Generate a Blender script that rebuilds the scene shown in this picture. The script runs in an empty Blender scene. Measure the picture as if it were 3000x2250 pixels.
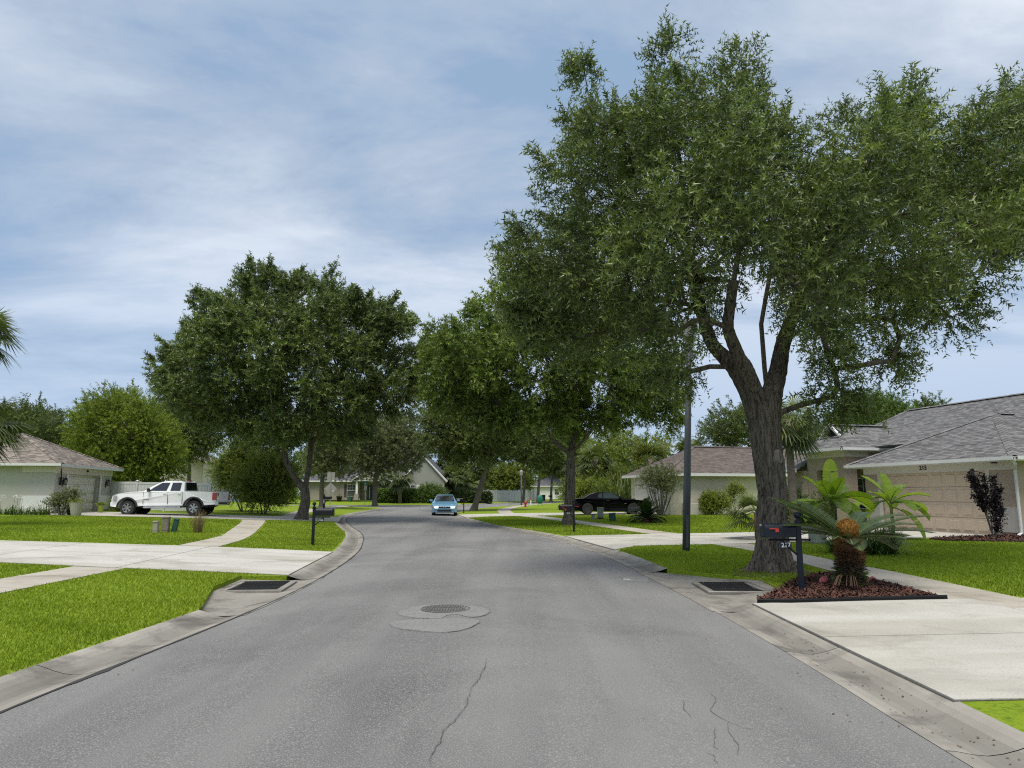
import bpy, bmesh, math, random
import numpy as np
from mathutils import Vector, Matrix
from mathutils.geometry import delaunay_2d_cdt
SC = bpy.context.scene
COL = SC.collection
R = math.radians
random.seed(7)
RNG = np.random.default_rng(7)

# ------------------------------------------------------------------ camera
F_PX, EYE = 2080.0, 1.72
PITCH = math.atan(324 / 2080)
cam_d = bpy.data.cameras.new('camera')
cam_d.sensor_width = 36.0
cam_d.lens = 36.0 * F_PX / 3000.0
cam_d.clip_start = 0.05
cam_d.clip_end = 3000.0
cam = bpy.data.objects.new('camera', cam_d)
COL.objects.link(cam)
cam.location = (0, 0, EYE)
cam.rotation_euler = (math.pi / 2 + PITCH, 0, 0)
SC.camera = cam
SC.cycles.filter_width = 1.15
SC.cycles.use_denoising = False
SC.cycles.sampling_pattern = 'BLUE_NOISE'
SC.cycles.sample_clamp_indirect = 4.0

# ------------------------------------------------------------------ light
SUN_DIR = Vector((-0.11, -0.37, 0.92)).normalized()
SUN_EL = math.asin(SUN_DIR.z)
SUN_AZ = math.atan2(SUN_DIR.x, SUN_DIR.y)
sun_d = bpy.data.lights.new('sun', 'SUN')
sun_d.energy = 1.35
sun_d.angle = R(27)
sun_d.color = (1.0, 0.94, 0.84)
sun = bpy.data.objects.new('sun', sun_d)
COL.objects.link(sun)
sun.rotation_euler = SUN_DIR.to_track_quat('Z', 'Y').to_euler()
SC.view_settings.view_transform = 'Standard'
SC.view_settings.look = 'None'
SC.view_settings.gamma = 1.0
SC.view_settings.use_curve_mapping = False
SC.view_settings.exposure = 1.5

world = bpy.data.worlds.new('World')
SC.world = world
world.use_nodes = True
world.cycles.sampling_method = 'NONE'
def build_world():
    nt = world.node_tree; N = nt.nodes; L = nt.links
    N.clear()
    out = N.new('ShaderNodeOutputWorld'); bg = N.new('ShaderNodeBackground')
    L.new(bg.outputs[0], out.inputs[0])
    sky = N.new('ShaderNodeTexSky'); sky.sky_type = 'NISHITA'; sky.sun_disc = False
    sky.sun_elevation = SUN_EL; sky.sun_rotation = SUN_AZ
    sky.air_density = 1.0; sky.dust_density = 1.5; sky.ozone_density = 1.0
    tc = N.new('ShaderNodeTexCoord'); sep = N.new('ShaderNodeSeparateXYZ')
    L.new(tc.outputs['Generated'], sep.inputs[0])
    def math_(op, a, b=None, clamp=False):
        m = N.new('ShaderNodeMath'); m.operation = op; m.use_clamp = clamp
        for i, v in enumerate((a, b)):
            if v is None: continue
            if isinstance(v, (int, float)): m.inputs[i].default_value = v
            else: L.new(v, m.inputs[i])
        return m.outputs[0]
    zc = math_('MAXIMUM', sep.outputs['Z'], 0.0)
    den = math_('ADD', zc, 0.16)
    px = math_('DIVIDE', sep.outputs['X'], den); py = math_('DIVIDE', sep.outputs['Y'], den)
    comb = N.new('ShaderNodeCombineXYZ')
    # a layer of cloud streaks running a little across the view
    L.new(px, comb.inputs[0]); L.new(py, comb.inputs[1])
    def layer(scale, rot, detail, rough, dist, seed, sx=1.0):
        mp = N.new('ShaderNodeMapping'); mp.inputs['Rotation'].default_value = (0, 0, R(rot))
        mp.inputs['Scale'].default_value = (sx, 1, 1); mp.inputs['Location'].default_value = (seed, seed * 0.37, 0)
        L.new(comb.outputs[0], mp.inputs[0])
        n = N.new('ShaderNodeTexNoise'); n.inputs['Scale'].default_value = scale
        n.inputs['Detail'].default_value = detail; n.inputs['Roughness'].default_value = rough
        n.inputs['Distortion'].default_value = dist
        L.new(mp.outputs[0], n.inputs['Vector'])
        return n.outputs['Fac']
    big = layer(0.42, -24, 4, 0.5, 0.25, 3.1, 0.55)
    fine = layer(1.15, -18, 10, 0.62, 0.5, 11.7, 0.4)
    mott = layer(2.1, 12, 8, 0.6, 0.3, 5.3, 0.75)
    s = math_('ADD', math_('MULTIPLY', big, 0.56), math_('MULTIPLY', fine, 0.42))
    s = math_('ADD', s, math_('MULTIPLY', mott, 0.22))
    ramp = N.new('ShaderNodeValToRGB'); e = ramp.color_ramp.elements
    e[0].position = 0.485; e[0].color = (0.265, 0.375, 0.535, 1)
    e[1].position = 0.635; e[1].color = (0.70, 0.745, 0.81, 1)
    m1 = ramp.color_ramp.elements.new(0.535); m1.color = (0.385, 0.47, 0.59, 1)
    m2 = ramp.color_ramp.elements.new(0.578); m2.color = (0.51, 0.58, 0.68, 1)
    L.new(s, ramp.inputs[0])
    # towards the horizon the cover thins to blue, with a paler band right at the horizon
    low = N.new('ShaderNodeValToRGB'); e = low.color_ramp.elements
    e[0].position = 0.0; e[0].color = (0.44, 0.565, 0.72, 1)
    e[1].position = 0.30; e[1].color = (0.28, 0.41, 0.61, 1)
    q = low.color_ramp.elements.new(0.10); q.color = (0.29, 0.42, 0.625, 1)
    L.new(zc, low.inputs[0])
    thin = N.new('ShaderNodeMapRange'); thin.inputs['From Min'].default_value = 0.05; thin.inputs['From Max'].default_value = 0.40
    thin.inputs['To Min'].default_value = 0.22; thin.inputs['To Max'].default_value = 1.0
    L.new(zc, thin.inputs['Value'])
    mx = N.new('ShaderNodeMix'); mx.data_type = 'RGBA'
    L.new(thin.outputs[0], mx.inputs['Factor']); L.new(low.outputs[0], mx.inputs['A']); L.new(ramp.outputs[0], mx.inputs['B'])
    # a share of the clear sky behind the cloud
    sc = N.new('ShaderNodeMix'); sc.data_type = 'RGBA'; sc.blend_type = 'MULTIPLY'; sc.inputs['Factor'].default_value = 1
    L.new(sky.outputs[0], sc.inputs['A']); sc.inputs['B'].default_value = (0.1, 0.1, 0.1, 1)
    m3 = N.new('ShaderNodeMix'); m3.data_type = 'RGBA'; m3.inputs['Factor'].default_value = 0.88
    L.new(sc.outputs['Result'], m3.inputs['A']); L.new(mx.outputs['Result'], m3.inputs['B'])
    L.new(m3.outputs['Result'], bg.inputs['Color'])
    bg.inputs['Strength'].default_value = 0.44
build_world()

# ------------------------------------------------------------------ ground shape
LE=[(-4.1,-8),(-4.1,2),(-4.06,6),(-3.97,7.7),(-3.86,10),(-3.8,12),(-3.85,14.5),(-4.1,18),(-4.5,21.5),(-5.05,24.6),(-5.6,27.4),(-6.35,30.6),(-7.85,35.5),(-9.5,41.4),(-10.8,47),(-11.6,53),(-12.1,60),(-12.4,68),(-12.7,74),(-13.6,77.5),(-16,79.6),(-22,80.6),(-90,82)]
FE=[(-90,91),(-22,90.6),(-12,90.4),(-9,91.2),(-6.8,94),(-4.6,100),(-1.5,108),(1.4,116),(8,131),(17,148),(60,205)]
RE=[(67,197),(28,147),(14,127.5),(7,113),(3.5,103),(.5,92),(-2,82.5),(-3.6,75.5),(-4.4,68),(-4.85,62),(-5,57),(-4.5,51.5),(-3.4,45),(-1.3,35.8),(.1,31.8),(1.3,27.8),(2.2,22.7),(2.65,18.7),(2.85,14.7),(2.97,12),(3.0,8.6),(2.98,7),(2.9,5),(2.9,-8)]
def smooth_line(P, keep_ends=True, it=2):
    P = [np.array(p, float) for p in P]
    for _ in range(it):
        Q = [P[0]]
        for a, b in zip(P[:-1], P[1:]):
            Q += [a * .75 + b * .25, a * .25 + b * .75]
        Q.append(P[-1]); P = Q
    return [tuple(p) for p in P]
LEs, FEs, REs = smooth_line(LE), smooth_line(FE), smooth_line(RE)
ROAD = np.array(LE + FE + RE)
def road_dist(x, y):
    x = np.atleast_1d(np.asarray(x, float)); y = np.atleast_1d(np.asarray(y, float))
    best = np.full(x.shape, 1e9); ins = np.zeros(x.shape, bool)
    for (ax, ay), (bx, by) in zip(ROADS, np.roll(ROADS, -1, 0)):
        dx, dy = bx - ax, by - ay; L = dx * dx + dy * dy
        if L < 1e-12: continue
        t = np.clip(((x - ax) * dx + (y - ay) * dy) / L, 0, 1)
        best = np.minimum(best, np.hypot(x - ax - t * dx, y - ay - t * dy))
        if dy != 0:
            ins ^= ((ay > y) != (by > y)) & (x < dx * (y - ay) / dy + ax)
    return np.where(ins, -best, best)
ROADS = np.array(smooth_line(LE, it=1) + smooth_line(FE, it=1) + smooth_line(RE, it=1))
ZY=[-50,0,10,30,50,92,150,300,2000]; ZZ=[0,0,.02,.11,.24,.36,.5,.6,.6]
CLY=[-10,14,24.6,35.5,47,60,75,95,120,150,2000]; CLX=[-.6,-.5,-1.5,-4.6,-7.3,-8.5,-8,-2,6,20,20]
CURB_W = .68
def T(x, y, dmin=-9.0):
    """height of the ground: the road climbs a little, the lots climb away from the kerb"""
    x = np.atleast_1d(np.asarray(x, float)); y = np.atleast_1d(np.asarray(y, float))
    d = np.maximum(road_dist(x, y), dmin); right = x > np.interp(y, CLY, CLX)
    sl = np.where(right, .018, np.interp(y, [70, 92], [.052, .03])); cap = np.where(right, .42, .65)
    prof = np.interp(d, [-3.4, 0, .28, .5, .68], [.05, 0, -.03, .005, .06])
    lot = .06 + cap * (1 - np.exp(-sl * np.maximum(d - CURB_W, 0) / cap))
    return np.interp(y, ZY, ZZ) + np.where(d > CURB_W, lot, prof)
def TP(x, y): return T(x, y, CURB_W + .002)
def tz(x, y): return float(T(x, y)[0])
def ray(u, v):
    x = (u - 1500) / F_PX; yi = (1125 - v) / F_PX; c, s = math.cos(PITCH), math.sin(PITCH)
    return np.array([x, c - yi * s, s + yi * c])
_MS = np.concatenate([np.arange(2, 60, .05), np.arange(60, 400, .25)])
def G(u, v):
    """the ground point seen at a photo pixel"""
    d = ray(u, v); P = d[None, :] * _MS[:, None]
    h = EYE + P[:, 2] - T(P[:, 0], P[:, 1])
    i = int(np.argmax(h < 0)) if (h < 0).any() else len(_MS) - 1
    return (P[i, 0], P[i, 1], EYE + P[i, 2])
def at(u, v, y):
    """the point seen at a photo pixel, at a known distance y"""
    d = ray(u, v); k = y / d[1]
    return np.array([d[0] * k, y, EYE + d[2] * k])

# ------------------------------------------------------------------ object helpers
def tag(o, label=None, cat=None, group=None, kind=None):
    if label: o['label'] = label
    if cat: o['category'] = cat
    if group: o['group'] = group
    if kind: o['kind'] = kind
    return o
def thing(name, label, cat, loc=(0, 0, 0), rz=0.0, group=None, scale=1.0, rx=0.0, ry=0.0):
    o = bpy.data.objects.new(name, None); COL.objects.link(o)
    o.empty_display_size = 0.1
    o.location = loc; o.rotation_euler = (rx, ry, rz); o.scale = (scale,) * 3
    return tag(o, label, cat, group)
def copy_tree(o, parent=None):
    c = o.copy(); COL.objects.link(c)
    if parent is not None: c.parent = parent
    for ch in list(o.children): copy_tree(ch, c)
    return c
class MB:
    """collects shapes; build() links them as one mesh object"""
    def __init__(s): s.v = []; s.f = []; s.t = []
    def add(s, V, Fs, tint=None):
        b = len(s.v); s.v += [tuple(map(float, p)) for p in V]
        for f in Fs:
            s.f.append(tuple(b + i for i in f)); s.t.append(random.random() if tint is None else tint)
        return s
    def box(s, c, size, rz=0.0, M=None, taper=1.0, tint=None):
        hx, hy, hz = size[0] / 2, size[1] / 2, size[2] / 2
        V = [(-hx, -hy, -hz), (hx, -hy, -hz), (hx, hy, -hz), (-hx, hy, -hz)]
        V += [(x * taper, y * taper, hz) for x, y, _ in V]
        ca, sa = math.cos(rz), math.sin(rz)
        W = []
        for x, y, z in V:
            p = Vector((x * ca - y * sa, x * sa + y * ca, z)) + Vector(c)
            W.append(M @ p if M else p)
        return s.add(W, [(0, 3, 2, 1), (4, 5, 6, 7), (0, 1, 5, 4), (1, 2, 6, 5), (2, 3, 7, 6), (3, 0, 4, 7)], tint)
    def box2(s, a, b, tint=None):
        return s.box([(a[i] + b[i]) / 2 for i in range(3)], [abs(b[i] - a[i]) for i in range(3)], tint=tint)
    def tube(s, pts, rad, n=8, cap=True, tint=None):
        P = [Vector(p) for p in pts]
        if isinstance(rad, (int, float)): rad = [rad] * len(P)
        up = Vector((0, 0, 1)); rings = []
        t0 = (P[1] - P[0]).normalized()
        a = t0.orthogonal().normalized()
        for i, p in enumerate(P):
            t = (P[min(i + 1, len(P) - 1)] - P[max(i - 1, 0)]).normalized()
            a = (a - t * a.dot(t)).normalized(); b = t.cross(a)
            rings.append([p + (a * math.cos(2 * math.pi * k / n) + b * math.sin(2 * math.pi * k / n)) * rad[i] for k in range(n)])
        V = [q for r in rings for q in r]; Fs = []
        for i in range(len(P) - 1):
            for k in range(n):
                k2 = (k + 1) % n
                Fs.append((i * n + k, i * n + k2, (i + 1) * n + k2, (i + 1) * n + k))
        if cap: Fs += [tuple(range(n))[::-1], tuple((len(P) - 1) * n + k for k in range(n))]
        return s.add(V, Fs, tint)
    def lathe(s, prof, c=(0, 0, 0), n=16, tint=None, M=None, cap=True):
        V = []; Fs = []
        for r, z in prof:
            for k in range(n):
                a = 2 * math.pi * k / n
                p = Vector((c[0] + r * math.cos(a), c[1] + r * math.sin(a), c[2] + z))
                V.append(M @ p if M else p)
        for i in range(len(prof) - 1):
            for k in range(n):
                k2 = (k + 1) % n
                Fs.append((i * n + k, i * n + k2, (i + 1) * n + k2, (i + 1) * n + k))
        if cap and prof[0][0] > 1e-4: Fs.append(tuple(range(n))[::-1])
        if cap and prof[-1][0] > 1e-4: Fs.append(tuple((len(prof) - 1) * n + k for k in range(n)))
        return s.add(V, Fs, tint)
    def prism(s, poly, z0, z1, M=None, tint=None):
        """poly (x,y) counter-clockwise, from z0 to z1"""
        n = len(poly)
        V = [Vector((x, y, z0)) for x, y in poly] + [Vector((x, y, z1)) for x, y in poly]
        if M: V = [M @ p for p in V]
        Fs = [tuple(range(n))[::-1], tuple(range(n, 2 * n))] + [(i, (i + 1) % n, n + (i + 1) % n, n + i) for i in range(n)]
        return s.add(V, Fs, tint)
    def build(s, name, mat, parent=None, smooth=False, bevel=0.0, kind=None):
        me = bpy.data.meshes.new(name)
        me.from_pydata(s.v, [], s.f); me.update()
        a = me.attributes.new('tint', 'FLOAT', 'FACE')
        a.data.foreach_set('value', np.array(s.t, dtype=np.float32))
        return link_mesh(name, me, mat, parent, smooth, bevel, kind)
def link_mesh(name, me, mat, parent=None, smooth=False, bevel=0.0, kind=None):
    if mat is not None: me.materials.append(mat)
    if smooth: me.shade_smooth()
    o = bpy.data.objects.new(name, me); COL.objects.link(o)
    if parent is not None: o.parent = parent
    if bevel > 0:
        b = o.modifiers.new('bevel', 'BEVEL'); b.width = bevel; b.segments = 2; b.limit_method = 'ANGLE'; b.angle_limit = R(40)
    if kind: o['kind'] = kind
    return o
def quads_mesh(name, V, nper, tint=None, mat=None, parent=None, kind=None, smooth=False):
    """numpy: V (n*nper,3), each nper vertices one face"""
    V = np.asarray(V, np.float32).reshape(-1, 3); n = len(V) // nper
    me = bpy.data.meshes.new(name)
    me.vertices.add(len(V)); me.vertices.foreach_set('co', V.ravel())
    me.loops.add(n * nper); me.loops.foreach_set('vertex_index', np.arange(n * nper, dtype=np.int32))
    me.polygons.add(n)
    me.polygons.foreach_set('loop_start', np.arange(n, dtype=np.int32) * nper)
    me.polygons.foreach_set('loop_total', np.full(n, nper, dtype=np.int32))
    if tint is not None:
        a = me.attributes.new('tint', 'FLOAT', 'FACE'); a.data.foreach_set('value', np.asarray(tint, np.float32))
    me.update(calc_edges=True)
    return link_mesh(name, me, mat, parent, smooth, 0, kind)
def text_mesh(name, txt, size, mat, parent, M, depth=0.004):
    cu = bpy.data.curves.new(name, 'FONT'); cu.body = txt; cu.size = size; cu.extrude = depth; cu.offset = size * .018
    cu.align_x = 'CENTER'; cu.align_y = 'CENTER'; cu.resolution_u = 3
    tmp = bpy.data.objects.new(name + '_tmp', cu); COL.objects.link(tmp)
    dg = bpy.context.evaluated_depsgraph_get()
    me = bpy.data.meshes.new_from_object(tmp.evaluated_get(dg))
    bpy.data.objects.remove(tmp); bpy.data.curves.remove(cu)
    me.transform(M); me.materials.clear()
    return link_mesh(name, me, mat, parent)

# ------------------------------------------------------------------ materials
def material(name, col, rough=0.7, col2=None, scale=3.0, detail=5.0, bump=0.0, bscale=None, spec=0.5, metal=0.0, tint=0.0,
             stain=None, stain_scale=0.6, stain_lo=.52, stain_hi=.72, stretch=None, transl=0.0, speck=None, speck_scale=90.0, speck_lo=.60, speck_hi=.68, coat=0.0, rough2=None, coords='Object', transmission=0.0, emit=None, streak=None):
    m = bpy.data.materials.new(name); m.use_nodes = True
    nt = m.node_tree; N = nt.nodes; L = nt.links
    p = N['Principled BSDF']; out = N['Material Output']
    p.inputs['Roughness'].default_value = rough
    p.inputs['Metallic'].default_value = metal
    p.inputs['Specular IOR Level'].default_value = spec
    p.inputs['Coat Weight'].default_value = coat
    p.inputs['Coat Roughness'].default_value = 0.05
    p.inputs['Transmission Weight'].default_value = transmission
    if emit:
        p.inputs['Emission Color'].default_value = (*emit[:3], 1); p.inputs['Emission Strength'].default_value = emit[3]
    tc = N.new('ShaderNodeTexCoord'); vec = tc.outputs[coords]
    if stretch:
        mp = N.new('ShaderNodeMapping'); mp.inputs['Scale'].default_value = stretch
        L.new(vec, mp.inputs[0]); vec = mp.outputs[0]
    def noise(sc, det, rg=.6, dis=0.0):
        n = N.new('ShaderNodeTexNoise'); n.inputs['Scale'].default_value = sc; n.inputs['Detail'].default_value = det
        n.inputs['Roughness'].default_value = rg; n.inputs['Distortion'].default_value = dis
        L.new(vec, n.inputs['Vector']); return n.outputs['Fac']
    def rng(src, a, b, lo=0., hi=1.):
        r = N.new('ShaderNodeMapRange'); r.inputs['From Min'].default_value = a; r.inputs['From Max'].default_value = b
        r.inputs['To Min'].default_value = lo; r.inputs['To Max'].default_value = hi
        L.new(src, r.inputs['Value']); return r.outputs[0]
    def mix(f, A, B, mode='MIX'):
        x = N.new('ShaderNodeMix'); x.data_type = 'RGBA'; x.blend_type = mode
        for s, v in (('Factor', f), ('A', A), ('B', B)):
            if isinstance(v, (int, float)): x.inputs[s].default_value = v
            elif isinstance(v, tuple): x.inputs[s].default_value = (*v[:3], 1)
            else: L.new(v, x.inputs[s])
        return x.outputs['Result']
    c = tuple(col); p.inputs['Base Color'].default_value = (*c, 1)
    if col2: c = mix(rng(noise(scale, detail), .3, .7), tuple(col), tuple(col2))
    if tint:
        a = N.new('ShaderNodeAttribute'); a.attribute_name = 'tint'
        c = mix(rng(a.outputs['Fac'], 0, 1), mix(1.0, c, (1 - tint,) * 3, 'MULTIPLY'), mix(1.0, c, (1 + tint,) * 3, 'MULTIPLY'))
    if stain: c = mix(rng(noise(stain_scale, 6, .62, .4), stain_lo, stain_hi), c, tuple(stain))
    if streak:
        mp2 = N.new('ShaderNodeMapping'); mp2.inputs['Scale'].default_value = streak[1]; L.new(tc.outputs[coords], mp2.inputs[0])
        n2 = N.new('ShaderNodeTexNoise'); n2.inputs['Scale'].default_value = 1.0; n2.inputs['Detail'].default_value = 5; n2.inputs['Roughness'].default_value = .55; L.new(mp2.outputs[0], n2.inputs['Vector'])
        c = mix(rng(n2.outputs['Fac'], .42, .62), c, mix(1.0, c, streak[0], 'MULTIPLY'))
    if speck: c = mix(rng(noise(speck_scale, 2, .5), speck_lo, speck_hi), c, tuple(speck))
    if not isinstance(c, tuple): L.new(c, p.inputs['Base Color'])
    if rough2 is not None: L.new(rng(noise(scale * .7, 4), .35, .65, rough, rough2), p.inputs['Roughness'])
    if bump:
        b = N.new('ShaderNodeBump'); b.inputs['Strength'].default_value = min(1.0, bump); b.inputs['Distance'].default_value = 0.02 * max(1, bump)
        L.new(noise(bscale or scale * 4, 6), b.inputs['Height']); L.new(b.outputs[0], p.inputs['Normal'])
    if transl:
        tr = N.new('ShaderNodeBsdfTranslucent'); ms = N.new('ShaderNodeMixShader'); ms.inputs[0].default_value = transl
        if isinstance(c, tuple): tr.inputs[0].default_value = (*c, 1)
        else:
            L.new(mix(1.0, c, (1.25, 1.35, .7), 'MULTIPLY'), tr.inputs[0])
        L.new(p.outputs[0], ms.inputs[1]); L.new(tr.outputs[0], ms.inputs[2]); L.new(ms.outputs[0], out.inputs[0])
    return m
def leaf_mat(name, dark, light, transl=.3, rough=.55, spec=.35, mid=None):
    m = bpy.data.materials.new(name); m.use_nodes = True
    nt = m.node_tree; N = nt.nodes; L = nt.links
    p = N['Principled BSDF']; out = N['Material Output']
    p.inputs['Roughness'].default_value = rough; p.inputs['Specular IOR Level'].default_value = spec
    a = N.new('ShaderNodeAttribute'); a.attribute_name = 'tint'
    r = N.new('ShaderNodeValToRGB'); e = r.color_ramp.elements
    e[0].color = (*dark, 1); e[1].color = (*light, 1); L.new(a.outputs['Fac'], r.inputs[0])
    L.new(r.outputs[0], p.inputs['Base Color'])
    tr = N.new('ShaderNodeBsdfTranslucent'); ms = N.new('ShaderNodeMixShader'); ms.inputs[0].default_value = transl
    x = N.new('ShaderNodeMix'); x.data_type = 'RGBA'; x.blend_type = 'MULTIPLY'; x.inputs['Factor'].default_value = 1
    L.new(r.outputs[0], x.inputs['A']); x.inputs['B'].default_value = (1.3, 1.35, .6, 1)
    L.new(x.outputs['Result'], tr.inputs[0])
    L.new(p.outputs[0], ms.inputs[1]); L.new(tr.outputs[0], ms.inputs[2]); L.new(ms.outputs[0], out.inputs[0])
    if mid:
        q = e.new(mid[0]); q.color = (*mid[1], 1)
    return m
MT = {}
MT['asphalt'] = material('asphalt', (.165, .164, .163), .86, (.195, .194, .192), .35, 6, bump=.55, bscale=70, stain=(.108, .107, .108), stain_scale=.3, stain_lo=.48, stain_hi=.72, speck=(.26, .255, .245), speck_scale=95, speck_lo=.53, speck_hi=.63, spec=.3, streak=((.74, .74, .75), (.75, .055, 1)))  # streak paints broad patches of shade, drawn out lengthwise like lanes, into the colour
MT['patch'] = material('road_patch', (.20, .20, .196), .85, (.235, .234, .228), 5, 6, bump=.9, bscale=45, speck=(.09, .09, .09), speck_scale=40, spec=.3)
MT['tar'] = material('tar_crack', (.035, .034, .033), .9)
MT['crack'] = material('hair_crack', (.085, .084, .082), .9)
MT['curb'] = material('curb_concrete', (.20, .188, .165), .85, (.27, .255, .225), 1.2, 8, bump=.35, bscale=45, stain=(.10, .092, .083), stain_scale=1.3, stain_lo=.5, stain_hi=.7, tint=.38, spec=.3)
MT['drive'] = material('driveway_concrete', (.43, .42, .385), .85, (.50, .485, .445), .8, 7, bump=.4, bscale=60, stain=(.25, .23, .195), stain_scale=.9, stain_lo=.5, stain_hi=.82, streak=((.82, .80, .76), (.12, .9, 1)), speck=(.30, .29, .27), speck_scale=55, spec=.3)
MT['walk'] = material('walk_concrete', (.34, .315, .265), .85, (.42, .39, .335), .9, 7, bump=.35, bscale=60, stain=(.25, .22, .175), stain_scale=1.1, stain_lo=.5, stain_hi=.75, spec=.3)
MT['joint'] = material('joint_dirt', (.10, .09, .075), .95, (.06, .055, .045), 9)
MT['lawn'] = material('lawn_turf', (.16, .235, .014), .95, (.195, .27, .018), .55, 8, bump=1.0, bscale=26, stain=(.22, .25, .03), stain_scale=.25, stain_lo=.5, stain_hi=.75, speck=(.09, .15, .008), speck_scale=20, speck_lo=.5, speck_hi=.7, spec=.15)
MT['grass'] = leaf_mat('grass_blade', (.115, .15, .022), (.33, .42, .048), .35, .6, .25, mid=(.30, (.165, .235, .014)))
MT['mulch'] = material('mulch', (.075, .028, .019), .95, (.035, .016, .012), 14, 6, bump=1.0, bscale=40, tint=.5)
MT['chip'] = material('mulch_chip', (.105, .042, .028), .9, (.05, .022, .016), 5, 4, tint=.65)
MT['iron'] = material('cast_iron', (.020, .021, .023), .65, (.035, .033, .031), 6, bump=.3, metal=.3)
MT['black'] = material('black_paint', (.004, .005, .007), .42, (.006, .007, .009), 4, spec=.3)
MT['navy'] = material('blue_black_paint', (.004, .008, .018), .42, (.006, .010, .020), 4, spec=.3)
MT['white'] = material('white_paint', (.74, .74, .72), .5, (.66, .66, .64), 2.5)
MT['fascia'] = material('white_gutter', (.66, .67, .66), .45, (.58, .59, .58), 1.5)
MT['red'] = material('red_paint', (.42, .03, .025), .45, (.34, .03, .025), 6)
MT['darkvoid'] = material('dark_interior', (.012, .012, .012), .9)
# ------------------------------------------------------------------ ground, road, kerbs
def inside(poly, x, y):
    P = np.asarray(poly, float); Q = np.roll(P, -1, 0); r = np.zeros(np.shape(x), bool)
    for (ax, ay), (bx, by) in zip(P, Q):
        if by != ay: r ^= ((ay > y) != (by > y)) & (x < (bx - ax) * (y - ay) / (by - ay) + ax)
    return r
def sheet(name, poly, mat, zf, grid=1.0, far_grid=None, parent=None, kind=None, skirt=0.0, split_y=60):
    P = np.asarray(poly, float)
    x0, y0 = P.min(0); x1, y1 = P.max(0)
    pts = []
    def lattice(g, ya, yb, xa, xb):
        xs = np.arange(xa, xb, g); ys = np.arange(ya, yb, g)
        X, Y = np.meshgrid(xs, ys); X = X.ravel() + RNG.uniform(-.2, .2, X.size) * g; Y = Y.ravel() + RNG.uniform(-.2, .2, Y.size) * g
        k = inside(poly, X, Y); return np.stack([X[k], Y[k]], 1)
    if far_grid:
        a = lattice(grid, max(y0, -8), min(y1, split_y), max(x0, -32), min(x1, 32)); b = lattice(far_grid, y0, y1, x0, x1)
        k = ~((np.abs(b[:, 0]) < 32) & (b[:, 1] > -8) & (b[:, 1] < split_y)); pts = np.concatenate([a, b[k]])
    else: pts = lattice(grid, y0, y1, x0, x1)
    allp = [Vector(p) for p in P] + [Vector(p) for p in pts]
    vo, _, fo = delaunay_2d_cdt(allp, [], [list(range(len(P)))], 1, 1e-5)[:3]
    V = np.array([(v[0], v[1]) for v in vo]); Z = zf(V[:, 0], V[:, 1])
    verts = [(a[0], a[1], z) for a, z in zip(V, Z)]; faces = [tuple(f) for f in fo]
    if skirt:
        b = len(verts); n = len(P); Zp = zf(P[:, 0], P[:, 1])
        verts += [(p[0], p[1], z) for p, z in zip(P, Zp)] + [(p[0], p[1], z - skirt) for p, z in zip(P, Zp)]
        faces += [(b + i, b + (i + 1) % n, b + n + (i + 1) % n, b + n + i) for i in range(n)]
    me = bpy.data.meshes.new(name); me.from_pydata(verts, [], faces); me.update()
    bm = bmesh.new(); bm.from_mesh(me)
    for f in bm.faces:
        if f.normal.z < -.2: f.normal_flip()
    bm.to_mesh(me); bm.free()
    at_ = me.attributes.new('tint', 'FLOAT', 'FACE'); at_.data.foreach_set('value', RNG.uniform(.42, .6, len(me.polygons)).astype(np.float32))
    return link_mesh(name, me, mat, parent, kind=kind, smooth=False)
def offset_line(P, d):
    P = np.asarray(P, float); t = np.gradient(P, axis=0); t /= np.maximum(1e-9, np.linalg.norm(t, axis=1))[:, None]
    return P + np.stack([-t[:, 1], t[:, 0]], 1) * d
road = sheet('road', LEs + FEs + REs, MT['asphalt'], lambda x, y: T(x, y), 1.0, 4.0, kind='structure')
APRON_L = (10.6, 14.75); APRON_R = (10.95, 16.1)
LB, FB, RB = (offset_line(p, CURB_W - .01) for p in (LEs, FEs, REs))
def replace(line, y0, y1, pts):
    L = [tuple(p) for p in line]; keep = [p for p in L if not (y0 <= p[1] <= y1 and abs(p[0]) < 10)]
    i = next(k for k, p in enumerate(L) if p[1] >= y0) if L[0][1] < L[-1][1] else next(k for k, p in enumerate(L) if p[1] <= y1)
    return keep[:i] + pts + keep[i:]
BED = [(3.76, 11.16), (6.6, 11.22), (6.62, 13.5), (6.48, 14.8), (6.05, 14.62), (5.25, 13.58), (4.5, 12.35), (3.85, 11.55)]
AP_L = [(-4.54, 10.6), (-5.24, 12.86), (-5.36, 14.45), (-4.55, 14.75)]
AP_R = [(3.42, 16.1), (4.2, 14.72), (4.78, 14.12), (4.62, 12.5), (3.8, 11.2), (3.64, 10.95)]
LBc = replace(LB, *APRON_L, AP_L); RBc = replace(RB, *APRON_R, AP_R)
lawnL = sheet('lawn', LBc + [(-260, 81.3), (-260, -20), (-4.78, -20)], MT['lawn'], T, 1.2, 6.0, kind='structure', skirt=.16)
lawnF = sheet('lawn', [tuple(p) for p in FB] + [(160, 340), (-260, 340), (-260, 91.7)], MT['lawn'], T, 3.0, 6.0, kind='structure', skirt=.16, split_y=0)
lawnR = sheet('lawn', RBc + [(3.58, -20), (300, -20), (300, 330), (170, 330)], MT['lawn'], T, 1.2, 6.0, kind='structure', skirt=.16)

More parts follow.
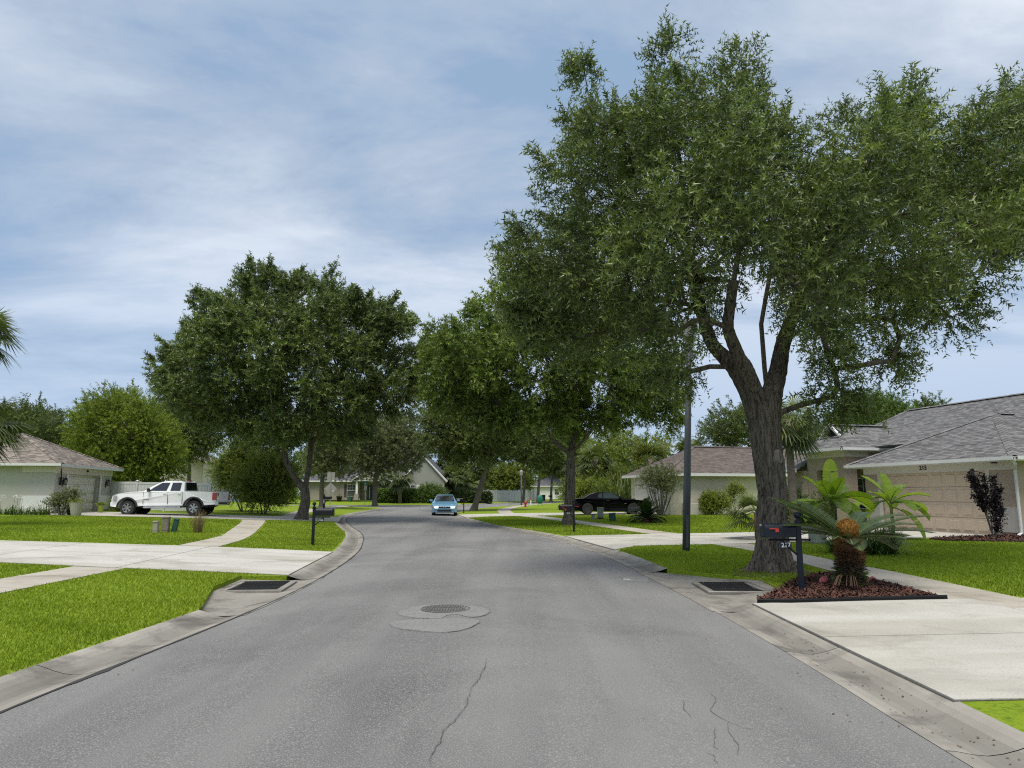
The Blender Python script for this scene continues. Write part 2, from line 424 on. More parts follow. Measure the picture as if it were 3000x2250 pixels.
CP_D = [0, .06, .18, .28, .38, .48, .56, .62, .665, .68]; CP_Z = [.004, .002, -.02, -.028, -.016, .008, .034, .052, .060, .052]
def kerb(line, gaps, name='kerb'):
    """rolled kerb and gutter, cast in sections"""
    P = np.asarray(line, float); seg = np.linalg.norm(np.diff(P, axis=0), axis=1); s = np.concatenate([[0], np.cumsum(seg)])
    root = bpy.data.objects.new(name, None); COL.objects.link(root); root['kind'] = 'structure'
    t = 0.0
    def pt(u):
        u = min(max(u, 0), s[-1]); i = min(np.searchsorted(s, u, 'right') - 1, len(seg) - 1)
        k = (u - s[i]) / max(seg[i], 1e-9); return P[i] * (1 - k) + P[i + 1] * k
    while t < s[-1] - .01:
        mid = pt(t); near = math.hypot(*mid) < 62
        ln = 3.05 if near else 12.0
        a, b = t, min(t + ln, s[-1]); t = b
        us = np.linspace(a + .006, b - .006, 5 if near else 7)
        c = pt((a + b) / 2)
        if any(g0 - .6 < c[1] < g1 + .6 and abs(c[0]) < 9 for g0, g1 in gaps):
            us = np.array([u for u in np.linspace(a, b, 24) if not any(g0 < pt(u)[1] < g1 for g0, g1 in gaps)])
            if len(us) < 2: continue
        mb = MB(); V = []; n = len(CP_D)
        for u in us:
            p = pt(u); d = pt(u + .05) - pt(u - .05); d /= np.linalg.norm(d); nr = np.array([-d[1], d[0]])
            zz = float(np.interp(p[1], ZY, ZZ))
            for D, Z in zip(CP_D, CP_Z):
                q = p + nr * D; V.append((q[0], q[1], zz + Z))
            q = p + nr * .685; V.append((q[0], q[1], zz - .12))
        n += 1; Fs = []
        for i in range(len(us) - 1):
            for k in range(n - 1): Fs.append((i * n + k, i * n + k + 1, (i + 1) * n + k + 1, (i + 1) * n + k))
        sec = random.uniform(-.12, .12)
        for i in range(len(us) - 1):
            for k in range(n - 1):
                pass
        mb.add(V, Fs); tq = [.66, .60, .30, .18, .30, .55, .75, .85, .7, .3]
        mb.t = [min(1, max(0, tq[q % (n - 1)] + sec + random.uniform(-.08, .08))) for q in range(len(Fs))]
        o = mb.build('kerb_section', MT['curb'], root, smooth=False)
    # dark bed showing in the joints and along the asphalt
    V = []; Fs = []; us = np.arange(0, s[-1], .5)
    for i, u in enumerate(us):
        p = pt(u); d = pt(u + .05) - pt(u - .05); d /= np.linalg.norm(d); nr = np.array([-d[1], d[0]]); zz = float(np.interp(p[1], ZY, ZZ))
        gp_ = any(g0 - .1 < p[1] < g1 + .6 and abs(p[0]) < 9 for g0, g1 in gaps)
        for D, Z in ((-.10, -.04), (.28, -.05), (.67, .02)): q = p + nr * (D if not gp_ else D * 1.3); V.append((q[0], q[1], zz + (Z if not gp_ else -.14)))
        if i: Fs += [((i - 1) * 3 + k, (i - 1) * 3 + k + 1, i * 3 + k + 1, i * 3 + k) for k in (0, 1)]
    MB().add(V, Fs).build('joint_bed', MT['joint'], root)
    # ragged tar edge of the asphalt
    V = []; Fs = []; us = np.arange(0, min(s[-1], 130), .11)
    w = np.abs(np.convolve(RNG.normal(0, 1, len(us) + 8), np.ones(5) / 5, 'same')[:len(us)]) * .03 + .008
    for i, u in enumerate(us):
        p = pt(u); d = pt(u + .05) - pt(u - .05); d /= np.linalg.norm(d); nr = np.array([-d[1], d[0]]); zz = float(np.interp(p[1], ZY, ZZ))
        a, b = p - nr * w[i], p + nr * (.012 + w[i] * .35)
        V += [(a[0], a[1], zz + .0075), (b[0], b[1], zz + .0085)]
        if i: Fs.append((2 * i - 2, 2 * i - 1, 2 * i + 1, 2 * i))
    MB().add(V, Fs).build('tar_edge', MT['tar'], root)
    return root
kerb(LEs, [APRON_L]); kerb(FEs, []); kerb(REs, [APRON_R])

# ---- paved strips made of slabs
def lerp(a, b, t): return (a[0] + (b[0] - a[0]) * t, a[1] + (b[1] - a[1]) * t)
def resample(P, ts):
    P = np.asarray(P, float); s = np.concatenate([[0], np.cumsum(np.linalg.norm(np.diff(P, axis=0), axis=1))]); s /= s[-1]
    return np.stack([np.interp(ts, s, P[:, 0]), np.interp(ts, s, P[:, 1])], 1)
def strip(name, A, B, length, across, mat, lift=.016, ts=None):
    A = np.asarray(A, float); B = np.asarray(B, float)
    if ts is None:
        L = np.linalg.norm(np.diff(A, axis=0), axis=1).sum(); ts = np.linspace(0, 1, max(2, int(round(L / length)) + 1))
    fine = np.linspace(0, 1, 60); fa, fb = resample(A, fine), resample(B, fine)
    V = []; Fs = []
    for i in range(60):
        for k in range(5):
            q = fa[i] + (fb[i] - fa[i]) * k / 4; V.append([q[0], q[1], 0])
            if i and k: Fs.append(((i - 1) * 5 + k - 1, i * 5 + k - 1, i * 5 + k, (i - 1) * 5 + k))
    V = np.array(V); V[:, 2] = TP(V[:, 0], V[:, 1]) + lift - .010
    root = MB().add(V, Fs).build(name, MT['joint'], kind='structure')
    for i in range(len(ts) - 1):
        for j in range(across):
            m = 5; u = np.linspace(ts[i], ts[i + 1], m); qa, qb = resample(A, u), resample(B, u)
            f0, f1 = j / across, (j + 1) / across; grid = []
            for k in range(m):
                for h in range(m): grid.append(qa[k] + (qb[k] - qa[k]) * (f0 + (f1 - f0) * h / (m - 1)))
            g = np.array(grid).reshape(m, m, 2); c = g.mean((0, 1))
            ext = np.linalg.norm(g[0, 0] - g[-1, -1]); g = c + (g - c) * (1 - .030 / max(ext, .5))
            g = g.reshape(-1, 2); z = TP(g[:, 0], g[:, 1]) + lift + random.uniform(-.0015, .0015)
            mb = MB(); Vt = [(g[q][0], g[q][1], z[q]) for q in range(m * m)]
            Fq = [(a * m + b, a * m + b + 1, (a + 1) * m + b + 1, (a + 1) * m + b) for a in range(m - 1) for b in range(m - 1)]
            ring = [k for k in range(m)] + [k * m + m - 1 for k in range(1, m)] + [(m - 1) * m + k for k in range(m - 2, -1, -1)] + [k * m for k in range(m - 2, 0, -1)]
            nb = len(Vt); Vt += [(Vt[q][0], Vt[q][1], Vt[q][2] - .04) for q in ring]
            Fq += [(ring[q], nb + q, nb + (q + 1) % len(ring), ring[(q + 1) % len(ring)]) for q in range(len(ring))]
            mb.add(Vt, Fq, tint=random.random())
            o = mb.build('slab', mat, root)
            bm = bmesh.new(); bm.from_mesh(o.data); bmesh.ops.recalc_face_normals(bm, faces=bm.faces); 
            if sum(f.normal.z for f in bm.faces) < 0: bmesh.ops.reverse_faces(bm, faces=bm.faces)
            bm.to_mesh(o.data); bm.free()
    return root
gp = lambda L: [G(u, v)[:2] for u, v in L]
kb = lambda line, y: (float(np.interp(y, [p[1] for p in line[:60]], [p[0] for p in line[:60]])), y)
strip('sidewalk', [(-8.78, -8), (-8.78, 14.62)], [(-7.74, -8), (-7.74, 14.62)], 1.55, 1, MT['walk'])
strip('driveway', [(-4.52, 14.80), (-7.74, 14.66), (-11, 14.9), (-32, 14.9)], [(-5.0, 20.35), (-8.2, 20.25), (-11, 20.0), (-32, 19.9)], 3.4, 2, MT['drive'])
SW2L = [(-9.3, 20.27), (-9.75, 24.3), (-12.0, 31.5), (-13.3, 35.6), (-14.1, 37.6)]; SW2R = [(-8.2, 20.3), (-8.7, 24.0), (-10.7, 30.8), (-12.2, 35.7), (-13.0, 38.1)]
strip('sidewalk', smooth_line(SW2L), smooth_line(SW2R), 1.55, 1, MT['walk'])
strip('driveway', [(-9.6, 40.2), (-12.8, 38.5), (-16, 37.8), (-25.2, 37.4)], [(-11.0, 46.6), (-12.8, 45.0), (-15.2, 42.9), (-25.4, 43.2)], 3.4, 2, MT['drive'])
strip('sidewalk', smooth_line([(-14.0, 43.4), (-15.9, 52), (-17.0, 61), (-18.2, 78)]), smooth_line([(-12.9, 44.2), (-14.8, 52.5), (-15.9, 61.3), (-17.0, 78)]), 1.6, 1, MT['walk'])
strip('sidewalk', smooth_line([(6.62, -8), (6.62, 13.4), (6.55, 15.5), (6.72, 18), (6.55, 20.6), (6.2, 22.4)]), smooth_line([(7.76, -8), (7.76, 14.2), (7.6, 16.2), (7.55, 18.4), (7.45, 20.4), (7.3, 22.5)]), 1.55, 1, MT['walk'])
strip('driveway', [(3.56, 6.05), (6.6, 6.05), (34, 6.2)], [(3.62, 11.1), (6.6, 11.17), (34, 11.3)], 3.3, 2, MT['drive'])
strip('driveway', [(2.98, 21.1), (3.7, 22.35), (7.3, 22.6), (16.6, 24.6)], [(2.0, 27.5), (5.1, 27.72), (9.2, 27.95), (15.1, 30.2)], 3.3, 2, MT['drive'])
strip('sidewalk', smooth_line([(5.35, 27.75), (4.5, 31.3), (3.62, 35.2), (2.75, 38.6), (1.85, 42.3), (.4, 46.7)]), smooth_line([(6.4, 27.8), (5.5, 31.5), (4.62, 35.4), (3.72, 38.9), (2.9, 42.6), (1.45, 47.2)]), 1.55, 1, MT['walk'])
strip('driveway', [(-2.86, 45.4), (-1.6, 46.7), (1.3, 46.9), (3.6, 47.1), (9.9, 46.4)], [(-3.85, 51.3), (-.9, 52.1), (1.3, 52.2), (3.9, 51.8), (8.8, 51.2)], 3.4, 2, MT['drive'])
strip('sidewalk', smooth_line([(-.9, 52.3), (-1.4, 62.2), (-.6, 74), (1.0, 87.7), (5, 102)]), smooth_line([(.2, 52.3), (-.28, 62), (.55, 73.5), (2.15, 87), (6.1, 101.5)]), 1.6, 1, MT['walk'])

# ---- storm inlets
def apron(poly, side, hole):
    def zf(x, y):
        (hx, hy), hw, hl, ha = hole; lx = (x - hx) * math.cos(ha) + (y - hy) * math.sin(ha); ly = -(x - hx) * math.sin(ha) + (y - hy) * math.cos(ha)
        d = road_dist(x, y); return np.where((np.abs(lx) < hw / 2 + .03) & (np.abs(ly) < hl / 2 + .03), -.35, 0) + np.interp(y, ZY, ZZ) + np.interp(d, [-.1, 0, .35, 1.0, 1.7], [.008, .006, -.04, -.035, .05])
    o = sheet('gutter_apron', poly, MT['curb'], zf, .09, kind='structure')
    return o
redge = lambda line, y0, y1: [tuple(p) for p in line if y0 < p[1] < y1]
kx = lambda line, y: float(np.interp(y, *zip(*sorted([(p[1], p[0]) for p in line if p[1] < 40]))))
apron([(kx(LEs, 14.9) + .05, 14.9), *[(kx(LEs, y) + .05, y) for y in (14, 13, 12, 11.3)], (kx(LEs, 10.45) + .05, 10.45), *AP_L], -1, ((-4.72, 13.72), .86, 1.22, R(6)))
apron([(kx(REs, 10.8) - .05, 10.8), *[(kx(REs, y) - .05, y) for y in (12, 13, 14, 15)], (kx(REs, 16.25) - .05, 16.25), *AP_R], 1, ((4.02, 13.5), .88, 1.24, R(-2)))
def inlet(label, c, rz, w, l, z):
    """concrete frame with two bar grates dished to the middle"""
    t = thing('storm_drain', label, 'storm drain', (c[0], c[1], z), rz)
    fr = MB()
    for a, b in (((-w / 2 - .12, -l / 2 - .12, -.15), (w / 2 + .12, -l / 2, .0)), ((-w / 2 - .12, l / 2, -.15), (w / 2 + .12, l / 2 + .12, .0)),
                 ((-w / 2 - .12, -l / 2, -.15), (-w / 2, l / 2, .0)), ((w / 2, -l / 2, -.15), (w / 2 + .12, l / 2, .0))): fr.box2(a, b)
    fr.build('frame', MT['curb'], t, bevel=.012)
    MB().box2((-w / 2, -l / 2, -.5), (w / 2, l / 2, -.16)).build('pit', MT['darkvoid'], t)
    for k in (0, 1):
        g = MB(); y0 = -l / 2 + k * l / 2 + .01; y1 = y0 + l / 2 - .02
        za, zb = (-.012, -.05) if k == 0 else (-.05, -.012)
        n = 15
        for i in range(n):
            x = -w / 2 + .02 + (w - .04) * i / (n - 1)
            g.tube([(x, y0, za), (x, y1, zb)], .009, 4)
        for j in range(5):
            y = y0 + (y1 - y0) * j / 4; zz = za + (zb - za) * j / 4
            g.box((0, y, zz), (w, .014, .04))
        g.build('grate', MT['iron'], t)
    return t
inlet('black storm drain grate with a puddle before it, beside the concrete drive', (-4.72, 13.72), R(6), .86, 1.22, tz(-3.9, 13.7) + .012)
inlet('black storm drain grate at the foot of the big oak trunk', (4.02, 13.5), R(-2), .88, 1.24, tz(2.9, 13.5) + .012)
pd = sheet('puddle', [(-4.45 + .2 * math.cos(a) * (1 + .2 * math.sin(3 * a)), 12.86 + .16 * math.sin(a) * (1 + .2 * math.cos(2 * a))) for a in np.linspace(0, 2 * math.pi, 18)[:-1]],
           material('puddle_water', (.03, .03, .022), .05, spec=.5), lambda x, y: np.full(np.shape(x), tz(-4.0, 12.86) - .024), .2, kind='structure')

# ---- manhole, patches, cracks
def blob(name, pts, mat, lift, it=2):
    P = [np.array(p, float) for p in pts]
    for _ in range(it):
        Q = []
        for i in range(len(P)):
            a, b = P[i], P[(i + 1) % len(P)]; Q += [a * .75 + b * .25, a * .25 + b * .75]
        P = Q
    P = [p + RNG.normal(0, .006, 2) for p in P]
    return sheet(name, [tuple(p) for p in P], mat, lambda x, y: T(x, y) + lift, .3, kind='structure', skirt=.012)
blob('road_patch', gp([(1162, 1795), (1215, 1776), (1300, 1770), (1400, 1778), (1438, 1788), (1430, 1803), (1380, 1812), (1340, 1800), (1310, 1803), (1290, 1815), (1220, 1813), (1172, 1805)]), MT['patch'], .006)
blob('road_patch', gp([(1132, 1832), (1170, 1818), (1250, 1815), (1330, 1812), (1410, 1818), (1400, 1830), (1370, 1844), (1310, 1856), (1240, 1853), (1170, 1843)]), MT['patch'], .006)
blob('road_patch', gp([(1810, 1688), (1895, 1690), (1902, 1706), (1838, 1704)]), MT['patch'], .005, 0)
MT['lid'] = material('worn_iron', (.085, .085, .083), .7, (.12, .118, .112), 8, bump=.3)
mh = thing('manhole_cover', 'round ribbed iron manhole cover set in the road', 'manhole', (-.97, 10.76, tz(-.97, 10.76) + .008))
MB().lathe([(.36, -.02), (.36, .006), (.335, .010), (.33, .002), (.0001, .002)], n=40).build('rim', MT['lid'], mh)
for k in range(15):
    x = -.28 + .04 * k; h = math.sqrt(max(0, .315 ** 2 - x * x))
    if abs(x) < .17 and k % 1 == 0:
        b = MB().box((x, (h + .035) / 2, .007), (.018, h - .035, .01)).box((x, -(h + .035) / 2, .007), (.018, h - .035, .01))
    else: b = MB().box((x, 0, .007), (.018, 2 * h, .01))
    b.build('rib', MT['lid'], mh)
def crack(px, w, name='road_crack'):
    P = gp(px); pts = []
    for a, b in zip(P[:-1], P[1:]):
        n = max(2, int(math.hypot(b[0] - a[0], b[1] - a[1]) / .05))
        for k in range(n): pts.append(np.array(lerp(a, b, k / n)))
    pts = np.array(pts); jit = np.cumsum(RNG.normal(0, .007, pts.shape), axis=0)
    jit -= np.linspace(0, 1, len(pts))[:, None] * jit[-1]; pts = pts + jit
    t = np.gradient(pts, axis=0); t /= np.linalg.norm(t, axis=1)[:, None]; n = np.stack([-t[:, 1], t[:, 0]], 1)
    ws = w * RNG.uniform(.4, 1.3, len(pts)) * np.clip(np.linspace(0, 6, len(pts)), .2, 1)
    z = T(pts[:, 0], pts[:, 1]) + .006; V = []; Fs = []
    for i in range(len(pts)):
        a, b = pts[i] + n[i] * ws[i], pts[i] - n[i] * ws[i]; V += [(a[0], a[1], z[i]), (b[0], b[1], z[i])]
        if i: Fs.append((2 * i - 2, 2 * i, 2 * i + 1, 2 * i - 1))
    return MB().add(V, Fs).build(name, MT['crack'], kind='structure')
crack([(1425, 1927), (1412, 1955), (1398, 1993), (1371, 2042), (1366, 2072), (1348, 2097), (1340, 2115), (1307, 2146), (1280, 2205), (1253, 2249)], .0034)
for c in ([(2077, 2029), (2097, 2051), (2086, 2088), (2136, 2119), (2176, 2137), (2235, 2142)], [(2004, 2051), (2010, 2080), (2027, 2112)],
          [(2090, 2137), (2093, 2183), (2108, 2210)], [(2136, 2119), (2140, 2160), (2167, 2205), (2160, 2225)], [(2060, 2207), (2085, 2215), (2110, 2249)]): crack(c, .0024)
crack([(1164, 1795), (1180, 1806), (1220, 1814), (1290, 1815), (1312, 1802)], .004); crack([(1380, 1812), (1420, 1805), (1438, 1790), (1430, 1783)], .0035)
crack([(1132, 1832), (1180, 1846), (1245, 1855), (1310, 1857), (1370, 1845), (1410, 1820)], .0035)
# dropped white slips of litter
tag(MB().box((2.28, 14.55, tz(2.28, 14.55) + .008), (.14, .05, .006), R(-10)).build('litter', MT['white']), 'white slip of litter on the road by the gutter', 'litter')

# ---- mulch bed by the mailbox
tag(sheet('mulch_bed', BED, MT['mulch'], lambda x, y: T(x, y) + .02 + .06 * np.clip((np.hypot(x - 5.6, y - 12.6) * -1 + 1.6) / 1.6, 0, 1), .25, skirt=.08), 'red brown mulch bed with black edging round the mailbox post', 'mulch bed')
def chips(poly, n, zf, size, name, mat):
    P = np.asarray(poly, float); a = P.min(0); b = P.max(0); X = RNG.uniform(a[0], b[0], n * 3); Y = RNG.uniform(a[1], b[1], n * 3)
    k = inside(poly, X, Y); X, Y = X[k][:n], Y[k][:n]; n = len(X); Z = zf(X, Y)
    th = RNG.uniform(0, 6.28, n); L = RNG.uniform(.5, 1.6, n) * size; W = RNG.uniform(.25, .5, n) * size; tl = RNG.normal(0, .35, n)
    dx, dy = np.cos(th) * L / 2, np.sin(th) * L / 2; wx, wy = -np.sin(th) * W / 2, np.cos(th) * W / 2; dz = np.sin(tl) * L / 2
    c = np.stack([X, Y, Z + .006 + np.abs(dz)], 1); d = np.stack([dx, dy, dz], 1); w = np.stack([wx, wy, RNG.normal(0, .003, n)], 1)
    V = np.stack([c - d - w, c + d - w, c + d + w, c - d + w], 1)
    return quads_mesh(name, V, 4, RNG.random(n), mat, kind='stuff')
tag(chips(BED, 9000, lambda x, y: T(x, y) + .02 + .06 * np.clip((np.hypot(x - 5.6, y - 12.6) * -1 + 1.6) / 1.6, 0, 1), .05, 'mulch_chips', MT['chip']), 'loose bark chips covering the mulch bed', 'mulch')
eg = MB(); e1 = [(3.72, 11.14), (4.2, 11.06), (5.2, 11.13), (6.62, 11.18), (6.66, 12.3), (6.66, 13.5), (6.5, 14.85)]
eg.tube([(x, y, tz(x, y) + .058) for x, y in e1[:4]], .019, 8); eg.tube([(x, y, tz(x, y) + .03) for x, y in e1[3:]], .016, 6)
for (a, b) in zip(e1[:3], e1[1:4]):
    eg.add([(a[0], a[1] - .005, tz(*a) - .03), (b[0], b[1] - .005, tz(*b) - .03), (b[0], b[1] - .005, tz(*b) + .055), (a[0], a[1] - .005, tz(*a) + .055)], [(0, 1, 2, 3)])
tag(eg.build('bed_edging', MT['black']), 'black plastic edging strip along the mulch bed', 'edging')
HB = [(14.2, 23.75), (13.4, 23.3), (13.6, 22.5), (15.2, 21.8), (17.4, 20.9), (18.6, 22.4), (17.0, 23.6), (16.6, 24.4)]
tag(sheet('mulch_bed', HB, MT['mulch'], lambda x, y: T(x, y) + .045, .3, skirt=.08), 'mulch bed under the purple leaved shrub by the tan garage', 'mulch bed')
tag(chips(HB, 2500, lambda x, y: T(x, y) + .045, .08, 'mulch_chips', MT['chip']), 'coarse bark chips under the purple leaved shrub', 'mulch')

# ---- grass blades
def grass(polys, name, label):
    VV = []; TT = []
    for poly in polys:
        P = np.asarray(poly, float); a = P.min(0); b = P.max(0); area = (b[0] - a[0]) * (b[1] - a[1])
        n = int(area * 3800); X = RNG.uniform(a[0], b[0], n); Y = RNG.uniform(a[1], b[1], n); D = np.hypot(X, Y)
        k = inside(poly, X, Y) & (RNG.random(n) < np.minimum(1, 38000 / np.maximum(D, 4) ** 1.3 / 3800)); X, Y, D = X[k], Y[k], D[k]; n = len(X)
        Z = T(X, Y); th = RNG.uniform(0, 6.28, n); w = (.0028 + .00068 * D) * RNG.uniform(.7, 1.3, n); h = RNG.uniform(.026, .052, n) * (1 + .004 * D)
        lean = RNG.uniform(.2, 1.1, n) * h; ph = RNG.uniform(0, 6.28, n)
        ax, ay = np.cos(th) * w, np.sin(th) * w
        V = np.stack([np.stack([X - ax, Y - ay, Z - .005], 1), np.stack([X + ax, Y + ay, Z - .005], 1), np.stack([X + np.cos(ph) * lean, Y + np.sin(ph) * lean, Z + h], 1)], 1)
        VV.append(V.reshape(-1, 3))
        big = .5 + .28 * np.sin(X * .9 + 1.7 * np.sin(Y * .6)) * np.sin(Y * .8 + X * .3)
        dry = .5 + .5 * np.sin(X * 1.9 + 2.3 * np.sin(Y * 1.3 + .7)) * np.sin(Y * 1.6 - .8 * np.sin(X * 2.1)); TT.append(np.clip(big * .55 + RNG.random(n) * .6 - .02 - .34 * np.clip(dry - .55, 0, 1) / .45 * RNG.random(n), 0, 1))
    o = quads_mesh(name, np.concatenate(VV), 3, np.concatenate(TT), MT['grass'], kind='stuff')
    return tag(o, label, 'grass')
grass([[(-4.8, 3), (-4.66, 7.7), (-4.5, 10.6), (-5.22, 12.86), (-5.36, 14.5), (-4.9, 14.68), (-7.72, 14.62), (-7.72, 3)]], 'grass', 'bright green turf between the left kerb and the sidewalk')
grass([[(-8.82, 8), (-8.82, 14.62), (-16, 14.85), (-16, 8)], [(-9.3, 20.3), (-9.75, 24.3), (-12.0, 31.5), (-13.3, 35.6), (-14.1, 37.0), (-24.8, 36.8), (-24.8, 20.05)]], 'grass', 'turf on the front lawns beyond the left sidewalk')
grass([[(-5.1, 20.4), (-8.15, 20.35), (-8.68, 24.0), (-10.6, 30.8), (-12.1, 35.7), (-12.9, 37.9), (-9.9, 39.7), (-8.6, 35.4), (-7.05, 30.5), (-6.3, 27.4), (-5.75, 24.5)]], 'grass', 'turf island round the black mailbox and the left oak')
grass([[(7.82, 11.35), (7.82, 14.2), (7.66, 16.2), (7.6, 18.4), (7.5, 20.4), (7.9, 22.55), (13.2, 23.7), (13.3, 22.4), (17.4, 20.5), (17.4, 11.4)], [(3.62, 3.5), (3.62, 5.1), (4.0, 5.75), (4.6, 6.0), (6.5, 6.0), (6.5, 3.5)]], 'grass', 'bright turf on the lawn before the tan garage')
grass([[(3.42, 16.2), (3.3, 18.7), (3.1, 20.95), (3.75, 22.3), (6.1, 22.35), (6.5, 20.6), (6.66, 18), (6.5, 15.5), (6.4, 14.9), (6.0, 14.75), (5.15, 13.7), (4.7, 12.9), (4.8, 14.1), (4.25, 14.75)]], 'grass', 'turf round the lamp post and the big oak')
grass([[(2.2, 27.7), (5.2, 27.8), (4.4, 31.3), (3.5, 35.2), (2.65, 38.6), (1.75, 42.3), (.3, 46.7), (-1.5, 46.6), (-2.7, 45.1), (-.62, 35.9), (.75, 31.9)],
       [(6.5, 27.9), (5.6, 31.5), (4.72, 35.4), (3.85, 38.9), (3.0, 42.6), (1.6, 46.8), (9.7, 46.3), (10, 44.5), (14.5, 46), (15, 38), (14, 30.4), (9.2, 28.05)]], 'grass', 'turf on the lawns either side of the sidewalk by the beige house')

# ---- bare soil by the big trunk, fallen leaves, gutter debris
MT['soil'] = material('bare_soil', (.085, .068, .045), .95, (.10, .105, .04), 6, 7, bump=.8, bscale=30, stain=(.06, .048, .034), stain_scale=3)
MT['dead_leaf'] = material('dead_leaf', (.16, .10, .055), .9, (.09, .055, .03), 9, tint=.6)
blob('bare_soil', [(4.55, 14.95), (4.3, 14.75), (4.85, 14.2), (5.4, 14.25), (6.1, 14.8), (6.2, 15.6), (5.6, 16.1), (4.8, 15.9)], MT['soil'], .012)
blob('bare_soil', [(2.2, 34.9), (2.9, 34.5), (3.5, 35.0), (3.4, 35.9), (2.6, 36.1), (2.0, 35.6)], MT['soil'], .012)
blob('bare_soil', [(-12.5, 40.2), (-11.8, 39.9), (-11.2, 40.4), (-11.3, 41.1), (-12.1, 41.3), (-12.6, 40.9)], MT['soil'], .012)
def litter(label, polys, n, size, lift=.008):
    VV = []
    for poly, m in zip(polys, n):
        P = np.asarray(poly, float); a, b = P.min(0), P.max(0); X = RNG.uniform(a[0], b[0], m * 4); Y = RNG.uniform(a[1], b[1], m * 4); k = inside(poly, X, Y); X, Y = X[k][:m], Y[k][:m]; q = len(X)
        th = RNG.uniform(0, 6.28, q); L = RNG.uniform(.5, 1.3, q) * size; d = np.stack([np.cos(th) * L, np.sin(th) * L, RNG.uniform(-.2, .4, q) * L], 1); w = np.stack([-np.sin(th) * L * .35, np.cos(th) * L * .35, RNG.normal(0, .1, q) * L], 1); c = np.stack([X, Y, T(X, Y) + lift], 1)
        VV.append(np.stack([c - d * .5, c + w, c + d * .5, c - w], 1).reshape(-1, 3))
    V = np.concatenate(VV); return tag(quads_mesh('leaf_litter', V, 4, RNG.random(len(V) // 4), MT['dead_leaf'], kind='stuff'), label, 'leaf litter')
litter('small dead leaves scattered over the road and right gutter', [[(3.02, 4), (3.45, 4), (3.5, 9.5), (3.1, 9.5)], [(2.5, 4), (2.95, 4), (2.95, 18), (2.4, 18)], [(-4.0, 5), (-3.0, 5), (-3.2, 22), (-4.1, 22)], [(3.3, 11.5), (4.6, 12.4), (4.3, 15), (3.2, 16)], [(-2.8, 4), (2.4, 4), (2.4, 24), (-2.8, 24)], [(3.7, 6.1), (8, 6.1), (8, 11), (3.7, 11)]], [150, 70, 40, 120, 45, 25], .022)
# ------------------------------------------------------------------ trees
MT['oak'] = leaf_mat('oak_leaf', (.020, .040, .012), (.19, .25, .062), .24, .45, .45)
MT['oak_warm'] = leaf_mat('oak_leaf_warm', (.038, .068, .012), (.21, .285, .052), .28, .5, .4)
MT['oak_far'] = leaf_mat('oak_leaf_far', (.042, .066, .018), (.15, .19, .055), .25, .6, .3)
MT['grey_oak'] = leaf_mat('grey_oak_leaf', (.065, .085, .038), (.19, .22, .10), .25, .6, .3)
MT['lime'] = leaf_mat('lime_leaf', (.06, .10, .014), (.25, .31, .04), .35, .55, .3)
MT['olive'] = leaf_mat('olive_leaf', (.07, .105, .018), (.25, .30, .06), .3, .6, .3)
MT['hedge'] = leaf_mat('hedge_leaf', (.03, .06, .012), (.13, .20, .03), .25, .5, .4)
MT['bark'] = material('oak_bark', (.12, .105, .086), .95, (.185, .165, .138), 12, 6, bump=2.5, bscale=26, stretch=(1, 1, .11), stain=(.05, .043, .036), stain_scale=24, stain_lo=.46, stain_hi=.60, spec=.12)
MT['bark_plain'] = material('grey_bark', (.11, .10, .085), .95, (.17, .155, .13), 5, 6, bump=.8, bscale=9, stretch=(1, 1, .3), spec=.15)
MT['twig'] = material('twig', (.07, .055, .042), .9)

def unit(a): return a / np.maximum(1e-9, np.linalg.norm(a, axis=-1, keepdims=True))
def leaves_for(P, AX, n_leaf, spray, leaf_l, leaf_w, rng, young=.12, flat=.35, tri=False, tone0=None):
    """leaf quads along spray axes: P (k,3) starts, AX (k,3) unit"""
    k = len(P); t = np.tile((np.arange(n_leaf) + .6) / n_leaf, (k, 1)) + rng.normal(0, .03, (k, n_leaf))
    spl = spray * rng.uniform(.7, 1.3, k)
    side = unit(np.cross(AX, rng.normal(0, 1, (k, 3)))); up = np.cross(side, AX)
    droop = rng.uniform(0, .35, (k, 1))
    pos = P[:, None, :] + AX[:, None, :] * (t * spl[:, None])[..., None]
    pos[..., 2] -= (t ** 2) * spl[:, None] * droop
    ang = np.arange(n_leaf) * 2.4 + rng.uniform(0, 6.28, (k, 1)) + rng.normal(0, .3, (k, n_leaf))
    d = AX[:, None, :] * rng.uniform(.35, .8, (k, n_leaf))[..., None] + side[:, None, :] * np.cos(ang)[..., None] + up[:, None, :] * np.sin(ang)[..., None] * .8
    d = unit(d); l = leaf_l * rng.uniform(.65, 1.25, (k, n_leaf))
    nrm = unit(rng.normal(0, 1, (k, n_leaf, 3)) + np.array([0, 0, flat * 2]))
    wv = unit(np.cross(d, nrm)) * (leaf_w * rng.uniform(.7, 1.2, (k, n_leaf)) * .5)[..., None]
    base = pos; tip = pos + d * l[..., None]; mid = pos + d * (l * .5)[..., None]
    V = (np.stack([base + wv * .9, tip, base - wv * .9], 2) if tri else np.stack([base, mid + wv, tip, mid - wv], 2)).reshape(-1, 3)
    tone = rng.normal(.42, .13, (k, 1)) + (rng.random((k, 1)) < young) * .38
    if tone0 is not None: tone = tone + tone0[:, None]
    tint = np.clip(tone + (t - .5) * .22 + rng.normal(0, .10, (k, n_leaf)), 0, 1).ravel()
    return V, tint
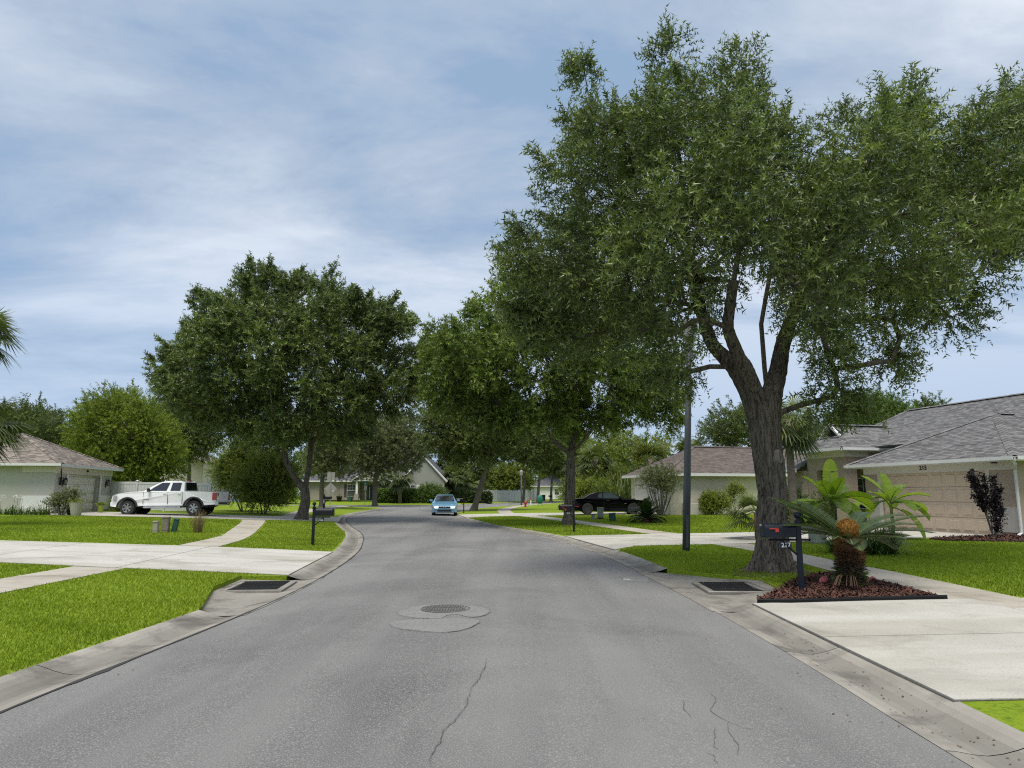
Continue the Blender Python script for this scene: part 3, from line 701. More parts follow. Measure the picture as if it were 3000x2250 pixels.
def crown_points(outline, y0, axis, ry, n, rng, rmin, shell=.0):
    """clump centres inside a crown: outline is the crown's silhouette (photo pixels) seen at distance y0"""
    O = np.array([at(u, v, y0) for u, v in outline]); poly = O[:, [0, 2]]
    a, b = poly.min(0), poly.max(0); c = (a + b) / 2; h = (b - a) / 2; out = []
    tries = 0
    while len(out) < n and tries < n * 400:
        tries += 1
        x = rng.uniform(a[0], b[0]); z = rng.uniform(a[1], b[1])
        if not inside(poly, np.array([x]), np.array([z]))[0]: continue
        e = 1 - ((x - c[0]) / (h[0] * 1.08)) ** 2 - ((z - c[1]) / (h[1] * 1.15)) ** 2
        dy = rng.uniform(-1, 1) * ry * math.sqrt(max(.03, e))
        # keep the line of sight: scale the spread with distance
        k = (y0 + dy) / y0; p = np.array([x * k, y0 + dy, EYE + (z - EYE) * k])
        if all(np.linalg.norm(p - q) > rmin for q in out): out.append(p)
    return np.array(out)
def skeleton(root, limbs, targets, rng, tip_r=.014, power=2.3, wob=.10):
    """limbs: lists of points (first list starts at root). targets joined to the nearest node; radii by what each node carries"""
    nodes = []; par = []
    def add(p, q): nodes.append(np.array(p, float)); par.append(q); return len(nodes) - 1
    names = {}
    for L in limbs:
        prev = L[0] if isinstance(L[0], int) else None
        pts = L[1:] if prev is not None else L
        ids = []
        last = names[prev][-1] if prev is not None else None
        for p in pts:
            if last is not None:
                a = nodes[last]; n = max(1, int(np.linalg.norm(np.array(p) - a) / .5))
                for k in range(1, n + 1):
                    q = a + (np.array(p) - a) * k / n; last = add(q, last); ids.append(last)
            else: last = add(p, -1); ids.append(last)
        names[len(names)] = ids
    base_n = len(nodes); fork = np.mean([nodes[i] for i in names[0][-1:]], axis=0)
    order = np.argsort(np.linalg.norm(targets - fork, axis=1)); start = names[0][-1]
    for i in order:
        p = targets[i]; A = np.array(nodes[start:]); d = np.linalg.norm(A - p, axis=1)
        cost = d + .25 * np.maximum(0, A[:, 2] - p[2]) * 2 + .15 * np.linalg.norm(A - fork, axis=1)
        j = int(np.argmin(cost)) + start; a = nodes[j]; L = np.linalg.norm(p - a); n = max(2, int(L / .45)); last = j
        bow = rng.normal(0, wob, 3) * L + np.array([0, 0, .12 * L])
        for k in range(1, n + 1):
            t = k / n; last = add(a + (p - a) * t + bow * math.sin(math.pi * t) * .6 + rng.normal(0, .02, 3), last)
    N = len(nodes); load = np.zeros(N); child = [[] for _ in range(N)]
    for i, q in enumerate(par):
        if q >= 0: child[q].append(i)
    for i in range(N - 1, -1, -1):
        load[i] = 1 if not child[i] else sum(load[c] for c in child[i])
    rad = tip_r * load ** (1 / power)
    return np.array(nodes), par, child, rad
def wood_mesh(nodes, child, rad, sides=7, r_lim=None, rmin=0.0):
    mb = MB()
    def run(i, prev):
        chain = [prev, i] if prev is not None else [i]
        while True:
            cs = sorted(child[chain[-1]], key=lambda c: -rad[c])
            if not cs: break
            for c in cs[1:]: stack.append((c, chain[-1]))
            chain.append(cs[0])
        if len(chain) < 2: return
        r = [rad[c] for c in chain]
        if prev is not None: r[0] = min(r[0], r[1] * 1.25)
        if max(r) < rmin: return
        s = sides if max(r) > .05 else 4
        mb.tube([nodes[c] for c in chain], r, s, cap=False)
    stack = [(0, None)]
    while stack:
        i, q = stack.pop(); run(i, q)
    return mb
def crown(nm, C, rads, ctr, per, n_leaf, spray, ll, lw, mat, parent, rng, out_w=.7, up=.25, young=.12, twigs=True, tri=True, shoots=.35):
    """sprays spread through every clump, pointing outwards"""
    idx = np.repeat(np.arange(len(C)), per); k = len(idx)
    d = unit(rng.normal(0, 1, (k, 3)) * np.array([1, 1, .8])); r = rads[idx] * (.25 + .75 * rng.random(k) ** .6)
    P = C[idx] + d * r[:, None]
    # leading shoots: long thin leaders that break the outline
    ns = int(k * shoots * .5)
    if ns:
        lead = np.where(rng.random(len(C)) < .8)[0]; li = rng.choice(lead, ns); ld = unit(unit(C - ctr) * .9 + np.array([0, 0, .75]) + rng.normal(0, .35, C.shape))
        q = rng.random(ns); L = rads * rng.uniform(.9, 1.75, len(C))
        P2 = C[li] + ld[li] * (q * L[li])[:, None] + rng.normal(0, .16, (ns, 3)) * rads[li][:, None] * (1.15 - q)[:, None]
        P = np.concatenate([P, P2]); idx = np.concatenate([idx, li]); d = np.concatenate([d, unit(ld[li] + rng.normal(0, .5, (ns, 3)))]); k = len(idx)
    AX = unit(d * .8 + unit(P - ctr) * out_w + np.array([0, 0, up]) + rng.normal(0, .35, (k, 3)))
    V, t = leaves_for(P, AX, n_leaf, spray, ll, lw, rng, young, tri=tri, tone0=rng.normal(0, .10, len(C))[idx])
    o = quads_mesh(nm, V, 3 if tri else 4, t, mat, parent)
    if twigs:
        w = unit(np.cross(AX, rng.normal(0, 1, (k, 3)))) * (.0035 + .02 * lw); e = P + AX * spray
        quads_mesh('twigs', np.stack([P - w, P + w, e], 1).reshape(-1, 3), 3, rng.random(k), MT['twig'], parent)
    return o
def tree(name, label, base, y0, outline, n_clump, per, n_leaf, spray, leaf, mat, ry, trunk_r, fork_z, seed, limbs=None, group=None, rmin=.8, crad=(.7, 1.15), sides=8, bark='bark_plain', lean=(0, 0), cat='tree', twigs=True, flare=1.5, wood_min=.0, tip=.016, shoots=.35):
    rng = np.random.default_rng(seed); bx, by = base; bz = tz(bx, by)
    t = thing(name, label, cat, (0, 0, 0), group=group)
    C = crown_points(outline, y0, (bx, by), ry, n_clump, rng, rmin); ctr = C.mean(0) - np.array([0, 0, 1.0]); rads = rng.uniform(*crad, len(C))
    root = np.array([bx, by, bz - .1]); fk = np.array([bx + lean[0], by + lean[1], bz + fork_z])
    if limbs is None: limbs = [[root, root * .5 + fk * .5 + rng.normal(0, .06, 3) * np.array([1, 1, 0]), fk]]
    nodes, par, child, rad = skeleton(root, limbs, C, rng, tip)
    h = nodes[:, 2] - bz; k = trunk_r / max(rad[0], 1e-6)
    rad = rad * k if k < 1.6 else rad * 1.6
    z = np.clip(h / .6, 0, 1); trunkish = np.array([i for i in range(len(nodes)) if h[i] < fork_z * .9 and np.hypot(*(nodes[i][:2] - np.array(base))) < 1.2])
    rad[trunkish] = np.maximum(rad[trunkish], trunk_r * (1 - .18 * h[trunkish] / fork_z)) if len(trunkish) else rad[trunkish]
    for i in trunkish: rad[i] = min(rad[i], trunk_r * 1.1) * (1 + (flare - 1) * (1 - z[i]) ** 2)
    wood_mesh(nodes, child, rad, sides, rmin=wood_min).build('trunk', MT[bark], t, smooth=True)
    crown('crown', C, rads, ctr, per, n_leaf, spray, leaf[0], leaf[1], MT[mat], t, rng, twigs=twigs, shoots=shoots)
    return t

def box_outline(u0, u1, v0, v1, n=18, seed=0, flatb=.75):
    r = np.random.default_rng(seed); o = []
    for k in range(n):
        a = 2 * math.pi * k / n; q = r.uniform(.86, 1.08)
        s = math.sin(a); o.append(((u0 + u1) / 2 + (u1 - u0) / 2 * math.cos(a) * q, (v0 + v1) / 2 - (v1 - v0) / 2 * (s if s > 0 else s * flatb) * q))
    return o

# the big oak on the right, with its own hand-laid limbs
def big_oak():
    rng = np.random.default_rng(5)
    t = thing('oak_tree', 'large live oak with thick furrowed forked trunk beside the storm drain and mulch bed', 'tree')
    B = (5.45, 15.2); bz = tz(*B); y0 = 15.2
    out = [(1535, 830), (1545, 690), (1620, 600), (1670, 500), (1690, 380), (1690, 320), (1720, 290), (1790, 370), (1850, 410), (1900, 330), (1955, 235), (2010, 290), (2080, 300), (2160, 250), (2230, 340), (2280, 430), (2340, 500), (2420, 430),
           (2480, 350), (2560, 285), (2630, 310), (2700, 430), (2800, 390), (2900, 320), (3060, 300), (3180, 320), (3160, 600), (2990, 680), (2900, 740), (2850, 850), (2690, 880), (2600, 960), (2470, 1010), (2380, 1010), (2330, 960),
           (2260, 880), (2150, 830), (2050, 900), (1990, 1000), (1880, 980), (1740, 960), (1600, 930), (1520, 880)]
    C = crown_points(out, y0, B, 4.1, 175, rng, .68)
    hang = [at(2455, 1130, 14.6), at(2430, 1040, 14.6), at(2620, 1060, 14.8), at(2800, 930, 15), at(1985, 1100, 15.4), at(1545, 900, 15), at(1520, 770, 15.2), at(1600, 950, 14.8), at(1680, 990, 15), at(1958, 165, 15.3), at(2440, 1165, 14.6), at(1710, 215, 15), at(2165, 185, 15.6)]
    C = np.concatenate([C, np.array(hang)]); small = np.concatenate([np.full(len(C) - len(hang), 1.0), np.full(len(hang), .75)])
    ctr = np.array([5.8, 15.2, 6.6]); rads = rng.uniform(.45, .85, len(C)) * small
    P = lambda u, v, dy=0: at(u, v, y0 + dy)
    root = np.array([*B, bz - .15]); f = P(2255, 1220)
    limbs = [[root, P(2262, 1560), P(2266, 1440), P(2245, 1330), f],
             [0, P(2205, 1140), P(2150, 1075), P(2085, 1010, .3), P(2050, 900, .5), P(2020, 760, .6), P(2005, 600, .6), P(1985, 420, .4)],
             [0, P(2225, 1150, -.3), P(2165, 1060, -.6), P(2130, 960, -.9), P(2150, 820, -1.2), P(2180, 650, -1.5)],
             [0, P(2275, 1120, .4), P(2290, 1020, .5), P(2330, 900, .6), P(2390, 780, .4), P(2450, 700, .2), P(2560, 560, 0), P(2620, 400, 0)],
             [1, P(1880, 620, 1.0), P(1760, 520, 1.2)], [0, P(2240, 1080, 1.2), P(2230, 950, 2.0), P(2260, 780, 2.4), P(2300, 600, 2.4)]]
    nodes, par, child, rad = skeleton(root, limbs, C, rng, .013, 2.25)
    h = nodes[:, 2] - bz
    tr = (h < 3.35)
    near = np.hypot(nodes[:, 0] - 5.4, nodes[:, 1] - 15.2) < .8
    rad = np.minimum(rad, .17); nl = sum(1 for i in range(len(nodes)) if par[i] < i and i < 90); rad[:90] = np.maximum(rad[:90], .055)
    # the trunk itself is a separate, finely furrowed surface
    wood_mesh(nodes, child, np.where(tr & near & (np.arange(len(nodes)) < 40), np.minimum(rad, .12), rad), 9).build('branches', MT['bark'], t, smooth=True)
    def limb_surface(pts, rads_, nseg, nring, flare=0.0):
        pts = np.array(pts); s = np.linspace(0, 1, len(pts)); u = np.linspace(0, 1, nring)
        c = np.stack([np.interp(u, s, pts[:, i]) for i in range(3)], 1); 
        for _ in range(6): c[1:-1] = c[1:-1] * .5 + (c[:-2] + c[2:]) * .25
        r0 = np.interp(u, s, rads_); V = []; 
        for i in range(nring):
            tg = unit(c[min(i + 1, nring - 1)] - c[max(i - 1, 0)]); a = unit(np.cross(tg, [0.2, 1, 0.05])); b = np.cross(tg, a)
            zz = c[i][2] - bz
            for k in range(nseg):
                th = 2 * math.pi * k / nseg
                fl = flare * math.exp(-max(zz, 0) / .22) * (.55 + .45 * math.sin(5 * th + 1.0) + .25 * math.sin(2 * th + 2.2))
                ph = th + .25 * math.sin(zz * 2.1) + .06 * math.sin(zz * 9 + th * 3)
                fur = abs(math.sin(ph * 11 + 1.6 * math.sin(zz * 5.3 + 2 * th))) ** .6 * .020 + .012 * math.sin(zz * 21 + 6 * math.sin(ph * 7)) * abs(math.sin(ph * 9))
                lump = .03 * math.sin(2 * th + zz * 2.2) + .02 * math.sin(3 * th - zz * 3.1)
                rr = r0[i] + fl + fur + lump * r0[i] * 2
                V.append(c[i] + a * math.cos(th) * rr + b * math.sin(th) * rr)
        Fs = [(i * nseg + k, i * nseg + (k + 1) % nseg, (i + 1) * nseg + (k + 1) % nseg, (i + 1) * nseg + k) for i in range(nring - 1) for k in range(nseg)]
        return V, Fs
    mb = MB()
    mb.add(*limb_surface([root, P(2263, 1640), P(2262, 1560), P(2264, 1450), P(2252, 1360), P(2237, 1270), P(2222, 1180)], [.31, .29, .275, .27, .31, .28, .2], 120, 150, .34))
    mb.build('trunk', MT['bark'], t, smooth=True)
    mb = MB(); mb.add(*limb_surface([P(2248, 1330), P(2225, 1230), P(2200, 1150), P(2150, 1075), P(2085, 1010, .3), P(2050, 900, .5), P(2020, 760, .6)], [.20, .21, .20, .15, .125, .11, .09], 64, 90)); mb.build('limb', MT['bark'], t, smooth=True)
    mb = MB(); mb.add(*limb_surface([P(2262, 1330), P(2256, 1230), P(2262, 1150), P(2278, 1090, .4), P(2292, 1010, .5), P(2332, 900, .6), P(2392, 780, .4), P(2450, 700, .2)], [.20, .20, .19, .17, .15, .125, .11, .09], 64, 90)); mb.build('limb', MT['bark'], t, smooth=True)
    mb = MB(); mb.add(*limb_surface([P(2220, 1170, -.1), P(2185, 1080, -.5), P(2165, 1050, -.6), P(2130, 960, -.9), P(2150, 820, -1.2)], [.15, .13, .12, .10, .08], 48, 60)); mb.build('limb', MT['bark'], t, smooth=True)
    # the pruned stub with its pale ring of healed wood
    q = P(2280, 1338, -.28); M = Matrix.Translation(q) @ Vector((.75, -.6, .12)).to_track_quat('Z', 'Y').to_matrix().to_4x4() @ Matrix.Diagonal((.72, 1.1, 1, 1))
    MB().lathe([(.15, -.16), (.145, -.02), (.14, .03), (.118, .055), (.10, .04), (.095, .012), (.0001, .01)], n=24, M=M).build('healed_stub', material('healed_wood', (.24, .215, .18), .9, (.15, .13, .11), 8, bump=.5), t, smooth=True)
    crown('crown', C, rads, ctr, 112, 12, .38, .108, .042, MT['oak'], t, rng, .5, -.02, .16, tri=True, shoots=.4)
    return t
big_oak()
oak_g = 'live oaks along the street'
tree('oak_tree', 'broad live oak behind the mailbox numbered 215', (2.75, 35.3), 35.3,
     [(1245, 1010), (1300, 960), (1370, 930), (1420, 880), (1500, 840), (1600, 800), (1720, 800), (1830, 860), (1930, 950), (2000, 1040), (2010, 1110), (1990, 1180), (1960, 1240), (1900, 1250), (1850, 1235), (1790, 1250), (1700, 1255), (1620, 1270), (1560, 1240), (1480, 1260), (1400, 1240), (1330, 1210), (1280, 1170), (1260, 1090)],
     200, 68, 12, .44, (.18, .08), 'oak_warm', 4.6, .27, 3.7, 11, rmin=.72, crad=(.45, 1.0), bark='bark', sides=12, shoots=.6,
     limbs=[[np.array([2.75, 35.3, tz(2.75, 35.3) - .1]), at(1670, 1440, 35.3), at(1672, 1330, 35.3)], [0, at(1630, 1300, 35.1), at(1590, 1250, 35.0), at(1550, 1150, 34.6)], [0, at(1690, 1240, 35.6), at(1700, 1120, 35.8)], [0, at(1715, 1285, 34.6), at(1750, 1235, 34.2), at(1830, 1150, 34)]])
tree('oak_tree', 'rounded dark live oak with low forked trunk beside the truck driveway', (-11.85, 40.6), 40.6,
     [(455, 1110), (480, 1080), (500, 1020), (560, 1000), (570, 950), (575, 880), (640, 850), (700, 850), (750, 800), (800, 790), (830, 830), (870, 830), (920, 815), (960, 850), (1010, 870), (1060, 900), (1110, 900), (1180, 950), (1210, 1010), (1220, 1080), (1210, 1140), (1180, 1190), (1120, 1220), (1060, 1255), (980, 1275), (900, 1285), (820, 1290), (740, 1295), (660, 1275), (600, 1235), (540, 1190), (500, 1150)],
     270, 66, 12, .46, (.185, .082), 'oak', 5.2, .30, 2.0, 12, rmin=.74, crad=(.45, 1.05), bark='bark', sides=12, shoots=.75,
     limbs=[[np.array([-11.85, 40.6, tz(-11.85, 40.6) - .1]), at(895, 1470, 40.6), at(893, 1435, 40.6)], [0, at(860, 1395, 40.4), at(835, 1345, 40.2), at(828, 1270, 40), at(800, 1180, 39.6)], [0, at(905, 1370, 40.8), at(912, 1300, 41), at(930, 1180, 41.2)], [2, at(985, 1150, 41.8), at(1040, 1060, 42)], [1, at(740, 1120, 39), at(680, 1050, 38.6)]])
tree('oak_tree', 'live oak with slim leaning trunk beside the blue sedan and far mailbox', (-3.3, 61.5), 61.5, [(1255, 1290), (1250, 1240), (1290, 1190), (1360, 1160), (1440, 1160), (1510, 1200), (1530, 1260), (1520, 1310), (1470, 1335), (1410, 1340), (1340, 1335), (1290, 1325)],
     70, 62, 10, .5, (.25, .12), 'oak_far', 4.0, .27, 3.4, 13, rmin=.9, crad=(.8, 1.2), lean=(1.0, 0))
tree('oak_tree', 'grey green live oak behind the mailbox with the vertical number', (-17.3, 65.5), 65.5, [(905, 1330), (930, 1280), (960, 1240), (1020, 1220), (1040, 1260), (1030, 1330), (1000, 1370), (960, 1380), (920, 1370)],
     40, 55, 10, .5, (.24, .10), 'grey_oak', 3.0, .23, 3.6, 14, rmin=.9, crad=(.7, 1.1))
tree('oak_tree', 'grey green live oak on the corner beside the stop sign', (-16.0, 84), 84, [(985, 1360), (1000, 1290), (1050, 1240), (1120, 1210), (1190, 1220), (1240, 1260), (1250, 1310), (1230, 1350), (1190, 1375), (1140, 1370), (1100, 1385), (1050, 1385), (1010, 1385)],
     90, 55, 10, .55, (.27, .12), 'grey_oak', 4.5, .31, 4.0, 15, rmin=.95, crad=(.85, 1.3))
far_oaks = [  # base pixel u, distance, outline box
    (1532, 116, (1440, 1610, 1215, 1375), 'oak_far', 'far live oak standing before the curved white fence'),
    (1575, 112, (1500, 1680, 1225, 1385), 'oak_far', 'far live oak behind the green bag dispenser'),
    (1612, 128, (1560, 1700, 1265, 1405), 'oak_far', 'far live oak by the small dark bin'),
    (1640, 150, (1590, 1740, 1260, 1390), 'olive', 'far olive green tree beyond the little white house')]
for i, (u, y, b, m, lb) in enumerate(far_oaks):
    x = (u - 1500) / F_PX * y
    tree('oak_tree', lb, (x, y), y, box_outline(*b, seed=i), 60, 48, 9, .6, (.34, .16), m, 4.5, .24, 4.2, 20 + i, rmin=1.1, crad=(.9, 1.4), lean=(.3, 0), twigs=False, group='far live oaks', sides=6)
bg = [  # name, label, u, y, outline box, leaf material, trunk radius, fork
    ('leafy_tree', 'bright yellow green tree rising behind the white vinyl fence', 360, 56, [(235, 1300), (225, 1240), (260, 1180), (300, 1150), (330, 1145), (345, 1170), (370, 1165), (400, 1160), (430, 1190), (470, 1210), (495, 1260), (515, 1310), (525, 1360), (500, 1400), (400, 1410), (300, 1405), (240, 1380), (220, 1340)], 'lime', .16, 2.0, 150, 40, (.17, .08)),
    ('dark_tree', 'dark green tree behind the roof of the house numbered 204', 120, 78, [(-90, 1300), (-60, 1220), (20, 1190), (70, 1195), (110, 1205), (150, 1220), (190, 1265), (240, 1270), (230, 1310), (150, 1330), (0, 1330)], 'oak_far', .25, 4, 90, 30, (.26, .12)),
    ('dark_tree', 'dark tree between the lime tree and the rounded oak', 560, 70, [(455, 1300), (450, 1230), (500, 1180), (560, 1190), (620, 1220), (640, 1290), (600, 1340), (500, 1340)], 'oak_far', .22, 4, 60, 30, (.24, .11)),
    ('dark_tree', 'dark round tree rising behind the grey roof of the tan house', 2560, 62, [(2450, 1260), (2470, 1220), (2520, 1190), (2580, 1180), (2640, 1195), (2660, 1230), (2650, 1270), (2560, 1290), (2470, 1285)], 'hedge', .2, 3.5, 60, 30, (.22, .10)),
    ('dark_tree', 'dark airy tree behind the brown roof of the beige house', 2120, 64, [(2070, 1310), (2080, 1270), (2110, 1235), (2150, 1205), (2200, 1215), (2260, 1230), (2330, 1230), (2400, 1240), (2420, 1280), (2400, 1310), (2200, 1320)], 'oak_far', .2, 3.5, 62, 26, (.22, .10)),
    ('leafy_tree', 'green tree peeking over the far ridge of the tan house', 2722, 75, [(2690, 1215), (2710, 1192), (2740, 1190), (2760, 1205), (2750, 1230), (2700, 1232)], 'oak_far', .2, 3.5, 16, 26, (.24, .12)),
    ('leafy_tree', 'dense green tree behind the palms and black coupe', 1790, 84, [(1700, 1350), (1720, 1290), (1800, 1270), (1900, 1290), (1990, 1310), (2010, 1370), (1960, 1420), (1800, 1430), (1710, 1420)], 'olive', .2, 2.5, 70, 30, (.26, .13)),
    ('dark_tree', 'dark tree closing the view between the grey gable and the oak', 1340, 135, [(1240, 1400), (1250, 1320), (1300, 1280), (1380, 1270), (1430, 1310), (1440, 1390), (1400, 1420), (1290, 1425)], 'oak_far', .25, 3, 55, 28, (.4, .2)),
    ('dark_tree', 'dark tree behind the grey shingled house roof', 1060, 135, [(900, 1350), (930, 1290), (1010, 1260), (1100, 1250), (1190, 1270), (1250, 1330), (1240, 1390), (1050, 1400), (920, 1400)], 'oak_far', .25, 3, 70, 28, (.4, .2)),
    ('magnolia_tree', 'rounded dark magnolia behind the curved white fence', 1500, 132, [(1445, 1425), (1450, 1390), (1470, 1375), (1500, 1370), (1530, 1385), (1540, 1420), (1500, 1435), (1460, 1435)], 'olive', .15, 1.5, 26, 30, (.36, .18)),
    ('leafy_tree', 'yellow green tree at the far end of the street', 1690, 165, [(1590, 1400), (1610, 1330), (1700, 1300), (1780, 1340), (1790, 1420), (1680, 1440), (1600, 1430)], 'lime', .2, 3, 45, 26, (.45, .22)),
]
for i, (nm, lb, u, y, o, m, tr, fk, n, per, lf) in enumerate(bg):
    tree(nm, lb, ((u - 1500) / F_PX * y, y), y, o, n, int(per * 1.9), 10, lf[0] * 2.4, lf, m, (max(p[0] for p in o) - min(p[0] for p in o)) / 2 / F_PX * y * .8, tr, fk, 40 + i, rmin=.6 + y * .005, crad=(.5 + y * .005, .8 + y * .008), twigs=False, sides=6)
# far wood closing the horizon
def far_wood():
    rng = np.random.default_rng(3); n = 900
    x = rng.uniform(-210, 210, n); y = 190 + 45 * rng.random(n) + .12 * np.abs(x); C = np.stack([x, y, rng.uniform(.5, 1, n) ** .6 * (11 + 3 * np.sin(x * .07)) * rng.uniform(.3, 1, n) + 1], 1)
    o = crown('far_wood', C, rng.uniform(1.8, 3.2, n), np.array([0, 200, 4.]), 22, 8, 1.6, .75, .4, MT['oak_far'], None, rng, .2, .4, twigs=False)
    tag(o, 'far off belt of woodland closing the horizon', 'woodland', kind='stuff')
far_wood()
# ------------------------------------------------------------------ houses
MT['tan'] = material('tan_stucco', (.37, .30, .24), .92, (.41, .335, .27), 1.5, 6, bump=.6, bscale=40, spec=.2)
MT['putty'] = material('putty_trim', (.58, .55, .47), .85, (.62, .585, .51), 1.2, 5, bump=.3, bscale=40, spec=.2)
MT['base_band'] = material('pale_band', (.47, .45, .43), .85, (.41, .39, .37), .9, 6, bump=.3, bscale=40, stain=(.33, .27, .24), stain_scale=1.5, spec=.2)
MT['gdoor_tan'] = material('tan_garage_door', (.56, .45, .345), .6, (.59, .475, .37), 1, 3, spec=.3)
MT['gdoor_cream'] = material('cream_garage_door', (.64, .625, .56), .6, (.68, .665, .60), 1, 3, spec=.3)
MT['grey_stucco'] = material('grey_stucco', (.42, .41, .37), .92, (.46, .45, .41), 1.2, 6, bump=.5, bscale=40, spec=.2)
MT['cream_stucco'] = material('cream_stucco', (.52, .49, .40), .92, (.56, .53, .44), 1.0, 6, bump=.4, bscale=40, spec=.2)
MT['sage'] = material('sage_stucco', (.26, .275, .235), .92, (.30, .315, .27), .8, 6, bump=.4, bscale=30, spec=.2)
MT['taupe'] = material('taupe_stucco', (.29, .265, .225), .92, (.32, .29, .25), .8, 6, bump=.4, bscale=30, spec=.2)
MT['blue_wall'] = material('blue_stucco', (.17, .215, .275), .92, (.19, .235, .29), .8, 6, bump=.4, bscale=30)
MT['roof_grey'] = material('grey_shingle', (.135, .135, .140), .92, (.165, .163, .165), 2.5, 5, bump=.5, bscale=60, tint=.30, spec=.2)
MT['roof_tan'] = material('weathered_shingle', (.18, .158, .138), .92, (.22, .193, .168), 2.5, 5, bump=.5, bscale=60, tint=.42, spec=.2)
MT['roof_brown'] = material('brown_shingle', (.11, .093, .084), .92, (.14, .118, .106), 2.0, 5, bump=.5, bscale=60, tint=.25, spec=.2)
MT['roof_slate'] = material('slate_shingle', (.085, .088, .10), .92, (.11, .112, .125), 1.0, 5, bump=.5, bscale=40, tint=.2, spec=.2)
MT['glass'] = material('window_glass', (.05, .06, .065), .08, (.09, .10, .10), 3, spec=.8, coat=.3)
MT['blind'] = material('window_blind', (.36, .37, .36), .6, (.30, .31, .30), 3)
MT['dark_door'] = material('dark_green_door', (.018, .026, .026), .45, (.03, .04, .04), 5)
MT['lamp_glass'] = material('lamp_glass', (.35, .33, .28), .2, (.25, .24, .2), 6, spec=.6)

def shingle_field(poly3, mat, parent, expo=.145, name='shingles', lift=.012, wmin=.18, wmax=.42):
    """roof plane poly3 (eave edge first two points): a deck and courses of shingle tabs laid up it"""
    P = [Vector(p) for p in poly3]; o = P[0]; s = (P[1] - P[0]).normalized(); nrm = Vector((0, 0, 0))
    for i in range(1, len(P) - 1): nrm += (P[i] - o).cross(P[i + 1] - o)
    nrm.normalize()
    if nrm.z < 0: nrm = -nrm
    up = nrm.cross(s)
    if up.z < 0: up = -up
    Q = np.array([((p - o).dot(s), (p - o).dot(up)) for p in P]); tmin, tmax = Q[:, 1].min(), Q[:, 1].max()
    deck = MB().add([p for p in P] + [p - nrm * .06 for p in P], [tuple(range(len(P))), tuple(range(len(P), 2 * len(P)))[::-1]] + [(i, (i + 1) % len(P), len(P) + (i + 1) % len(P), len(P) + i) for i in range(len(P))], tint=.35)
    d = deck.build('roof_deck', mat, parent)
    V = []; TT = []; t = tmin - .01; so, sn, su, oo = np.array(s), np.array(nrm), np.array(up), np.array(o)
    while t < tmax - .02:
        t1 = min(t + expo * 1.12, tmax + .02); tm = min(t + .01, tmax - .01) if t > tmin else tmin + .01
        xs = []
        for i in range(len(Q)):
            a, b = Q[i], Q[(i + 1) % len(Q)]; lo = t + expo * .5
            if (a[1] > lo) != (b[1] > lo): xs.append(a[0] + (b[0] - a[0]) * (lo - a[1]) / (b[1] - a[1]))
        xs.sort()
        for x0, x1 in zip(xs[::2], xs[1::2]):
            x = x0 - .005
            while x < x1:
                w = random.uniform(wmin, wmax); e = min(x + w, x1 + .005)
                h = lift * random.uniform(.6, 1.4); g = .004
                c = lambda a, b, z: oo + so * a + su * b + sn * z
                V += [c(x + g, t, h), c(e - g, t, h), c(e - g, t1, .003), c(x + g, t1, .003), c(x + g, t, 0.0), c(e - g, t, 0.0), c(e - g, t, h), c(x + g, t, h)]
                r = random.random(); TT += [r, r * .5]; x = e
        t += expo
    if V: quads_mesh(name, np.array(V), 4, TT, mat, parent, kind='stuff')
    return d
def ridge(parent, a, b, mat, r=.09):
    a, b = Vector(a), Vector(b); L = (b - a).length; n = max(1, int(L / .28)); d = (b - a) / n; side = d.cross(Vector((0, 0, 1))).normalized()
    mb = MB()
    for i in range(n):
        p = a + d * i; q = a + d * (i + 1.12); z = Vector((0, 0, 1)); tt = random.random()
        for sg in (-1, 1):
            mb.add([p + z * .035, q + z * .022, q + side * sg * .16 - z * .045, p + side * sg * .16 - z * .032], [(0, 1, 2, 3) if sg > 0 else (3, 2, 1, 0)], tint=tt)
    return mb.build('ridge_cap', mat, parent)
def wall_with_holes(mb, p0, ex, z0, z1, L, holes, th=.18, inward=None):
    """wall of length L along ex from p0, from z0 to z1, leaving holes (a,b,za,zb)"""
    ex = Vector(ex).normalized(); inw = Vector(inward)
    xs = sorted({0, L, *[h[0] for h in holes], *[h[1] for h in holes]}); zs = sorted({z0, z1, *[h[2] for h in holes], *[h[3] for h in holes]})
    for a, b in zip(xs[:-1], xs[1:]):
        for c, d in zip(zs[:-1], zs[1:]):
            m = ((a + b) / 2, (c + d) / 2)
            if any(h[0] < m[0] < h[1] and h[2] < m[1] < h[3] for h in holes): continue
            q = [Vector(p0) + ex * s + Vector((0, 0, z)) for s, z in ((a, c), (b, c), (b, d), (a, d))]
            q += [v + inw * th for v in q]
            mb.add(q, [(0, 1, 2, 3), (7, 6, 5, 4), (0, 4, 5, 1), (1, 5, 6, 2), (2, 6, 7, 3), (3, 7, 4, 0)], tint=.5)
    return mb
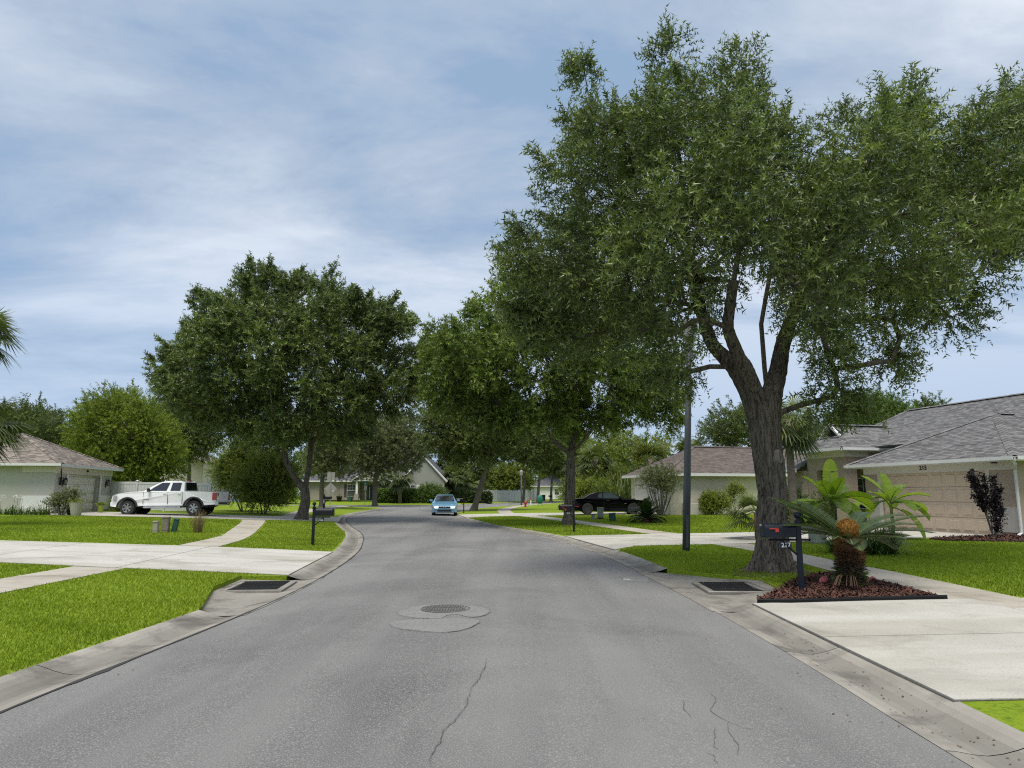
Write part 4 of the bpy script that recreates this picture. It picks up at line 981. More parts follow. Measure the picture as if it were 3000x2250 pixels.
class House:
    """local frame: +u along the front, +b back into the house, z up from the floor"""
    def __init__(s, name, label, O, eu, zf=None, cat='house'):
        eu = Vector((eu[0], eu[1], 0)).normalized(); s.t = thing(name, label, cat, (O[0], O[1], tz(*O) if zf is None else zf))
        s.u = eu; s.O = O
    def setb(s, eb): s.b = Vector((eb[0], eb[1], 0)).normalized(); return s
    def P(s, u, b, z): return s.u * u + s.b * b + Vector((0, 0, z))
    def box(s, mb, a, c, tint=.5):
        (u0, b0, z0), (u1, b1, z1) = a, c
        V = [s.P(u, b, z) for z in (z0, z1) for u, b in ((u0, b0), (u1, b0), (u1, b1), (u0, b1))]
        mb.add(V, [(0, 3, 2, 1), (4, 5, 6, 7), (0, 1, 5, 4), (1, 2, 6, 5), (2, 3, 7, 6), (3, 0, 4, 7)], tint); return mb
    def part(s, name, mat, *boxes, parent=None, bevel=0):
        mb = MB()
        for a, c in boxes: s.box(mb, a, c)
        return mb.build(name, mat, parent or s.t, bevel=bevel)
    def garage_door(s, u0, u1, b, z1, mat, rows=4, cols=8):
        d = s.part('garage_door', mat, ((u0, b, .02), (u1, b + .05, z1)))
        for r in range(rows):
            h = (z1 - .02) / rows
            for c in range(cols):
                w = (u1 - u0) / cols; a = u0 + c * w + w * .12; e = u0 + (c + 1) * w - w * .12; z = .02 + r * h + h * .16; zz = .02 + (r + 1) * h - h * .16
                mb = MB(); o = [s.P(a, b + .004, z), s.P(e, b - .001, z), s.P(e, b - .001, zz), s.P(a, b - .001, zz)]; i_ = .035
                n = [s.P(a + i_, b + .012 - .045, z + i_), s.P(e - i_, b + .012 - .045, z + i_), s.P(e - i_, b - .033, zz - i_), s.P(a + i_, b - .033, zz - i_)]
                mb.add(o + n, [(4, 5, 6, 7), (0, 1, 5, 4), (1, 2, 6, 5), (2, 3, 7, 6), (3, 0, 4, 7)]); mb.build('panel', mat, d)
            if r: s.part('seam', MT['joint'], ((u0, b - .004, .02 + r * h - .006), (u1, b + .01, .02 + r * h + .006)), parent=d)
        s.part('seal', MT['black'], ((u0, b - .01, 0), (u1, b + .04, .02)), parent=d)
        return d
    def window(s, u0, u1, b, z0, z1, face='b', cols=3, rows=4, trim=.05, sash=True):
        """on a wall facing -b (face 'b') or facing -u (face 'u', then u is constant=u0 and b0..b1 = u1,b)"""
        def bx(mb, a0, a1, d0, d1, za, zb):
            if face == 'b': s.box(mb, (a0, b + d0, za), (a1, b + d1, zb))
            else: s.box(mb, (b + d0, a0, za), (b + d1, a1, zb))
        w = MB(); bx(w, u0, u1, .05, .06, z0, z1); w = w.build('window', MT['glass'], s.t)
        f = MB()
        for a0, a1, za, zb in ((u0 - trim, u0, z0 - trim, z1 + trim), (u1, u1 + trim, z0 - trim, z1 + trim), (u0, u1, z0 - trim, z0), (u0, u1, z1, z1 + trim)): bx(f, a0, a1, -.03, .05, za, zb)
        f.build('frame', MT['white'], w)
        bl = MB(); zm = z0 + (z1 - z0) * (.5 if sash else 0); bx(bl, u0 + .03, u1 - .03, .08, .09, zm if sash else z0, z1); bl.build('blind', MT['blind'], w)
        m = MB()
        for k in range(1, cols): a = u0 + (u1 - u0) * k / cols; bx(m, a - .011, a + .011, .02, .045, zm if sash else z0, z1)
        for k in range(1, rows // (2 if sash else 1) + (0 if sash else 0)):
            q = (zm if sash else z0) + (z1 - (zm if sash else z0)) * k / max(1, rows // (2 if sash else 1)); bx(m, u0, u1, .02, .045, q - .011, q + .011)
        if sash: bx(m, u0, u1, .0, .046, zm - .025, zm + .025)
        if m.v: m.build('muntin', MT['white'], w)
        return w
    def gutter(s, pts, parent=None, h=.14):
        """fascia and gutter along the eave line points (u,b,z)"""
        mb = MB()
        for a, c in zip(pts[:-1], pts[1:]):
            A, B = s.P(*a), s.P(*c); d = (B - A).normalized(); n = d.cross(Vector((0, 0, 1))).normalized(); z = Vector((0, 0, 1))
            for w0, w1, z0, z1 in ((-.02, .02, -h, .0), (.0, .11, -.02, .0), (.09, .12, -h * .75, .012), (0, .12, -h * .78, -h * .7)):
                V = [A + n * w0 + z * z0, B + n * w0 + z * z0, B + n * w1 + z * z0, A + n * w1 + z * z0, A + n * w0 + z * z1, B + n * w0 + z * z1, B + n * w1 + z * z1, A + n * w1 + z * z1]
                mb.add(V, [(0, 3, 2, 1), (4, 5, 6, 7), (0, 1, 5, 4), (1, 2, 6, 5), (2, 3, 7, 6), (3, 0, 4, 7)])
        return mb.build('gutter', MT['fascia'], parent or s.t)
    def lantern(s, u, b, z):
        l = MB(); c = s.P(u, b - .16, z); l.lathe([(.10, -.02), (.075, .06), (.02, .10), (.015, .16)], tuple(c + Vector((0, 0, .16))), 8); l.lathe([(.05, 0), (.085, .02), (.085, .03)], tuple(c + Vector((0, 0, -.16))), 8)
        for k in range(8):
            a = math.pi * 2 * k / 8; l.tube([c + Vector((math.cos(a) * .085, math.sin(a) * .085, -.14)), c + Vector((math.cos(a) * .10, math.sin(a) * .10, .15))], .008, 4)
        l.tube([s.P(u, b, z - .1), s.P(u, b - .06, z + .34), s.P(u, b - .16, z + .36), c + Vector((0, 0, .3))], .014, 6); s.box(l, (u - .06, b - .03, z - .22), (u + .06, b, z + .1))
        o = l.build('wall_lantern', MT['black'], s.t); g = MB().lathe([(.07, -.13), (.082, .14)], tuple(c), 8); g.build('pane', MT['lamp_glass'], o); return o

# ---- the tan house with the grey roof (numbered 215)
H = House('tan_house', 'tan stucco house with grey shingle roof and tan panel garage door numbered 215', (16.74, 23.83), (-.249, .968)).setb((.968, .249))
t = H.t; W = 2.56; w = MB(); bd = H.b
wall_with_holes(w, H.P(0, 0, 0), H.u, .0, W, 6.87, [(1.08, 5.95, -.01, 2.22)], .2, bd)
H.box(w, (0, .2, 0), (.2, 9, W)); H.box(w, (6.67, .2, 0), (6.87, 3.3, W)); H.box(w, (6.87, 3.1, 0), (9.16, 3.3, 3.4)); H.box(w, (11.8, .85, 0), (13.1, 1.05, W)); H.box(w, (12.9, 1.05, 0), (13.1, 11, W)); H.box(w, (0, 8.8, 0), (12.9, 9.0, W))
w.build('wall', MT['tan'], t)
H.part('header_band', MT['putty'], ((-.03, -.035, 2.22), (6.9, 0, 2.56)))
for q in (((.92, -.03, 0), (1.08, .1, 2.22)), ((5.95, -.03, 0), (6.13, .1, 2.22))): H.part('door_trim', MT['putty'], q)
for q in (((-.03, -.035, .14), (.92, 0, .98)), ((6.13, -.035, .14), (6.9, 0, .98))): H.part('base_band', MT['base_band'], q)
H.garage_door(1.08, 5.95, .06, 2.22, MT['gdoor_tan'])
Mh = Matrix.Translation(H.P(3.72, -.045, 2.40)) @ Matrix((( -H.u.x, 0, -H.b.x, 0), (-H.u.y, 0, -H.b.y, 0), (0, 1, 0, 0), (0, 0, 0, 1)))
text_mesh('house_number', '215', .24, MT['black'], t, Mh)
# porch
p = MB(); wall_with_holes(p, H.P(9.16, .9, 0), H.u, 0, 3.42, 2.64, [(.72, 1.95, .0, 2.55)], .25, bd); H.box(p, (9.16, 1.15, 0), (9.41, 1.55, 3.42)); H.box(p, (9.16, 1.55, 2.55), (9.41, 3.1, 3.42)); H.box(p, (11.55, 1.15, 0), (11.8, 3.1, 3.42)); p.build('porch_wall', MT['tan'], t)
H.part('porch_band', MT['putty'], ((9.10, .86, 3.12), (11.86, .9, 3.44)), ((9.10, .9, 3.12), (9.16, 2.2, 3.44)))
H.part('front_door', MT['dark_door'], ((7.1, 3.02, 0), (8.9, 3.09, 2.5)))
gl = MB().lathe([(.0001, 0), (.24, 0)], n=20, M=Matrix.Translation(H.P(8.15, 3.0, 1.35)) @ Matrix(((H.u.x, 0, H.b.x, 0), (H.u.y, 0, H.b.y, 0), (0, 2.6, 0, 0), (0, 0, 0, 1)))); gl.build('door_glass', MT['glass'], t)
H.window(10.0, 11.3, 2.9, .75, 2.15, cols=3); H.part('inner_wall', MT['tan'], ((9.41, 2.96, 0), (11.55, 3.06, 3.4)))
# roofs
ez = 2.62; ov = .5
A = [(-ov, -ov, ez), (6.87 + ov, -ov, ez), (3.43, 3.4, 4.55)]
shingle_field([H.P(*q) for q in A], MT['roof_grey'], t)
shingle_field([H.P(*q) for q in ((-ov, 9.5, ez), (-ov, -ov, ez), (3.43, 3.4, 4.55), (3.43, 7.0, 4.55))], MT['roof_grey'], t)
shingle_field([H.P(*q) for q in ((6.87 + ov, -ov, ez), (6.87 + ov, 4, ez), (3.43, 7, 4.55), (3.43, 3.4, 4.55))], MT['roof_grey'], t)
ridge(t, H.P(-ov, -ov, ez + .02), H.P(3.43, 3.4, 4.57), MT['roof_grey']); ridge(t, H.P(6.87 + ov, -ov, ez + .02), H.P(3.43, 3.4, 4.57), MT['roof_grey']); ridge(t, H.P(3.43, 3.4, 4.58), H.P(3.43, 7.0, 4.58), MT['roof_grey'])
rz_ = 5.62
fz = lambda b: ez + (rz_ - ez) * (b - .35) / 6.05
fu = lambda b: 13.6 - 2.7 * (b - .35) / 6.05
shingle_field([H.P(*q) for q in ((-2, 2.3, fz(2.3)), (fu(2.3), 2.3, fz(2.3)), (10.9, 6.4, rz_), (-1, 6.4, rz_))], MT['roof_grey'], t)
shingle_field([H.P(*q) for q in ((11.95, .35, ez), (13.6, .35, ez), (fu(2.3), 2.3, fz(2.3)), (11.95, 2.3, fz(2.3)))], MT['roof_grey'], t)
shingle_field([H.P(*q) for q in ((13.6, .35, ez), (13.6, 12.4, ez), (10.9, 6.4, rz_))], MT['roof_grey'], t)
ridge(t, H.P(10.9, 6.4, rz_ + .03), H.P(-1, 6.4, rz_ + .03), MT['roof_grey']); ridge(t, H.P(13.6, .35, ez + .03), H.P(10.9, 6.4, rz_ + .03), MT['roof_grey'])
pz = 3.5; pr = 4.72
shingle_field([H.P(*q) for q in ((8.66, .4, pz), (12.3, .4, pz), (11.1, 1.55, pz + .72), (9.86, 1.55, pz + .72))], MT['roof_grey'], t)
shingle_field([H.P(*q) for q in ((8.66, 5.0, pz), (8.66, .4, pz), (9.86, 1.55, pz + .72), (10.48, 1.3, pr), (10.48, 5.6, pr))], MT['roof_grey'], t)
shingle_field([H.P(*q) for q in ((12.3, .4, pz), (12.3, 5, pz), (10.48, 5.6, pr), (10.48, 1.3, pr), (11.1, 1.55, pz + .72))], MT['roof_grey'], t)
ridge(t, H.P(10.48, 1.25, pr + .03), H.P(10.48, 4.7, pr + .03), MT['roof_grey']); ridge(t, H.P(8.66, .4, pz + .03), H.P(9.86, 1.55, pz + .75), MT['roof_grey'])
vg = MB(); vg.add([H.P(9.9, 1.5, pz + .72), H.P(11.06, 1.5, pz + .72), H.P(10.48, 1.5, pr - .05)], [(0, 1, 2)]); vg.build('gable_vent', MT['darkvoid'], t)
rk = MB()
for a, c in (((9.75, 1.26, pz + .62), (10.48, 1.26, pr + .02)), ((11.21, 1.26, pz + .62), (10.48, 1.26, pr + .02))):
    A0, B0 = H.P(*a), H.P(*c); rk.tube([A0, B0], .075, 4)
rk.build('rake_board', MT['fascia'], t)
H.gutter([(6.87 + ov, -ov, ez), (-ov, -ov, ez), (-ov, 8, ez)]); H.gutter([(12.3, 3, pz), (12.3, .4, pz), (8.66, .4, pz), (8.66, 3.2, pz)]); H.gutter([(13.6, .35, ez), (11.95, .35, ez)])
H.part('soffit', MT['fascia'], ((-ov, -ov, ez - .13), (6.87 + ov, .0, ez - .09)), ((-ov, 0, ez - .13), (0, 8, ez - .09)), ((8.66, .4, pz - .13), (12.3, 3.0, pz - .09)))
ds = MB(); q = [(-.42, -.5, 2.5), (-.42, -.42, 2.38), (-.1, -.08, 2.2), (-.08, -.06, .15), (-.1, -.25, .06)]; ds.tube([H.P(*z) for z in q], .05, 6); ds.build('downspout', MT['fascia'], t)
H.part('camera_mount', MT['black'], ((.55, -.2, 2.44), (.67, -.06, 2.5)))

# ---- the grey stucco house on the left (numbered 204)
K = House('grey_house', 'pale grey stucco house with weathered brown shingle hip roof and cream garage door numbered 204', (-25.0, 39.2), (-.14, .99)).setb((-.99, -.14))
t = K.t; W = 2.62; w = MB()
wall_with_holes(w, K.P(0, 0, 0), K.u, 0, W, 7.4, [(1.46, 5.7, -.01, 2.16)], .35, K.b); K.box(w, (0, .35, 0), (.2, 14, W)); K.box(w, (7.2, .35, 0), (7.4, 8, W)); w.build('wall', MT['grey_stucco'], t)
K.part('header_band', MT['putty'], ((-.05, -.05, 2.2), (7.45, 0, 2.62)), ((-.05, 0, 2.24), (0, 1.7, 2.62)))
for q in (((-.04, -.04, .12), (1.3, 0, .98)), ((-.04, 0, .12), (0, 1.6, .98)), ((5.9, -.04, .12), (7.44, 0, .98))): K.part('base_band', MT['white'], q)
for q in (((1.3, -.04, 0), (1.46, .05, 2.2)), ((5.7, -.04, 0), (5.88, .05, 2.2))): K.part('door_trim', MT['white'], q)
K.garage_door(1.46, 5.7, .28, 2.16, MT['gdoor_cream'], 4, 8)
K.lantern(.85, 0, 1.72); K.lantern(6.6, 0, 1.72)
sp = MB().tube([K.P(.45, -.05, 2.5), K.P(.42, -.12, 2.0), K.P(.4, -.1, 1.75)], .025, 6); sp.tube([K.P(.4, -.1, 2.0), K.P(.4, -.1, 1.55)], .06, 8); sp.build('rolled_flag', MT['black'], t)
Mk = Matrix.Translation(K.P(3.75, -.06, 2.42)) @ Matrix(((K.u.x, 0, -K.b.x, 0), (K.u.y, 0, -K.b.y, 0), (0, 1, 0, 0), (0, 0, 0, 1)))
text_mesh('house_number', '204', .20, MT['black'], t, Mk)
ez = 2.70; R1 = 4.62
shingle_field([K.P(*q) for q in ((-.5, -.5, ez), (7.9, -.5, ez), (3.7, 3.7, R1))], MT['roof_tan'], t, .15)
shingle_field([K.P(*q) for q in ((-.5, 14, ez), (-.5, -.5, ez), (3.7, 3.7, R1), (3.7, 14, R1))], MT['roof_tan'], t, .15)
shingle_field([K.P(*q) for q in ((7.9, -.5, ez), (7.9, 14, ez), (3.7, 14, R1), (3.7, 3.7, R1))], MT['roof_tan'], t, .3)
ridge(t, K.P(-.5, -.5, ez + .03), K.P(3.7, 3.7, R1 + .03), MT['roof_tan']); ridge(t, K.P(7.9, -.5, ez + .03), K.P(3.7, 3.7, R1 + .03), MT['roof_tan'])
K.gutter([(-.5, 14, ez), (-.5, -.5, ez), (7.9, -.5, ez)][::-1], h=.16); K.gutter([(-.5, 14, ez), (-.5, -.5, ez)], h=.16)
K.part('soffit', MT['fascia'], ((-.5, -.5, ez - .14), (7.9, 0, ez - .1)), ((-.5, 0, ez - .14), (0, 14, ez - .1)))

# ---- the beige house with the brown roof
a12 = R(12); B = House('beige_house', 'beige stucco house with low brown shingle hip roof behind the crape myrtle', (10.0, 45.5), (math.cos(a12), math.sin(a12))).setb((-math.sin(a12), math.cos(a12)))
t = B.t; W = 2.5; w = MB(); B.box(w, (0, 0, 0), (.2, 6.6, W)); wall_with_holes(w, B.P(.2, 0, 0), B.u, 0, W, 15.6, [(9.9, 11.2, .8, 2.05)], .2, B.b); w.build('wall', MT['cream_stucco'], t)
B.part('garage_trim', MT['white'], ((-.04, .5, 0), (0, .68, 2.3)), ((-.04, .68, 2.12), (0, 5.8, 2.3)), ((-.04, 5.6, 0), (0, 5.8, 2.12))); gd = B.part('garage_door', MT['gdoor_cream'], ((-.02, .68, 0), (.0, 5.6, 2.12)))
B.window(10.1, 11.4, 0, .8, 2.05, cols=3)
B.part('meter_box', MT['grey_stucco'], ((3.9, -.14, 1.0), (4.6, 0, 1.62)), bevel=.01); B.part('air_conditioner', MT['grey_stucco'], ((.75, -.75, .0), (1.6, -.12, .75)), bevel=.02); B.part('soffit_vent', MT['grey_stucco'], ((.9, -.02, 2.2), (1.3, 0, 2.36)))
mt = MB().lathe([(.09, 0), (.09, .1), (.07, .12)], M=Matrix.Translation(B.P(4.3, -.14, 1.35)) @ Matrix.Rotation(R(90), 4, 'X'), n=14); mt.build('meter_dial', MT['glass'], t)
ez = 2.62; r_ = 4.55
shingle_field([B.P(*q) for q in ((-.5, -.5, ez), (16.5, -.5, ez), (13, 3.3, r_), (3.3, 3.3, r_))], MT['roof_brown'], t, .15)
shingle_field([B.P(*q) for q in ((-.5, 7.1, ez), (-.5, -.5, ez), (3.3, 3.3, r_))], MT['roof_brown'], t, .15)
shingle_field([B.P(*q) for q in ((16.5, 7.1, ez), (-.5, 7.1, ez), (3.3, 3.3, r_), (13, 3.3, r_))], MT['roof_brown'], t, .4)
ridge(t, B.P(-.5, -.5, ez + .03), B.P(3.3, 3.3, r_ + .03), MT['roof_brown']); ridge(t, B.P(3.3, 3.3, r_ + .03), B.P(13, 3.3, r_ + .03), MT['roof_brown'])
B.gutter([(16.5, -.5, ez), (-.5, -.5, ez), (-.5, 7.1, ez)], h=.18); B.part('soffit', MT['fascia'], ((-.5, -.5, ez - .16), (16.5, 0, ez - .12)), ((-.5, 0, ez - .16), (0, 7.1, ez - .12)))

# ---- the far grey house with the big gable
D = House('gabled_house', 'taupe house with slate shingles, white porch gable and tall sage gable end', (-29.8, 104.0), (1, 0), zf=.93).setb((0, 1))
t = D.t; w = MB(); wall_with_holes(w, D.P(0, 0, 0), D.u, 0, 2.75, 7.6, [(.5, 4.9, 0, 2.15), (5.95, 7.05, .55, 2.2)], .2, D.b); D.box(w, (0, .2, 0), (.2, 10, 2.75)); D.box(w, (7.6, .9, 0), (11.0, 1.1, 2.75)); wall_with_holes(w, D.P(11.0, 0, 0), D.u, 0, 2.75, 3.0, [(.45, 2.05, .75, 2.2)], .2, D.b); w.build('wall', MT['taupe'], t)
D.part('garage_door', MT['taupe'], ((.5, .1, 0), (4.9, .16, 2.15)))
D.window(5.95, 7.05, 0, .55, 2.2, cols=3); D.window(11.45, 13.05, 0, .75, 2.2, cols=4)
sh = D.part('shutter', material('plum_shutter', (.05, .03, .045), .7), ((5.5, -.05, .5), (5.85, 0, 2.25)));
for a in (7.15, 13.15): D.part('shutter', sh.data.materials[0], ((a, -.05, .5), (a + .35, 0, 2.25)))
D.part('front_door', MT['dark_door'], ((8.7, .84, 0), (10.0, .9, 2.1)))
for q in (((8.4, .83, 0), (8.5, .9, 2.1)), ((8.95, .82, .2), (9.03, .84, 1.9)), ((9.6, .82, .2), (9.68, .84, 1.9))): D.part('sidelight', MT['white'], q)
D.part('porch_column', MT['white'], ((7.45, -1.4, .9), (7.75, -1.1, 2.75)), bevel=.02); D.part('column_plinth', MT['taupe'], ((7.3, -1.55, 0), (7.9, -.95, .9))); D.part('porch_column', MT['white'], ((10.9, -1.4, 0), (11.15, -1.1, 2.75)))
pg = MB(); g = [(7.0, 2.9), (11.6, 2.9), (9.3, 4.1)]; pg.add([D.P(u, -1.5, z) for u, z in g] + [D.P(u, -1.4, z) for u, z in g], [(0, 1, 2), (5, 4, 3), (0, 3, 4, 1), (1, 4, 5, 2), (2, 5, 3, 0)]); pg.build('porch_gable', MT['putty'], t)
D.part('porch_beam', MT['white'], ((7.0, -1.5, 2.7), (11.6, -1.1, 2.95)))
pr_ = MB(); pr_.tube([D.P(6.8, -1.6, 2.85), D.P(9.3, -1.6, 4.2), D.P(11.8, -1.6, 2.85)], .12, 4); pr_.build('rake_board', MT['white'], t)
shingle_field([D.P(*q) for q in ((6.8, -1.6, 2.9), (6.8, 3.0, 2.9), (9.3, 4.6, 4.25), (9.3, -1.6, 4.25))], MT['roof_slate'], t, .4); shingle_field([D.P(*q) for q in ((11.8, 3.0, 2.9), (11.8, -1.6, 2.9), (9.3, -1.6, 4.25), (9.3, 4.6, 4.25))], MT['roof_slate'], t, .4)
shingle_field([D.P(*q) for q in ((-.5, -.5, 2.8), (14.4, -.5, 2.8), (14.4, 6.5, 6.4), (5.5, 6.5, 6.4))], MT['roof_slate'], t, .4); shingle_field([D.P(*q) for q in ((-.5, 13, 2.8), (-.5, -.5, 2.8), (5.5, 6.5, 6.4))], MT['roof_slate'], t, .4)
D.gutter([(14.2, -.5, 2.8), (-.5, -.5, 2.8)], h=.2)
w = MB(); gy = -2.2; gx0, gx1, gm = 14.1, 20.2, 17.2
g = [(gx0, 0), (gx1, 0), (gx1, 2.9), (gm, 6.0), (gx0, 2.7)]; w.add([D.P(u, gy, z) for u, z in g] + [D.P(u, gy + .2, z) for u, z in g], [(0, 1, 2, 3, 4), (9, 8, 7, 6, 5)] + [(i, 5 + i, 5 + (i + 1) % 5, (i + 1) % 5) for i in range(5)]); D.box(w, (gx0, gy + .2, 0), (gx0 + .2, 8, 2.7)); w.build('gable_wall', MT['sage'], t)
D.window(15.45, 16.0, gy - .06, 1.0, 2.1, cols=2, sash=False, rows=3); D.part('shutter', MT['white'], ((16.25, gy - .05, .95), (16.8, gy, 2.15)))
rb = MB(); rb.tube([D.P(gx0 - .4, gy - .2, 2.45), D.P(gm, gy - .2, 6.2), D.P(gx1 + .4, gy - .2, 2.6)], .15, 4); rb.build('rake_board', MT['white'], t); rb = MB().tube([D.P(gx0 - .05, gy - .1, 2.5), D.P(gx0 + .1, gy - .1, 2.2), D.P(gx0 + .1, gy - .1, 0)], .07, 6); rb.build('downspout', MT['white'], t)
shingle_field([D.P(*q) for q in ((gx0 - .4, gy - .2, 2.55), (gx0 - .4, 9, 2.55), (gm, 9, 6.25), (gm, gy - .2, 6.25))], MT['roof_slate'], t, .4); shingle_field([D.P(*q) for q in ((gx1 + .4, 9, 2.65), (gx1 + .4, gy - .2, 2.65), (gm, gy - .2, 6.25), (gm, 9, 6.25))], MT['roof_slate'], t, .4)

# ---- simpler houses glimpsed between the trees
def plain_house(name, label, x, y, wd, dp, ez, pitch, wallm, roofm, rz=0, gable=False, wins=(), zf=None):
    h = House(name, label, (x, y), (math.cos(rz), math.sin(rz)), zf=zf).setb((-math.sin(rz), math.cos(rz))); t = h.t
    w = MB(); wall_with_holes(w, h.P(0, 0, 0), h.u, 0, ez, wd, [(a, a + .9, .9, 2.0) for a in wins], .2, h.b); h.box(w, (0, .2, 0), (.2, dp, ez)); h.box(w, (wd - .2, .2, 0), (wd, dp, ez)); o = .45; run = (wd if gable else dp) / 2 + o; rz2 = ez + run * pitch
    if gable: w.add([h.P(0, 0, ez), h.P(wd, 0, ez), h.P(wd / 2, 0, ez + wd / 2 * pitch)], [(0, 1, 2)])
    w.build('wall', wallm, t)
    for a in wins: h.window(a, a + .9, 0, .9, 2.0, cols=2, sash=True)
    if gable:
        shingle_field([h.P(*q) for q in ((-o, -o, ez), (-o, dp, ez), (wd / 2, dp, rz2), (wd / 2, -o, rz2))], roofm, t, .45); shingle_field([h.P(*q) for q in ((wd + o, dp, ez), (wd + o, -o, ez), (wd / 2, -o, rz2), (wd / 2, dp, rz2))], roofm, t, .45)
        MB().tube([h.P(-o, -o, ez - .12), h.P(wd / 2, -o, rz2 - .12), h.P(wd + o, -o, ez - .12)], .12, 4).build('rake_board', MT['white'], t)
    else:
        i = min(run, wd / 2 + o - .05); shingle_field([h.P(*q) for q in ((-o, -o, ez), (wd + o, -o, ez), (wd + o - i, dp / 2, rz2), (-o + i, dp / 2, rz2))], roofm, t, .45)
        shingle_field([h.P(*q) for q in ((-o, dp + o, ez), (-o, -o, ez), (-o + i, dp / 2, rz2))], roofm, t, .45); shingle_field([h.P(*q) for q in ((wd + o, -o, ez), (wd + o, dp + o, ez), (wd + o - i, dp / 2, rz2))], roofm, t, .45)
        h.gutter([(wd + o, -o, ez), (-o, -o, ez)], h=.2)
    return h
plain_house('blue_house', 'blue stucco house with a white gable rake behind the rounded oak', -43.5, 102, 8.0, 9, 2.7, .62, MT['blue_wall'], MT['roof_slate'], gable=True, wins=(6.0,))
plain_house('tan_back_house', 'tan gabled house behind the lime tree and white fence', -43.0, 74, 10.5, 9, 4.6, .45, MT['putty'], MT['roof_tan'], rz=R(8), gable=True)
plain_house('brown_back_house', 'brown roofed house behind the grey stucco house', -50.5, 76, 8.0, 9, 4.4, .30, MT['grey_stucco'], MT['roof_tan'], rz=R(5))
plain_house('far_white_house', 'small white house with grey roof beyond the curved white fence', 4.2, 148, 8.5, 8, 2.7, .5, MT['white'], MT['roof_slate'], wins=(4.6, 6.3))
plain_house('far_grey_roofed_house', 'grey roofed house peeking over the curved white fence', -7.5, 140, 8.0, 8, 3.0, .75, MT['sage'], MT['roof_slate'])
plain_house('far_cream_house', 'cream house with porch at the far end of the street', 15.5, 158, 9.5, 8, 2.8, .5, MT['putty'], MT['roof_slate'], wins=(2.0, 5.5))
plain_house('far_white_roofed_house', 'pale house glimpsed between the palm trunks', 14.6, 112, 7.0, 7, 2.6, .45, MT['white'], MT['roof_slate'], wins=(3.0,))

# ---- fences
def board_fence(name, label, pts, h, bw, mat, post_every=2.4, gap=.012, rails=True, cap=True, thick=.03, kind_board='board'):
    t = thing(name, label, 'fence', (0, 0, 0)); P = np.array(pts, float); s = np.concatenate([[0], np.cumsum(np.linalg.norm(np.diff(P, axis=0), axis=1))]); n = int(s[-1] / bw)
    me = None
    def pt(u): return np.array([np.interp(u, s, P[:, 0]), np.interp(u, s, P[:, 1])])
    for i in range(n):
        c = pt((i + .5) * bw); d = pt((i + .9) * bw) - pt((i + .1) * bw); a = math.atan2(d[1], d[0])
        if me is None:
            o = MB().box((0, 0, h / 2), (bw - gap, thick, h - (.1 if cap else 0)), tint=.5).build(kind_board, mat, t); me = o.data
        else: o = bpy.data.objects.new(kind_board, me); COL.objects.link(o); o.parent = t
        o.location = (c[0], c[1], tz(*c)); o.rotation_euler = (0, 0, a)
    k = int(s[-1] / post_every) + 1; pm = None
    for i in range(k + 1):
        c = pt(min(i * post_every, s[-1]))
        if pm is None:
            mb = MB().box((0, 0, h / 2), (.13, .13, h + .06)); mb.box((0, 0, h + .05), (.17, .17, .03)); mb.box((0, 0, h + .09), (.13, .13, .05), taper=.2); o = mb.build('post', mat, t); pm = o.data
        else: o = bpy.data.objects.new('post', pm); COL.objects.link(o); o.parent = t
        o.location = (c[0], c[1], tz(*c))
    if rails:
        for i in range(k):
            a, b = pt(i * post_every), pt(min((i + 1) * post_every, s[-1]))
            if np.linalg.norm(b - a) < .1: continue
            for z in (.12, h - .08):
                za, zb = tz(*a) + z, tz(*b) + z; ang = math.atan2(b[1] - a[1], b[0] - a[0]); MB().box(((a[0] + b[0]) / 2, (a[1] + b[1]) / 2, (za + zb) / 2), (np.linalg.norm(b - a), .06, .14), ang).build('rail', mat, t)
    return t
MT['vinyl'] = material('white_vinyl', (.60, .62, .62), .5, (.52, .54, .53), .8, 6, stain=(.40, .42, .38), stain_scale=1.2, stain_lo=.55, stain_hi=.8)
MT['grey_wood'] = material('grey_weathered_wood', (.42, .42, .41), .9, (.30, .30, .29), 3, 6, stretch=(6, 6, .6))
board_fence('vinyl_fence', 'white vinyl privacy fence behind the white pickup truck', [(-26.2, 46.6), (-19.4, 46.2)], 1.85, .2, MT['vinyl'], 1.9)
fp = [(-5.6, 113.6), (-4.3, 114.2), (-3.0, 116), (-1.2, 119), (.8, 123.5), (2.6, 128.5), (4.6, 135)]
board_fence('vinyl_fence', 'curved white panel fence at the bend of the far street', smooth_line(fp), 1.85, .3, MT['vinyl'], 2.2, gap=.006)
board_fence('wood_fence', 'grey picket fence with gaps behind the dark clipped hedge', [(-12.6, 112.5), (-8.5, 112.8), (-5.8, 113.4)], 1.85, .2, MT['grey_wood'], 2.4, gap=.05, cap=False)
# ------------------------------------------------------------------ vehicles
def paint(name, c, metal=0.0): return material(name, c, .32, tuple(min(1, v * 1.06) for v in c), 1.5, coat=.8, spec=.5, metal=metal)
MT['tyre'] = material('tyre_rubber', (.016, .016, .017), .85, (.026, .026, .026), 8)
MT['alloy'] = material('alloy_wheel', (.46, .47, .48), .3, (.38, .39, .40), 6, metal=.8)
MT['dark_alloy'] = material('dark_alloy', (.10, .10, .11), .35, (.07, .07, .08), 6, metal=.7)
MT['car_glass'] = material('car_glass', (.012, .014, .017), .06, (.02, .022, .026), 2, spec=.8, coat=.5)
MT['lens'] = material('headlamp_lens', (.40, .41, .40), .25, (.28, .29, .28), 8, spec=.3)
MT['lens_red'] = material('tail_lens', (.40, .012, .015), .15, (.30, .01, .012), 8, coat=.6)
MT['chrome'] = material('chrome', (.62, .63, .65), .12, (.5, .51, .53), 5, metal=1.0)
MT['trim'] = material('black_plastic', (.02, .02, .021), .6, (.03, .03, .031), 6)
